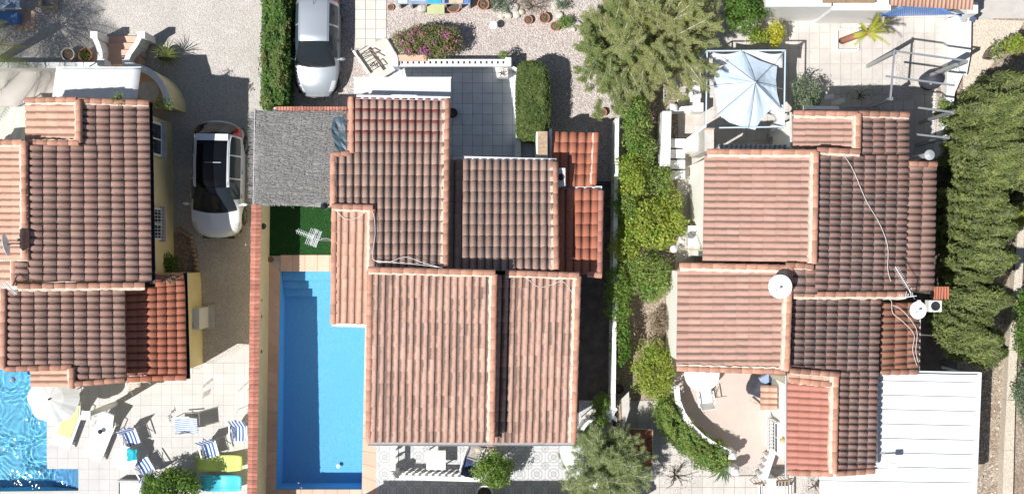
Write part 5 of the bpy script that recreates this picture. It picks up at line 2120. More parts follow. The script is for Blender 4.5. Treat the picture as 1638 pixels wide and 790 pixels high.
for o_ in [o for o in bpy.data.objects if o.get("group") == CH]:
    o_.scale = (1.1, 1.1, 1.08)
t = tag(MB().grid([[P(304, 669, .56), P(314, 669, .56)], [P(304, 681, .56), P(314, 682, .56)]]).build("folded_towel", "blue_cloth", solid=.04), "pale blue folded towel on the reclined chair", "towel")


def sunbed(label, x0, y0, x1, y1, mat):
    t = thing("sunbed", label, "sunbed", P((x0 + x1) / 2, (y0 + y1) / 2))
    m = MB()
    rows = []
    for i in range(13):
        u = i / 12
        z = .30 + (.10 * math.cos(u * math.pi * 2.0)) + (.18 * max(0, u - .7) / .3)
        e = 1 - .18 * (abs(u - .5) * 2) ** 6
        yc, hh = (y0 + y1) / 2, (y1 - y0) / 2 * e
        row = []
        for j in range(7):
            v_ = j / 6 * 2 - 1
            p = P(x0 + (x1 - x0) * u, yc + hh * v_, z)
            p.z = z + .05 * abs(v_) ** 3
            row.append(p)
        rows.append(row)
    m.grid(rows)
    m.build("shell", mat, t, smooth=True, solid=.04)
    for u in (.2, .8):
        MB().rect(x0 + (x1 - x0) * u - 4, y0 + 3, x0 + (x1 - x0) * u + 4, y1 - 3, 0, .2).build("foot", mat, t)
    return t


sunbed("lime green moulded plastic sunbed half in the bush shade", 313, 727, 387, 753, "lime_plastic")
sunbed("turquoise moulded plastic sunbed at the bottom edge of the terrace", 322, 759, 386, 785, "turq_plastic")
# clothes airer and rack
t = thing("clothes_airer", "white empty wire clothes airer leaning by the tile topped wall", "clothes airer", P(388, 640))
for i in range(9):
    y = 618 + i * 5.4
    MB().tube([P(377, y, .9), P(398, y - .5, .9)], .006, 4).build("wire", "white_metal", t)
for x in (377, 398):
    MB().tube([P(x, 617, .9), P(x, 663, .9)], .012, 5).build("side_bar", "white_metal", t)
for x, y in ((377, 618), (398, 618), (377, 662), (398, 662)):
    MB().tube([P(x, y, .9), P(x + (4 if x < 380 else -4), y + (8 if y < 640 else -8), 0)], .011, 5).build("leg", "white_metal", t)
t = thing("drying_rack", "slanting slatted beige rack below the orange porch roof", "rack", P(215, 622))
for i in range(5):
    MB().bar(P(203 + i * 1.4, 626 - i * 3.6, .6 + .05 * i), P(236 - i * .5, 617 - i * 2.6 + 3, .6 + .05 * i), .035, .02).build("slat", "wood_pale", t)
for a, b in (((201, 612), (212, 632)), ((234, 608), (240, 614))):
    MB().bar(P(*a, .75), P(*b, .35), .04).build("side_bar", "white_plastic", t)
for x, y in ((205, 628), (238, 614), (203, 612), (233, 609)):
    MB().bar(P(x, y, .5), P(x, y, .0), .035).build("leg", "wood_pale", t)
c = P(179, 633, 2.0)
t = thing("column", "white round column leaning outward beside the slatted rack", "column", P(186, 640))
m = MB().tube([P(186, 645, .0), P(186, 645, .0) + Vector((0, 0, 2.9))], .10, 14)
m.build("shaft", "white_paint", t, smooth=True)
MB().box(P(186, 645, 0) + Vector((0, 0, 2.95)), (.3, .3, .1)).build("capital", "white_paint", t)
t = thing("low_wall", "low white square framed wall with pale top at the bottom edge", "wall", P(208, 780))
MB().rect(187, 768, 226, 771, 0, .45).build("wall", "gutter_grey", t)
MB().rect(187, 771.2, 190, 800, 0, .45).build("wall", "gutter_grey", t)
MB().rect(190.2, 771.2, 226, 800, 0, .40).build("top", "white_slab", t)
# a net, and two dark slabs standing in for shadows cast from overhead
t = thing("fishing_net", "dark tangled small net lying on the terrace left of the reclined chair", "net", P(275, 662))
m = MB()
for i in range(10):
    a = P(268 + i * 1.2, 672 - i * 2.0)
    m.tube([a + Vector((0, 0, .02)), a + Vector((random.uniform(-.12, .18), random.uniform(-.06, .12), .05)), a + Vector((random.uniform(-.05, .15), random.uniform(0, .2), .02))], .008, 4)
m.build("cord", "black_plastic", t)
for k, (x, y) in enumerate(((331, 612), (330, 630))):
    t = thing("shadow_slab", ("dark diamond slab standing in for a terrace shadow, the upper of two", "dark leaf shaped slab standing in for a terrace shadow, the lower of two")[k], "shadow_slab", P(x, y))
    d = ((-6, 4), (8, -8), (9, -4), (-6, 8)) if k == 0 else ((-7, 7), (-4, -3), (7, -9), (4, 1))
    MB().prism([P(x + a, y + b, .05) for a, b in d], .02).build("slab", "timber_grey", t)  # shadow of something overhead, drawn as a dark slab

# L pool extras
tag(MB().lathe(P(20, 607, -.05), [(0, -.1), (.09, -.08), (.11, 0), (.09, .05), (0, .08)], 14).build("chlorine_float", "blue_grey", smooth=True), "small blue grey float drifting in the rippled pool", "float")

# ================================================================ boundary wall with tile coping, reed canopy
bw = thing("boundary_wall", "long boundary wall between drive and blue pool, topped with red tiles", "wall", P(412, 560))
wt = MB()
a0, a1, b1, b0 = P(405.5, 326, 1.88), P(414, 326, 1.88), P(407, 850, 1.88), P(398.5, 850, 1.88)
wt.prism([a0, a1, b1, b0], 0).build("wall", "wall_yellow", bw)
me = None
nn = 82
for i in range(nn):
    u = (i + .5) / nn
    c = P(409.8, 327, 1.93).lerp(P(402.3, 850, 1.93), u)
    if me is None:
        m = MB()
        rows = []
        for x, dz in ((-.17, -.045), (0, .012), (.17, -.045)):
            rows.append([(x, y, dz + z) for y, z in ((-.075, -.02), (-.05, .02), (0, .035), (.045, .022), (.078, -.004))])
        o = m.grid(rows).build("coping_tile", "coping_red", None, solid=.014)
        o.parent = bw
        me = o.data
    else:
        o = bpy.data.objects.new("coping_tile", me)
        COL.objects.link(o)
        o.parent = bw
        md = o.modifiers.new("solid", 'SOLIDIFY')
        md.thickness = .014
    o.location = c - ORG[bw.name] + Vector((random.uniform(-.008, .008), 0, random.uniform(-.004, .004)))
    o.rotation_euler = (random.gauss(0, .03), 0, random.gauss(0, .03))
    o['tint'] = random.random()
for y in (352, 385, 405, 480, 506, 562):
    MB().box(P(417, y, 1.2) + Vector((.02, 0, 0)), (.06, .10, .10)).build("wall_peg", "rust", bw)
tag(MB().lathe(P(421, 362, 1.3), [(0, -.1), (.09, -.08), (.11, 0), (0, .1)], 12).build("wall_lamp", "dark_metal", smooth=True), "small dark lamp on the pool side of the tile topped wall", "lamp")

gr = rng.random((17000, 2))
gp = np.array([tuple(P(431 + 102 * u, 329 + 80 * v_, 0)) for u, v_ in gr])
gp[:, 2] = .03
gv, gf, gt = leaf_quads(gp, np.tile(np.array([0, 0, 1.0]), (len(gp), 1)), .05, .35, .5)
arr_mesh("artificial_grass", gv, gf, "turf", tint=gt, kind="stuff")

rc = thing("reed_canopy", "grey reed thatched canopy between the drive and the brown tiled roofs", "canopy", P(480, 250))
m = MB()
rows = []
for i in range(25):
    u = i / 24
    row = []
    for j in range(23):
        v_ = j / 22
        x = (407 - 2 * v_) * (1 - u) + (553 - 22 * v_) * u
        y = 176 + (182 - 176) * u + (328 - 178) * v_
        z = 2.45 + .05 * vnoise(u * 3, v_ * 3, 2) - .06 * math.sin(math.pi * u) + .018 * vnoise(u * 20, v_ * 20, 5)
        e = random.uniform(-1.2, 1.2) if i in (0, 24) or j in (0, 22) else 0
        row.append(P(x + e, y + e, z))
    rows.append(row)
m.grid(rows).build("thatch", "reed", rc, smooth=True, solid=.05)
m = MB()
for i in range(2600):
    u, v_ = random.random(), random.random()
    x = (405 - 2 * v_) * (1 - u) + (553 - 22 * v_) * u
    y = 178 + 149 * v_
    ang = random.gauss(0, .25) + (.0 if random.random() < .85 else 1.4)
    p = P(x, y, 2.50 + random.uniform(-.02, .02))
    d = Vector((math.cos(ang), math.sin(ang), random.uniform(-.03, .03))) * random.uniform(.08, .22)
    m.bar(p - d, p + d, .008)
for i in range(420):
    v_ = random.random() * .92
    p = P(409, 180 + 150 * v_, 2.46)
    d = Vector((-1, random.uniform(-.25, .25), random.uniform(-.3, .02))) * random.uniform(.08, .30)
    m.bar(p, p + d, .009)
for i in range(160):
    p = P(410 + 120 * random.random(), 327, 2.44)
    d = Vector((random.uniform(-.3, .3), -1, -.2)) * random.uniform(.02, .07)
    m.bar(p, p + d, .010)
m.build("reed_stems", "reed", rc, kind="stuff")
MB().tube([P(407.5, 176, 2.50), P(405, 328, 2.50)], .012, 5).build("edge_wire", "white_metal", rc)
for x, y in ((412, 182), (545, 188), (410, 322), (528, 322)):
    MB().tube([P(x, y, 2.38), zat(P(x, y, 2.38), 0)], .04, 7).build("post", "wood", rc)
m = MB()
rows = []
for i in range(9):
    v_ = i / 8
    rows.append([P(534 + 22 * u - 4 * math.sin(v_ * 5), 188 + 62 * v_, 2.55 + .09 * vnoise(u * 4, v_ * 6, 3) - .06 * u) for u in (0, .25, .5, .75, 1)])
tag(m.grid(rows).build("tarpaulin", "tarp_blue", solid=.01), "crumpled dark blue tarpaulin on the right edge of the reed canopy", "tarpaulin")
fw = thing("front_wall", "low wall capped with a row of red bricks above the reed canopy", "wall", P(500, 176))
MB().rect(438, 172, 556, 181, 0, 2.30).build("wall", "wall_cream", fw)
for i in range(25):
    x = 440 + i * 4.6
    mm = MB()
    mm.rect(x, 170.5, x + 4.2, 181.5, 2.30, 2.36 + random.uniform(0, .012))
    o = mm.build("coping_tile", "coping_red", fw, bevel=.01)
    o['tint'] = random.random()
# globe lamp on a bracket over the lawn; pots
t = thing("wall_lamp", "dark globe lamp on a short arm at the canopy corner, casting a long shadow", "lamp", P(519, 330, 3.6))
MB().lathe(P(519, 330, 3.95), [(0, -.13), (.09, -.10), (.13, 0), (.09, .10), (0, .13)], 16).build("globe", "dark_glass", t, smooth=True)
MB().tube([P(519, 330, 3.8), P(519, 330, 3.7), P(532, 326, 3.7)], .025, 6).build("arm", "black_plastic", t)
t = yagi("white aerial with grid reflector over the artificial lawn", 512, 384, 4.6, R(158), .85, mast=P(533, 385, 4.1))
m = MB().tube([P(514, 382, 4.6), P(522, 381, 4.45), P(531, 384, 4.2)], .018, 6)
m.build("arm", "white_metal", t)
t = pot("terracotta pot with brown dried plant in the wall corner by the pool", 433, 415, .11, .2, "leaf_dry", .15, z=.04)


def cable(name, label, pts, r=.009, mat="white_plastic"):
    p = [P(*q) for q in pts]
    out = []
    for i in range(len(p) - 1):
        a, b, c, d = p[max(i - 1, 0)], p[i], p[i + 1], p[min(i + 2, len(p) - 1)]
        for k in range(6):
            u = k / 6
            out.append(.5 * ((2 * b) + (c - a) * u + (2 * a - 5 * b + 4 * c - d) * u * u + (3 * b - a - 3 * c + d) * u ** 3))
    out.append(p[-1])
    return tag(MB().tube(out, r, 5).build(name, mat, smooth=True), label, "cable")


cable("cable", "white cable looping down the ridge corner and along the brown roof bottom", [(537, 336, 4.62), (552, 350, 4.58), (572, 348, 4.55), (590, 336, 4.6), (598, 345, 4.75), (600, 375, 4.9), (596, 405, 5.02), (600, 417, 5.1), (622, 419, 5.14), (648, 411, 5.12), (676, 420, 5.16), (705, 428, 5.3)])
cable("cable", "second white cable along the foot of the brown roof, below the looped one", [(600, 417, 5.12), (630, 420, 5.15), (668, 423, 5.17), (708, 428, 5.28)])
cable("cable", "thin white cable waving across the top tiles of the lower right pink roof", [(811, 441, 4.52), (836, 441, 4.52), (860, 458, 4.42), (880, 456, 4.42), (900, 450, 4.46), (915, 468, 4.38)])
cable("cable", "white cable at the lower right corner of the pink roof", [(913, 600, 3.75), (916, 650, 3.52), (914, 690, 3.32), (920, 695, 3.3)])

# --- white patio wall, awning, gate, path
pw = thing("patio_wall", "white patio wall with a row of round holes along the shaded patio", "wall", P(720, 103))
MB().rect(634, 98, 813, 107, 0, .35).build("wall", "white_paint", pw)
MB().rect(632, 95, 815, 97.6, .80, .92).build("rail", "white_paint", pw)
MB().rect(632, 102.4, 815, 106.5, .80, .92).build("rail", "white_paint", pw)
m = MB()
for i in range(20):
    x = 636 + i * 9
    MB().rect(x, 97.9, x + 5.6, 102.2, .35, .91).build("baluster", "white_paint", pw)
for x, y in ((632, 99), (813, 99)):
    MB().rect(x - 5, y - 7, x + 5, y + 7, 0, 1.05).build("pillar", "white_paint", pw, bevel=.02)
MB().prism([P(818, 97, .5), P(834, 106, .5), P(832, 112, .5), P(815, 104, .5)], 0).build("wall", "white_paint", pw) if False else None
lw = thing("patio_wall", "low white wall between the patio and the clipped hedge block", "wall", P(829, 160))
MB().prism([P(812, 101, .6), P(830, 111, .6), P(829, 222, .6), P(825, 222, .6), P(826, 113, .6), P(811, 105, .6)], 0).build("wall", "white_paint", lw)
MB().rect(824, 221, 833, 252, 0, .62).build("pillar", "white_paint", lw)
t = thing("planter", "cream rectangular planter box by the bougainvillea", "planter", P(659, 93))
MB().rect(637, 88, 682, 98, 0, 1.0).build("box", "peach_coping", t)
t = thing("sculpture", "small dark twisted sculpture on a white pedestal in the patio corner", "sculpture", P(806, 116))
MB().rect(797, 109, 813, 123, 0, .75).build("pedestal", "white_paint", t, bevel=.02)
m = MB()
bc = P(803, 118, .78)
for k in range(5):
    a = R(72 * k + 20)
    m.tube([bc + Vector((0, 0, .02)), bc + Vector((.10 * math.cos(a), .10 * math.sin(a), .12)), bc + Vector((.20 * math.cos(a + .5), .18 * math.sin(a + .5), .10 + .05 * k))], .025, 6, r1=.01)
m.build("figure", "wood", t, smooth=True)
aw = thing("awning", "flat white awning along the top edge of the brown roof", "awning", P(643, 140))
MB().prism([P(566, 125, 2.75), P(721, 128, 2.75), P(721, 150, 2.95), P(566, 148, 2.95)], 2.7).build("top", "white_metal", aw) if False else MB().grid([[P(566, 125, 2.75), P(721, 127, 2.75)], [P(566, 137, 2.83), P(721, 139, 2.83)], [P(566, 150, 2.92), P(721, 153, 2.92)]]).build("top", "white_cloth", aw, solid=.03)
MB().rect(565, 123.5, 722, 126, 2.68, 2.80).build("front_bar", "white_metal", aw)
for x in (568, 718):
    MB().bar(P(x, 126, 2.7), zat(P(x, 126, 2.7), 0), .06).build("post", "white_metal", aw)
pot("round dark pot on the shaded patio beside the brown roof edge", 724, 181, .17, .35, mat="black_plastic")
gp_ = thing("path_gate", "open white framed gate panels on the cream path above the awning", "gate", P(605, 95))
for a, b in (((565, 82), (590, 118)), ((617, 63), (637, 97))):
    MB().bar(P(*a, .9), P(*b, .9), .07, .10).build("gate_frame", "white_paint", gp_)
    MB().bar(P(*a, .2), P(*b, .2), .05, .10).build("gate_frame", "white_paint", gp_)
    n = 8
    for i in range(n):
        u = (i + .5) / n
        q0, q1 = P(*a, .2).lerp(P(*b, .2), u), P(*a, .9).lerp(P(*b, .9), u)
        q1 = zat(q0, .88)
        MB().bar(q0, q1, .02).build("gate_bar", "white_metal", gp_)
tag(MB().prism([P(565, 84, 0) + Vector((0, 0, .03)), P(617, 60, 0) + Vector((0, 0, .03)), P(640, 100, 0) + Vector((0, 0, .03)), P(632, 124, 0) + Vector((0, 0, .03)), P(592, 124, 0) + Vector((0, 0, .03))], 0).build("forecourt", "path_slab"), "pale", "x")
bpy.data.objects["forecourt"]['kind'] = "structure"
for k in ("label", "category"):
    del bpy.data.objects["forecourt"][k]
t = thing("boot_rack", "brown metal bar rack on the cream path by the gate", "rack", P(592, 96))
for a, b in (((577, 87), (590, 79)), ((590, 79), (600, 84)), ((581, 93), (596, 86)), ((596, 86), (607, 92)), ((592, 106), (603, 96)), ((603, 96), (611, 105)), ((596, 110), (592, 103)), ((602, 108), (598, 100))):
    MB().bar(P(*a, .35), P(*b, .35), .03).build("bar", "wood", t)
for q in ((577, 87), (600, 84), (611, 105), (592, 106)):
    MB().bar(P(*q, .35), P(*q, .06), .025).build("leg", "wood", t)
tag(MB().lathe(P(632, 101, 0), [(.12, 0), (.15, .2), (.13, .35), (0, .4)], 9).build("boulder", "rock_pale"), "pale boulder at the corner of the white patio wall", "rock")
# top of the garden: benches of junk, pots, rocks
t = thing("potting_bench", "blue grey potting bench cluttered with boards along the top edge", "bench", P(692, 0))
MB().rect(635, -12, 752, 7, .62, .66).build("bench_top", "blue_grey", t)
for x in (637, 656, 680, 711, 735, 749):
    MB().rect(x, -11, x + 3, 9, 0, .61).build("leg", "gutter_grey", t)
for q, mt in (((637, -10, 652, 6), "blue_cloth"), ((657, -10, 682, 1), "white_paint"), ((684, -10, 706, 5), "turq_cloth"), ((711, -10, 718, 5), "navy_cloth"), ((718, -8, 741, 6), "wood_pale"), ((742, -10, 750, 5), "blue_paint")):
    o = tag(MB().rect(*q, .665, .70).build("board", mt, bevel=.005), "%s board lying on the potting bench" % {"blue_cloth": "pale blue", "white_paint": "white", "turq_cloth": "turquoise", "navy_cloth": "navy", "wood_pale": "bare wooden", "blue_paint": "bright blue"}[mt], "board")
tag(MB().rect(683, 7, 711, 23, .30, .36).build("board", "olive_cloth", bevel=.01), "olive green square board below the potting bench", "board")
t = thing("plastic_bag", "crumpled pale grey plastic bag beside the olive green board", "bag", P(675, 15))
m = MB()
rows = []
for i in range(9):
    th = math.pi * i / 8
    rows.append([P(675, 14, .2) + Vector((math.sin(th) * .19 * math.cos(a) * (1 + .3 * vnoise(i, a * 2, 1)), math.sin(th) * .17 * math.sin(a) * (1 + .3 * vnoise(i, a * 3, 4)), .14 * math.cos(th) + .04 * vnoise(i * 1.3, a * 4, 2))) for a in [2 * math.pi * k / 14 for k in range(14)]])
m.grid(rows, closed=True).build("bag", "concrete", t, smooth=True)
pot("small empty terracotta saucer pot at the path edge", 625, 12, .12, .1)
pot("terracotta bowl with white stones under the potting bench", 725, 10, .25, .18, mat="terracotta")
pot("glazed pot with dry plant at the top edge, left of the grey green bush", 773, 7, .21, .4, "leaf_dry", .2)
pot("terracotta bowl with dry soil, leftmost of the three bowls", 845, 32, .16, .2, "leaf_dry", .14)
pot("terracotta bowl with dry twigs, largest of the three bowls", 871, 29, .19, .22, "leaf_dry", .16)
pot("terracotta bowl with a pale cup in it, lowest of the three bowls", 888, 42, .17, .22, "leaf_grey", .1)
pot("terracotta pot on its side under the drooping feathery tree", 964, 180, .15, .25)
t = thing("birdbath", "round white birdbath on a thin stand in the pink gravel", "birdbath", P(789, 43))
MB().lathe(P(789, 41, .50), [(.14, -.03), (.145, 0), (.13, 0), (0, -.015)], 24).build("basin", "white_paint", t)
MB().tube([P(789, 41, .48), zat(P(789, 41, .48), 0)], .03, 8).build("stem", "white_paint", t)
RX = [(806, 19, .18), (813, 26, .14), (822, 12, .20), (826, 24, .16), (834, 20, .12), (802, 26, .11), (887, 8, .2), (895, 25, .15), (925, 40, .14), (917, 48, .1)]
for i, (x, y, r) in enumerate(RX):
    m = MB()
    rows = []
    for a_ in range(6):
        th = math.pi * a_ / 5
        rows.append([P(x, y, .05) + Vector((math.sin(th) * r * math.cos(b_) * (1 + .35 * vnoise(i * 3 + math.cos(b_) * 1.5, a_ * .8, i)), math.sin(th) * r * math.sin(b_) * (1 + .35 * vnoise(i * 5 + math.sin(b_) * 1.5, a_, i)), r * .55 * math.cos(th) + .04)) for b_ in [2 * math.pi * k / 8 for k in range(8)]])
    o = m.grid(rows, closed=True).build("rock", "rock_pale")
    tag(o, ("larger pale rock below the grey green bush", "small pale rock left of the terracotta bowls", "largest pale rock above the leftmost terracotta bowl", "pale rock touching the leftmost terracotta bowl",
            "smallest pale rock between bush and dry shrub", "flat pale rock nearest the grey green bush's lower edge", "big upright pale rock right of the dry shrub", "pale rock beside the fern like plant",
            "pale rock at the feathery tree's left edge", "small pale rock below the fern like plant")[i], "rock", "pale rocks edging the top garden bed")
# chimney, air conditioner
t = thing("chimney", "square white chimney with brown stone cap beside the hedge block", "chimney", P(868, 232))
MB().rect(858, 211, 877, 251, 0, 2.9).build("stack", "white_paint", t)
MB().rect(860, 210, 876, 248, 2.9, 3.0).build("cap", "stone_cap", t, bevel=.02)
t = thing("wall", "narrow white wall top beside the chimney", "wall", P(880, 230))
MB().rect(879, 206, 883, 256, 0, 2.45).build("wall", "white_paint", t)


def aircon(label, px, py, z, w_, d_, h_, fan=(0, 0, 1)):
    c = P(px, py, z)
    t = thing("air_conditioner", label, "air conditioner", c)
    MB().box(c, (w_, d_, h_)).build("case", "white_plastic", t, bevel=.02)
    f = Vector(fan)
    q = c + Vector((f.x * w_ / 2, f.y * d_ / 2, f.z * h_ / 2))
    r = min(w_ if not f.x else 9, d_ if not f.y else 9, h_ if not f.z else 9) * .40
    MB().lathe(q, [(r, 0), (r, .012), (r * .9, .014), (0, .006)], 22, axis=f).build("fan_grille", "black_plastic", t)
    for sg in (-1, 1):
        MB().bar(c + Vector((sg * w_ * .3, 0, -h_ / 2)), c + Vector((sg * w_ * .3, 0, -h_ / 2 - .12)), .04).build("foot", "grey_metal", t)
    return t


aircon("white air conditioner unit in the shade between the brown and orange roofs", 897, 284, 3.1, .30, .62, .5, (0, 0, 1))

# --- side path, white fence, clutter
fe = thing("garden_fence_wall", "long white wall between the shaded side path and the lane", "wall", P(985, 400))
MB().prism([P(984, 190, 1.4), P(990, 190, 1.4), P(984, 655, 1.4), P(978, 655, 1.4)], 0).build("wall", "white_paint", fe)
for i in range(20):
    y = 190 + i * 23.2
    x = 987 - 6 * i / 20
    o = MB().rect(x - 3.2, y, x + 3.2, y + 22.6, 1.40, 1.45).build("coping", "white_paint", fe)
t = thing("folding_bed_frame", "folded white board with wooden frame leaning at the white wall end", "folding bed", P(1000, 655))
m = MB()
m.prism([P(992, 640, 1.0), P(1006, 626, 1.0), P(1007, 655, 1.0), P(997, 688, 1.0), P(992, 684, 1.0)], .95).build("board", "concrete", t)
for k in range(3):
    MB().bar(P(989 + k * 1.5, 638 + k, 1.05), P(991 + k * 1.5, 690, 1.0), .03).build("frame", ("wood", "wood_pale", "wood")[k], t)
for q in ((994, 642), (1005, 630), (997, 684)):
    MB().bar(P(*q, .96), P(*q, 0), .04).build("leg", "wood", t)
t = thing("rusty_table", "rusty sheet metal table with pale frame beside the feathery tree", "table", P(1028, 715))
MB().rect(1004, 686, 1043, 744, .85, .87).build("table_top", "rust", t)
for a, b in (((1003, 685), (1044, 687)), ((1044, 687), (1043, 746)), ((1003, 745), (1043, 746)), ((1003, 685), (1003, 745))):
    MB().bar(P(*a, .88), P(*b, .88), .03).build("frame", "wood_pale", t)
for q in ((1005, 688), (1041, 689), (1041, 742), (1005, 742)):
    MB().bar(P(*q, .84), P(*q, 0), .04).build("leg", "wood", t)
m = MB()
for k in range(5):
    m.tube([P(995 + k, 688, .92), P(1005 + k * 3, 695 + k, 1.0), P(1022 - k, 703 + k * 2, .96)], .02, 5)
tag(m.build("umbrella_bundle", "grey_metal"), "bundle of grey folded poles lying over the rusty table corner", "poles")
tag(MB().tube([P(991, 680, 1.15), P(991, 712, 1.1)], .03, 7).build("pole", "dark_metal"), "dark pole beside the folded white board", "pole")
t = thing("white_sack", "torn white sacking hanging at the end of the white wall", "sack", P(978, 660))
m = MB()
m.grid([[P(972 + 13 * u + 3 * math.sin(v_ * 9), 648 + 24 * v_ + 2 * math.sin(u * 8), 1.15 + .12 * vnoise(u * 4, v_ * 5, 3)) for u in (0, .2, .4, .6, .8, 1)] for v_ in (0, .2, .4, .6, .8, 1)]).build("sack", "white_cloth", t, solid=.02)
MB().bar(P(978, 655, 1.1), zat(P(978, 655, 1.1), 0), .04).build("stake", "wood", t)
pot("round dark tyre shaped pot behind the white wall", 990, 622, .17, .4, mat="black_plastic")
t = thing("shade_sail", "white oval shade cloth under the feathery tree", "shade cloth", P(935, 740))
rows = []
for k in range(9):
    q = k / 8
    row = []
    for a in range(28):
        th = 2 * math.pi * a / 28
        ex_ = 52 * math.cos(th) * q
        ey_ = 24 * math.sin(th) * q
        row.append(P(935 + ex_ * .72 - ey_ * .55, 742 + ex_ * .62 + ey_ * .95, 1.75 + .25 * (1 - q * q) + .03 * vnoise(ex_ * .1, ey_ * .1, 3)))
    rows.append(row)
MB().grid(rows, closed=True).build("cloth", "white_cloth", t, smooth=True, solid=.015)
MB().tube([P(935, 742, 1.95), zat(P(935, 742, 1.95), 0)], .03, 8).build("pole", "white_metal", t)
t = thing("arched_wall", "low curved white wall beside the pink roof corner", "wall", P(945, 675))
m = MB()
pts = [P(926 + 40 * (1 - math.cos(k * math.pi / 20)), 708 - 42 * math.sin(k * math.pi / 20), 1.2) for k in range(11)]
for i in range(10):
    m.bar(pts[i] - Vector((0, 0, .6)), pts[i + 1] - Vector((0, 0, .6)), .12, 1.2)
m.build("wall", "white_paint", t)
tag(MB().prism([P(930, 668, .35), P(948, 652, .35), P(975, 650, .35), P(975, 664, .35), P(938, 670, .35)], .05).build("step", "path_slab"), "pale angled step at the end of the shaded side path", "step")

# --- south terrace
t = thing("balustrade", "white balustrade round the patterned terrace corner", "balustrade", P(700, 752))
balustrade(t, P(636, 755), P(772, 759), .85)
balustrade(t, P(633, 700), P(633, 748), .85)
MB().box(P(634, 752) + Vector((0, 0, .5)), (.26, .26, 1.0)).build("pillar", "white_paint", t)
MB().lathe(P(634, 752) + Vector((0, 0, 1.02)), [(.05, 0), (.11, .06), (.12, .13), (.08, .2), (0, .23)], 14).build("finial", "white_paint", t, smooth=True)
t = thing("square_table", "white square table on the patterned terrace", "table", P(698, 737))
MB().rect(682, 720, 713, 751, .72, .76).build("table_top", "white_plastic", t, bevel=.015)
for q in ((685, 723), (710, 723), (710, 748), (685, 748)):
    MB().bar(P(*q, .72), zat(P(*q, .72), .02), .04).build("leg", "white_plastic", t)
armchair("folding_chair", "dark blue chair with white tube frame beside the square table", "navy_cloth", P(752, 738), R(-15), frame="white_metal", recline=.2)
armchair("folding_chair", "grey mesh chair behind the dark blue one, near the stone wall", "timber_grey", P(758, 722), R(160), frame="grey_metal", recline=.3)
t = thing("stone_planter", "yellowish stone block planter behind the orange tree", "planter", P(775, 714))
for i in range(4):
    for j in range(2):
        o = MB().rect(758 + i * 8.5 + j * 3, 707 + j * 8, 765.6 + i * 8.5 + j * 3, 714.3 + j * 8, 0, .45 + random.uniform(-.02, .02)).build("stone", "stone_wall_mat", t, bevel=.02)
        o['tint'] = random.random()
pot("white glazed pot holding the orange tree", 775, 790, .30, .5, mat="white_paint")
tag(MB().lathe(P(915, 785, .6), [(0, -.6), (.28, -.5), (.36, -.2), (.3, .02), (.15, .12), (0, .15)], 14).build("boulder", "rock_pale", smooth=True), "pale tan boulder under the bottom feathery tree", "rock")
# wall closing the terrace to the south, just below the picture, tile topped
t = thing("boundary_wall", "tile topped wall below the patterned terrace, casting the scalloped shadow", "wall", P(790, 822))
MB().rect(556, 818, 1015, 826, 0, 1.9).build("wall", "wall_cream", t)
for i in range(65):
    o = bpy.data.objects.new("coping_tile", me)
    COL.objects.link(o)
    o.parent = t
    md = o.modifiers.new("solid", 'SOLIDIFY')
    md.thickness = .014
    o.location = P(560 + i * 7.0, 821, 1.95) - ORG[t.name]
    o.rotation_euler = (0, 0, R(90))
    o['tint'] = random.random()
for q, z in (((430, 5), .02),):
    pass
# pool bits
tag(MB().lathe(P(541, 745, -1.0), [(0, 0), (.08, .01), (0, .03)], 14).build("pool_drain", "white_plastic"), "round white drain cover on the pool floor", "drain")
for i, (x, y) in enumerate(((477, 772), (482, 780))):
    tag(MB().lathe(P(x, y, -.06), [(0, -.01), (.03, 0), (0, .01)], 6, sx=1.4).build("fallen_leaf", "wood_pale"), ("larger tan leaf floating at the pool's lower end", "small pale leaf floating at the pool's very bottom edge")[i], "leaf")

# ================================================================ right house surroundings
# fabric gazebo
g = thing("gazebo", "pale blue fabric gazebo stretched on a square metal frame", "gazebo", P(1195, 140))
zt = 2.5
cn = [(1131, 82), (1256, 81), (1254, 203), (1129, 205)]
for i in range(4):
    MB().bar(P(*cn[i], zt), P(*cn[(i + 1) % 4], zt), .045, .04).build("top_bar", "blue_cloth", g)
    MB().bar(P(*cn[i], zt), zat(P(*cn[i], zt), 0), .045).build("post", "blue_cloth", g)
ctr = P(1208, 132, 2.95)
outl = [(1185, 82), (1214, 97), (1243, 107), (1241, 128), (1243, 150), (1249, 174), (1233, 176), (1220, 187), (1208, 208), (1190, 204), (1166, 196), (1149, 183), (1145, 160), (1141, 132), (1144, 117), (1165, 98)]
m = MB()
rows = []
for q in (0.02, .25, .5, .75, 1.0):
    row = []
    for i in range(len(outl)):
        for s_ in (0, .5):
            a, b = outl[i], outl[(i + 1) % len(outl)]
            e = P(a[0] + (b[0] - a[0]) * s_, a[1] + (b[1] - a[1]) * s_, 2.42)
            p = ctr.lerp(e, q)
            p.z -= .10 * math.sin(math.pi * q) * (1 if i % 2 == 0 else .5)
            row.append(p)
    rows.append(row)
m.grid(rows, closed=True).build("canopy", "blue_cloth", g, smooth=False, solid=.01)
for i in range(8):
    e = P(*[(1185, 80), (1254, 84), (1252, 143), (1250, 176), (1196, 208), (1140, 190), (1132, 138), (1150, 92)][i], 2.50)
    MB().tube([ctr + Vector((0, 0, .03)), ctr.lerp(e, .5) + Vector((0, 0, .0)), e + Vector((0, 0, .02))], .010, 5).build("rib", "grey_metal", g)
MB().lathe(ctr, [(.05, -.02), (.05, .05), (0, .08)], 10).build("hub", "grey_metal", g)
m = MB()
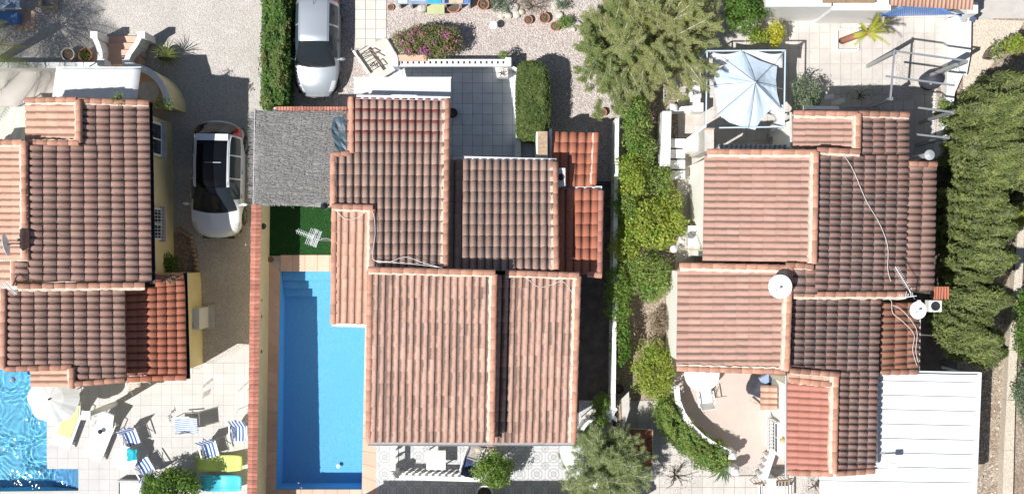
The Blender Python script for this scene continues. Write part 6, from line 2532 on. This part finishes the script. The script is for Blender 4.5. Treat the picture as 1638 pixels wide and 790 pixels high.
m.grid([[P(1140 + 112 * u, 84 + 24 * v_ * (1 - .6 * math.sin(math.pi * u)) + 3 * math.sin(u * 9), 2.40 - .22 * v_ + .06 * vnoise(u * 6, v_ * 3, 2)) for u in [k / 16 for k in range(17)]] for v_ in (0, .33, .66, 1)]).build("gathered_cloth", "white_cloth", g, smooth=True, solid=.015)
m = MB()
m.grid([[P(1253 - 18 * v_ * (1 + .3 * math.sin(u * 7)), 168 + 34 * u, 2.35 - .4 * v_ + .06 * vnoise(u * 8, v_ * 4, 5)) for u in [k / 8 for k in range(9)]] for v_ in (0, .5, 1)]).build("gathered_cloth", "white_cloth", g, smooth=True, solid=.015)
# what stands round the gazebo
t = thing("balustrade", "white balustrade between the clothes rack and the gazebo", "balustrade", P(1106, 130))
balustrade(t, P(1106, 82), P(1108, 172), .9, rail_w=.26)
balustrade(t, P(1074, 180), P(1112, 177), .9, rail_w=.16)
MB().box(P(1110, 177) + Vector((0, 0, .5)), (.36, .32, 1.0)).build("pillar", "white_paint", t)
MB().box(P(1071, 178) + Vector((0, 0, .55)), (.26, .26, 1.1)).build("pillar", "white_paint", t)
MB().lathe(P(1071, 178) + Vector((0, 0, 1.1)), [(.07, 0), (.13, .07), (.12, .16), (0, .2)], 14).build("finial", "white_paint", t, smooth=True)
t = thing("clothes_rack", "wire clothes rack with dark washing under the feathery tree", "clothes rack", P(1075, 135))
for x in (1062, 1084):
    MB().tube([P(x, 96, .95), P(x, 164, .95)], .012, 5).build("side_bar", "white_metal", t)
for i in range(12):
    y = 100 + i * 5.6
    MB().tube([P(1062, y, .95), P(1084, y, .95)], .006, 4).build("wire", "white_metal", t)
for q in ((1062, 98), (1084, 98), (1062, 162), (1084, 162)):
    MB().tube([P(*q, .95), P(*q, 0)], .012, 5).build("leg", "white_metal", t)
for i, (x, y, mt, nm) in enumerate(((1072, 124, "black_cloth", "black"), (1076, 135, "blue_grey", "grey blue"), (1080, 115, "pink_plastic", "pink"))):
    o = MB().grid([[P(x - 7 + 12 * u, y - 4 + 8 * v_, .985 - .5 * abs(v_ - .5) + .02 * math.sin(u * 9)) for u in (0, .33, .66, 1)] for v_ in (0, .25, .5, .75, 1)]).build("garment", mt, solid=.01)
    tag(o, "small %s garment hung on the wire clothes rack" % nm, "garment")
ww = thing("garden_wall", "white wall with stepped piers running down to the cream house wall", "wall", P(1085, 215))
MB().prism([P(1060, 178, 1.3), P(1074, 178, 1.3), P(1072, 266, 1.3), P(1056, 266, 1.3)], 0).build("wall", "white_paint", ww)
for k in range(4):
    y = 222 + k * 17
    MB().rect(1072, y, 1096, y + 14, 0, .9 - k * .12).build("pier", "white_paint", ww, bevel=.01)
sw = thing("stair_wall", "cream slanting wall beside the gazebo leading to the right house", "wall", P(1110, 215))
MB().prism([P(1098, 222, 1.6), P(1128, 200, 1.6), P(1128, 242, 1.6), P(1099, 242, 1.6)], 0).build("wall", "wall_cream", sw)
t = thing("chimney", "square grey rendered chimney at the corner of the pink roof, under the gazebo", "chimney", P(1135, 222))
MB().rect(1127, 206, 1142, 242, 0, 3.0).build("stack", "concrete", t)
MB().rect(1126, 205, 1143, 207.5, 3.0, 3.05).build("cap", "stone_cap", t)
t = thing("wooden_bench", "slatted wooden bench in the shade beside the gazebo corner", "bench", P(1240, 225))
for k in range(5):
    MB().bar(P(1230, 222 + k * 5, .45), P(1260, 214 + k * 5, .45), .09, .03).build("slat", "timber_grey", t)
for q in ((1232, 224), (1258, 217), (1232, 241), (1258, 234)):
    MB().bar(P(*q, .43), P(*q, .02), .06).build("leg", "timber_grey", t)
t = tag(MB().grid([[P(x, y, 2.75 - .02 * (y - 232)) for x in (1148, 1170, 1200, 1230, 1258)] for y in (232, 238, 244)]).build("awning_roll", stripe_mat("awning_blue", (.12, .2, .4), (.45, .40, .28), 6, 'x', .5), solid=.05), "rolled blue and tan striped awning along the pink roof top edge", "awning")
# wall face of the house: long cream wall strip west of R1
tag(MB().rect(1098, 243, 1101, 243.5, 0, .1).build("x", "wall_cream"), "x", "x")
bpy.data.objects.remove(bpy.data.objects["x"])
t = thing("water_heater", "white box with a hose on the cream wall, above the globe lamp", "heater", P(1110, 377))
MB().rect(1101, 361, 1118, 394, 1.2, 1.75).build("case", "white_plastic", t, bevel=.02)
MB().tube([P(1104, 371, 1.8), P(1110, 378, 1.85), P(1113, 371, 1.8), P(1116, 366, 1.8)], .012, 5).build("hose", "black_plastic", t)
MB().bar(P(1112, 377, 1.2), P(1122, 377, 1.2), .05).build("bracket", "grey_metal", t)
t = thing("globe_lamp", "pale globe lamp on a long arm over the green shrubs", "lamp", P(1078, 398, 3.2))
c = P(1078, 398, 3.3)
MB().lathe(c, [(0, -.14), (.10, -.11), (.145, 0), (.11, .1), (0, .13)], 18).build("globe", "lamp_globe", t, smooth=True)
MB().tube([P(1082, 398, 3.3), P(1123, 400, 3.2)], .025, 6).build("arm", "wood_pale", t)
# satellite dishes, aerials, air conditioner, cables
dish("large white satellite dish on the pale pink roof, upper left of the two", 1248, 458, 5.55, .37, (-.25, -.22, .9))
dish("white round satellite dish above the rusty orange roof, lower right one", 1468, 496, 4.75, .27, (-.05, -.05, 1))
t = yagi("long white aerial lying across the bottom of the dark roof", 1457, 468, 5.4, R(122), 1.0, refl=False, mast=P(1463, 478, 4.3))
m = MB()
for k in range(9):
    a = P(1440 + k * 2.6, 477 - k * .4, 5.2)
    m.tube([a, a + Vector((random.uniform(-.1, .1), random.uniform(.1, .3), random.uniform(-.1, .1)))], .008, 4)
m.tube([P(1438, 477, 5.15), P(1466, 473, 5.2)], .014, 5)
m.build("reflector", "white_metal", t, kind="stuff")
aircon("white air conditioner with dark fan right of the small satellite dish", 1493, 489, 2.9, .44, .40, .4, (0, 0, 1))
t = thing("porch_roof", "tiny bright orange tiled roof beside the cypress row", "porch roof", P(1505, 467))
house_wall[t.name] = "wall_cream"
pr = roof(t, (1518, 459, 3.3), (1492, 459, 3.3), (1518, 477, 3.2), (1490, 477, 3.2), "clay_orange", .1, cols=6, rows=1, inset=(.05, .1, .05, .05))
finish_tiles(t)
cable("cable", "thin white cable snaking down the dark roof of the right house", [(1336, 240, 5.0), (1352, 252, 4.9), (1366, 275, 4.85), (1385, 320, 4.75), (1408, 360, 4.65), (1420, 395, 4.6), (1420, 430, 4.6), (1425, 450, 4.62)])
cable("cable", "white cable looping over the rusty orange roof, the left one of two", [(1408, 480, 3.72), (1425, 480, 3.7), (1428, 500, 3.68), (1445, 515, 3.62), (1462, 535, 3.55), (1460, 560, 3.5), (1467, 585, 3.42)])
cable("cable", "white cable looping over the rusty orange roof, the right one of two", [(1428, 488, 3.72), (1445, 498, 3.68), (1466, 527, 3.55), (1465, 560, 3.48), (1469, 580, 3.4)])
for (x, y, r) in ((1487, 247, .17),):
    t = thing("flue_pipe", "tall grey metal flue pipe with round cowl in the shade by the pink roof", "flue", P(1470, 252))
    b = P(1462, 254, 3.0)
    b2 = zat(P(1487, 248, 4.6), 0)
    MB().tube([P(1487, 248, 4.4), zat(P(1487, 248, 4.4), 1.6)], .09, 12).build("pipe", "grey_metal", t, smooth=True)
    MB().lathe(P(1487, 248, 4.45), [(.17, -.06), (.17, 0), (0, .06)], 20).build("cowl", "cowl_grey", t)
# carport of white panels
cp_ = thing("carport", "white ribbed panel carport roof beside the right house", "carport", P(1485, 690))
x0f = lambda y: 1406 if y < 757 else 1310
ysp = [597, 611.5, 634.5, 657.5, 680.5, 703.5, 726.5, 749, 771.5, 794, 816]
for i in range(len(ysp) - 1):
    ya, yb = ysp[i], ysp[i + 1]
    xa = 1404 if yb < 752 else 1312
    xr = 1565 - (ya - 597) * .045
    xr2 = 1565 - (yb - 597) * .045
    sl_ = 3.2
    m = MB()
    m.prism([P(xa, ya + .6 - 1.5, 3.30), P(xr, ya + .6 + 2.0, 3.2), P(xr2, yb - 1.5 + 2.0, 3.2), P(xa, yb - 1.5 - 1.5, 3.30)], 3.16)
    m.build("roof_panel", "white_metal", cp_)
    MB().bar(P(xa, yb - 1.9, 3.325), P(xr2, yb + 1.6, 3.225), .045, .05).build("rib", "white_metal", cp_)
MB().bar(P(1567, 595, 3.25), P(1558, 816, 3.25), .09, .14).build("gutter", "white_metal", cp_)
MB().bar(P(1470, 594, 3.25), P(1567, 596, 3.25), .06, .12).build("edge_beam", "white_metal", cp_)
for q in ((1562, 602), (1556, 700), (1550, 800), (1412, 800)):
    MB().bar(P(*q, 3.1), zat(P(*q, 3.1), 0), .10).build("post", "white_metal", cp_)
t = thing("floodlight", "small white floodlight on a thin arm over the white carport", "floodlight", P(1430, 746, 4.2))
MB().rect(1424, 741, 1436, 750, 4.18, 4.26).build("head", "lamp_globe", t, bevel=.02)
MB().tube([P(1425, 745, 4.2), P(1399, 745, 4.15)], .018, 5).build("arm", "white_metal", t)

# --- lower left balcony of the right house
bt = thing("balustrade", "curved white balustrade round the round table terrace", "balustrade", P(1090, 660))
arc = [(1076, 612), (1078, 635), (1086, 655), (1100, 676), (1118, 693), (1138, 706), (1160, 716)]
for i in range(len(arc) - 1):
    balustrade(bt, P(*arc[i]), P(*arc[i + 1]), .95, n=3, rail_w=.2)
for q in ((1163, 720), (1168, 745)):
    MB().box(P(*q) + Vector((0, 0, .5)), (.28, .28, 1.0)).build("pillar", "white_paint", bt)
    MB().lathe(P(*q) + Vector((0, 0, 1.02)), [(.06, 0), (.13, .08), (.12, .17), (0, .22)], 14).build("finial", "white_paint", bt, smooth=True)
t = thing("round_table", "large white round table half under the pale pink roof edge", "table", P(1123, 606))
MB().lathe(P(1123, 598, .85), [(.60, -.05), (.64, -.02), (.63, 0), (0, .004)], 36).build("table_top", "white_plastic", t)
for k in range(4):
    a = R(45 + 90 * k)
    b = P(1123, 598, .82)
    MB().tube([b + Vector((math.cos(a) * .35, math.sin(a) * .35, 0)), zat(b + Vector((math.cos(a) * .45, math.sin(a) * .45, 0)), .09)], .025, 6).build("leg", "white_plastic", t)
t = armchair("garden_chair", "white slatted garden chair tucked under the large round table", "white_plastic", P(1124, 632) + Vector((0, 0, .09)), R(8), frame="white_plastic", recline=.25)
t = thing("covered_barbecue", "black cover draped over a barbecue below the pink roof", "barbecue", P(1213, 618))
m = MB()
rows = []
for q, z in ((1.0, .1), (.92, .55), (.80, .95), (.45, 1.08), (.02, 1.1)):
    row = []
    for k in range(18):
        a = 2 * math.pi * k / 18
        rr = q * (1 + .10 * math.sin(a * 4) + .05 * math.sin(a * 7))
        row.append(P(1210, 616, 0) + Vector((math.cos(a) * .40 * rr, math.sin(a) * .42 * rr, z)))
    rows.append(row)
m.grid(rows, closed=True).build("cover", "black_cloth", t, smooth=True)
MB().box(P(1224, 606, .9), (.42, .3, .3), rz=.5).build("lid", "blue_grey", t, bevel=.04)
for k in (-1, 1):
    MB().bar(P(1210 + k * 10, 640, .4), P(1225, 652, .1), .05).build("side_shelf", "wood_pale", t)
hd = thing("window_hood", "small pale orange tiled hood on the cream wall of the right house", "hood", P(1231, 634))
house_wall[hd.name] = "wall_cream"
roof(hd, (1243, 617, 2.2), (1243, 655, 2.2), (1217, 616, 2.0), (1217, 655, 2.0), "clay_light", .2, cols=4, rows=2, wall=False)
for k in (620, 652):
    MB().bar(P(1240, k, 2.05), P(1222, k, 1.9), .07).build("bracket", "wood", hd)
finish_tiles(hd)
wx = P(1258, 0, 3.95).x + .12
window(R_, (wx - .02, P(0, 697, 1.9).y, 1.9), 1.05, .95, (-1, 0, 0), True)
tag(MB().lathe(P(1252, 704, 3.0), [(0, -.13), (.07, -.1), (.08, .08), (0, .12)], 12).build("wall_lamp", "yellow_glass", smooth=True), "amber glass wall lamp beside the grilled window", "lamp")
MB().tube([P(1257, 600, 3.85), P(1257, 762, 3.85)], .04, 8).build("gutter", "gutter_grey", R_)
t = thing("balustrade", "short white balustrade flight below the grilled window", "balustrade", P(1226, 740))
for k in range(4):
    p = P(1222 - k * 3.5, 724 + k * 10)
    MB().lathe(p, [(.10, 0), (.07, .2), (.13, .5), (.08, .8), (.12, .9), (.12, .95)], 12).build("baluster", "white_paint", t, smooth=True)
MB().bar(P(1236, 722, 1.05), P(1222, 765, 1.05), .22, .1).build("rail", "white_paint", t)
MB().box(P(1224, 762) + Vector((0, 0, .55)), (.32, .32, 1.1)).build("pillar", "white_paint", t, bevel=.02)
t = thing("garden_bench", "white slatted garden bench at the bottom edge, under the dark pergola bars", "bench", P(1236, 785))
for k in range(9):
    x = 1217 + k * 5.2
    MB().bar(P(x, 777, .45), P(x, 800, .45), .07, .02).build("slat", "white_plastic", t)
for x in (1214, 1264):
    MB().bar(P(x, 775, .6), P(x, 802, .6), .05).build("armrest", "white_plastic", t)
    MB().bar(P(x, 777, .6), P(x, 777, 0) , .05).build("leg", "white_plastic", t)
t = thing("iron_railing", "brown iron railing just above the white slatted bench", "railing", P(1238, 770))
MB().bar(P(1206, 774, .9), P(1266, 768, .9), .04).build("rail", "wood", t)
MB().bar(P(1206, 774, .15), P(1266, 768, .15), .04).build("rail", "wood", t)
for k in range(12):
    q = (1207 + k * 5.3, 773.8 - k * .53)
    b = P(*q, .9)
    MB().bar(b, zat(b, .0 if k in (0, 11) else .15), .018).build("bar", "wood", t)
t = thing("agave", "spiky green agave on the path right of the curling hedge", "plant", P(1155, 755))
m = MB()
rosette(m, P(1155, 750, .35), 22, .62, .07, lift=.35)
m.build("leaves", "leaf_grey", t)
MB().lathe(P(1155, 752), [(.15, 0), (.2, .3), (.18, .3), (0, .26)], 14).build("pot", "white_paint", t)

# --- top right patio
pl = thing("planter", "long white planter with dry soil on the top patio", "planter", P(1297, 24))
MB().rect(1271, 16, 1318, 30, 0, .4).build("box", "white_paint", pl, bevel=.01)
MB().rect(1274, 18.5, 1311, 27, .4, .41).build("soil", "soil", pl)
bd = thing("palm_bed", "square bed edged with small white blocks round the palm", "flower bed", P(1356, 64))
k_ = 0
for i in range(9):
    for (x, y) in ((1341 + i * 3.7, 46), (1341 + i * 3.7, 79)):
        MB().rect(x, y, x + 2.8, y + 3, 0, .16).build("edging_block", "white_paint", bd)
for i in range(9):
    for (x, y) in ((1338, 49 + i * 3.5), (1372, 49 + i * 3.5)):
        MB().rect(x, y, x + 2.8, y + 2.6, 0, .16).build("edging_block", "white_paint", bd)
MB().rect(1341.4, 49.4, 1371.5, 78.5, 0, .05).build("soil", "concrete", bd)
t = thing("young_palm", "leaning palm with yellow green tufts growing from the square bed", "palm tree", P(1352, 66))
b0, b1 = P(1346, 66), P(1388, 53, 2.3)
MB().tube([b0, b0.lerp(b1, .5) + Vector((.0, 0, .1)), b1], .13, 9, r1=.08).build("trunk", "terracotta", t, smooth=True)
for i in range(26):
    a = random.uniform(-.5, 1.15) if i < 19 else random.uniform(1.4, 5.6)
    l = random.uniform(.55, 1.0) if i < 17 else random.uniform(.3, .6)
    d = Vector((math.cos(a), math.sin(a), 0))
    pts = [b1 + d * l * u + Vector((0, 0, .5 * l * u - .7 * l * u * u)) for u in (0, .25, .5, .75, 1)]
    m = MB()
    m.tube(pts, .008, 4, r1=.003, caps=False)
    for k in range(24):
        u = .15 + .85 * k / 24
        x = u * 4
        j = min(3, int(x))
        p = pts[j].lerp(pts[j + 1], x - j)
        tg = (pts[j + 1] - pts[j]).normalized()
        sd = tg.cross(Vector((0, 0, 1))).normalized()
        for sg in (-1, 1):
            m.poly([p - tg * .010, p + tg * .010, p + (sd * sg * .7 + tg).normalized() * .16])
    o = m.build("frond", "leaf_yellow" if i % 3 else "leaf_palm", t)
    o['tint'] = random.random()
# white house front above
t = thing("white_building", "white wall and flat roof edge at the top right edge of the picture", "building", P(1330, 0))
MB().rect(1225, -70, 1330, 11, 0, 2.6).build("wall", "white_paint", t)
MB().rect(1330.5, -70, 1425, 17, 0, 2.4).build("wall", "white_paint", t)
MB().rect(1312, -66, 1402, 4.5, 2.6, 2.65).build("roof_well", "wood", t) if False else MB().rect(1316, -60, 1400, 5, 2.62, 2.66).build("roof_strip", "wood", t)
MB().bar(P(1366, 19, .9), P(1388, 21, .9), .06).build("door_sill", "blue_paint", t)
tp = thing("entrance_porch", "tiled entrance porch with white wall at the top right", "porch", P(1490, 0))
house_wall[tp.name] = "white_paint"
roof(tp, (1424, -60, 3.6), (1562, -60, 3.6), (1424, 8, 3.1), (1556, 16, 3.1), "clay_light", .3, cols=21, inset=(.1, .35, .1, .2))
finish_tiles(tp)
bm = thing("mesh_gate", "blue wire mesh arch gate below the tiled entrance porch", "gate", P(1470, 20))
m = MB()
def arch(u, v_):
    x = 1402 + 136 * u
    y = (27 - 17 * math.sin(math.pi * u)) * (1 - v_) + (27 - 2 * u * 2) * v_
    return P(x, y, 2.0 - .9 * v_)
for i in range(47):
    m.bar(arch(i / 46, 0), arch(i / 46, 1), .022)
for j in range(9):
    for i in range(16):
        m.bar(arch(i / 16, j / 8), arch((i + 1) / 16, j / 8), .02)
m.build("mesh", "blue_paint", bm, kind="stuff")
for i in range(16):
    MB().bar(arch(i / 16, 0), arch((i + 1) / 16, 0), .07).build("frame", "blue_paint", bm) if i % 4 == 0 else None
for x in (1405, 1536):
    MB().bar(P(x, 27, 1.1), P(x, 27, 0), .06).build("post", "blue_paint", bm)
rw = thing("garden_wall", "broad white garden wall between the pergola patio and the dirt yard", "wall", P(1530, 130))
MB().prism([P(1516, 30, .5), P(1554, 22, .5), P(1553, 85, .5), P(1546, 122, .5), P(1516, 100, .5)], 0).build("wall", "white_paint", rw)
MB().prism([P(1516, 101, .6), P(1541, 118, .6), P(1527, 150, .6), P(1517, 265, .6), P(1500, 262, .6), P(1514, 150, .6)], 0).build("wall", "white_paint", rw)
for k in range(4):
    MB().bar(P(1519 + k * 4.5, 104 + k * 2, .63), P(1516 + k * 3.2, 148, .63), .06, .05).build("rib", "white_paint", rw)
MB().rect(1513.4, 34, 1514.9, 62, .0, .12).build("trim", "blue_paint", rw)
t = thing("solar_lamp", "solar garden lamp with dark cells and orange light on the white wall", "lamp", P(1556, 28, .5))
MB().box(P(1556, 31, .85), (.22, .20, .03), rz=-.45).build("panel", "solar_cell", t)
MB().box(P(1562, 26, .8), (.18, .14, .03), rz=-.6).build("bracket", "dark_metal", t)
MB().lathe(P(1561, 21, .84), [(.03, 0), (.055, .04), (0, .1)], 10).build("lens", "amber", t)
MB().bar(P(1556, 31, .84), P(1552, 30, .5), .03).build("stem", "dark_metal", t)
tag(MB().lathe(P(1540, 33, .5), [(.11, 0), (.13, .1), (.10, .12), (0, .12)], 6, sx=1.0, sy=.85).build("stone_ornament", "gutter_grey"), "grey angular stone ornament on top of the white wall", "ornament")
tag(MB().rect(1548, 4, 1565, 22, 0, 1.6).build("gate_pillar", "white_paint", bevel=.02), "white gate pillar right of the tiled entrance porch", "pillar")
# pergola skeleton
pg = thing("pergola", "bare grey metal pergola bars over the top right patio", "pergola", P(1470, 130))
zp = 3.1
for a, b in (((1432, 82), (1548, 98)), ((1431, 80), (1424, 160)), ((1417, 122), (1527, 137)), ((1464, 172), (1525, 180)), ((1463, 215), (1518, 221))):
    MB().bar(P(*a, zp + (.05 if a[0] in (1431,) else 0)), P(*b, zp + (.05 if a[0] in (1431,) else 0)), .06, .05).build("bar", "grey_metal", pg)
for a, b in (((1432, 84), None), ((1530, 104), None), ((1546, 99), None), ((1426, 158), None), ((1517, 220), None), ((1524, 180), None)):
    MB().bar(P(*a, zp - .03), zat(P(*a, zp), 0), .11).build("post", "grey_metal", pg)
t = thing("covered_brazier", "round dark covered brazier on the patio under the pergola", "brazier", P(1484, 132))
m = MB().lathe(P(1484, 131, 0), [(.36, .0), (.39, .45), (.33, .70), (.15, .80), (0, .82)], 22, sy=.9)
m.build("cover", "black_cloth", t, smooth=True)
MB().lathe(P(1489, 134, .84), [(.0, 0), (.05, .01), (.03, .05), (0, .06)], 8).build("knob", "gutter_grey", t)
bl = thing("bed_edging", "row of small white blocks edging the strip bed by the white wall", "edging", P(1497, 200))
for i in range(20):
    MB().rect(1494 - i * .3, 145 + i * 4.2, 1497.4 - i * .3, 148.2 + i * 4.2, 0, .14).build("edging_block", "white_paint", bl)
sheet("strip_bed", [(1498, 140), (1514, 140), (1508, 240), (1494, 240)], .055, "earth")
sheet("gravel_strip", [(1434, 66), (1463, 68), (1458, 160), (1430, 160)], .052, "gravel_cream")
t = thing("garden_tap_post", "short white post with a rounded top in the shade above the dark roof", "post", P(1330, 160))
MB().bar(P(1332, 168, .0), P(1332, 168, 0) + Vector((0, 0, 1.3)), .16).build("shaft", "white_paint", t)
MB().bar(P(1318, 157, 1.25), P(1334, 154, 1.3), .15, .12).build("arm", "white_paint", t, bevel=.04)
t = thing("gutter_pipe", "white horizontal pipe above the small pink roof of the right house", "pipe", P(1300, 176))
MB().tube([P(1288, 172, 3.4), P(1342, 173, 3.4)], .05, 8).build("pipe", "white_metal", t)
MB().tube([P(1265, 180, 3.9), P(1266, 236, 3.9)], .05, 8).build("downpipe", "concrete", t)
t = thing("dark_table", "weathered grey table top in the shade above the dark roof", "table", P(1350, 172))
MB().rect(1296, 171, 1408, 181, 1.8, 1.85).build("table_top", "timber_grey", t)
for x in (1300, 1404):
    MB().bar(P(x, 176, 1.8), zat(P(x, 176, 1.8), 0), .08).build("leg", "timber_grey", t)

# --- pale path wall at the far right
pw2 = thing("retaining_wall", "long pale concrete retaining wall along the right edge", "wall", P(1612, 600))
seg = [((1630, 340), (1638, 340)), ((1626, 400), (1638, 400)), ((1620, 480), (1634, 480)), ((1614, 560), (1628, 560)), ((1610, 640), (1624, 640)), ((1606, 720), (1622, 720)), ((1603, 810), (1620, 810))]
for i in range(len(seg) - 1):
    (a, b), (d, c) = seg[i], seg[i + 1]
    MB().prism([P(*a, .45), P(*b, .45), P(c[0], c[1] - .4, .45), P(d[0], d[1] - .4, .45)], 0).build("wall_section", "earth_pale", pw2)
# litter: twigs and small stones on the bank
m = MB()
for i in range(700):
    x, y = random.uniform(1560, 1612), random.uniform(330, 800)
    p = P(x, y)
    p.z = .02
    a = random.random() * 6.28
    if random.random() < .5:
        d = Vector((math.cos(a), math.sin(a), .1)) * random.uniform(.04, .14)
        m.bar(p - d, p + d, .012)
    else:
        m.box(p, (random.uniform(.03, .09), random.uniform(.03, .07), .04), rz=a)
m.build("litter", "rock_pale", kind="stuff")

# windows and doors under the eaves, out of the photograph's sight but in a side view's
by = P(689, 706, 3.95).y + .30
for px in (640, 740):
    window(M_, (P(px, 706, 3.95).x, by, 1.6), 1.2, 1.1, (0, -1, 0))
cy = P(850, 707, 3.15).y + .30
window(M_, (P(850, 707, 3.15).x, cy, 1.5), 1.1, 1.0, (0, -1, 0))
dx = P(690, 706, 3.95).x
MB().box((dx, by - .03, 1.05), (.95, .08, 2.1)).build("door", "wood", M_, bevel=.01)
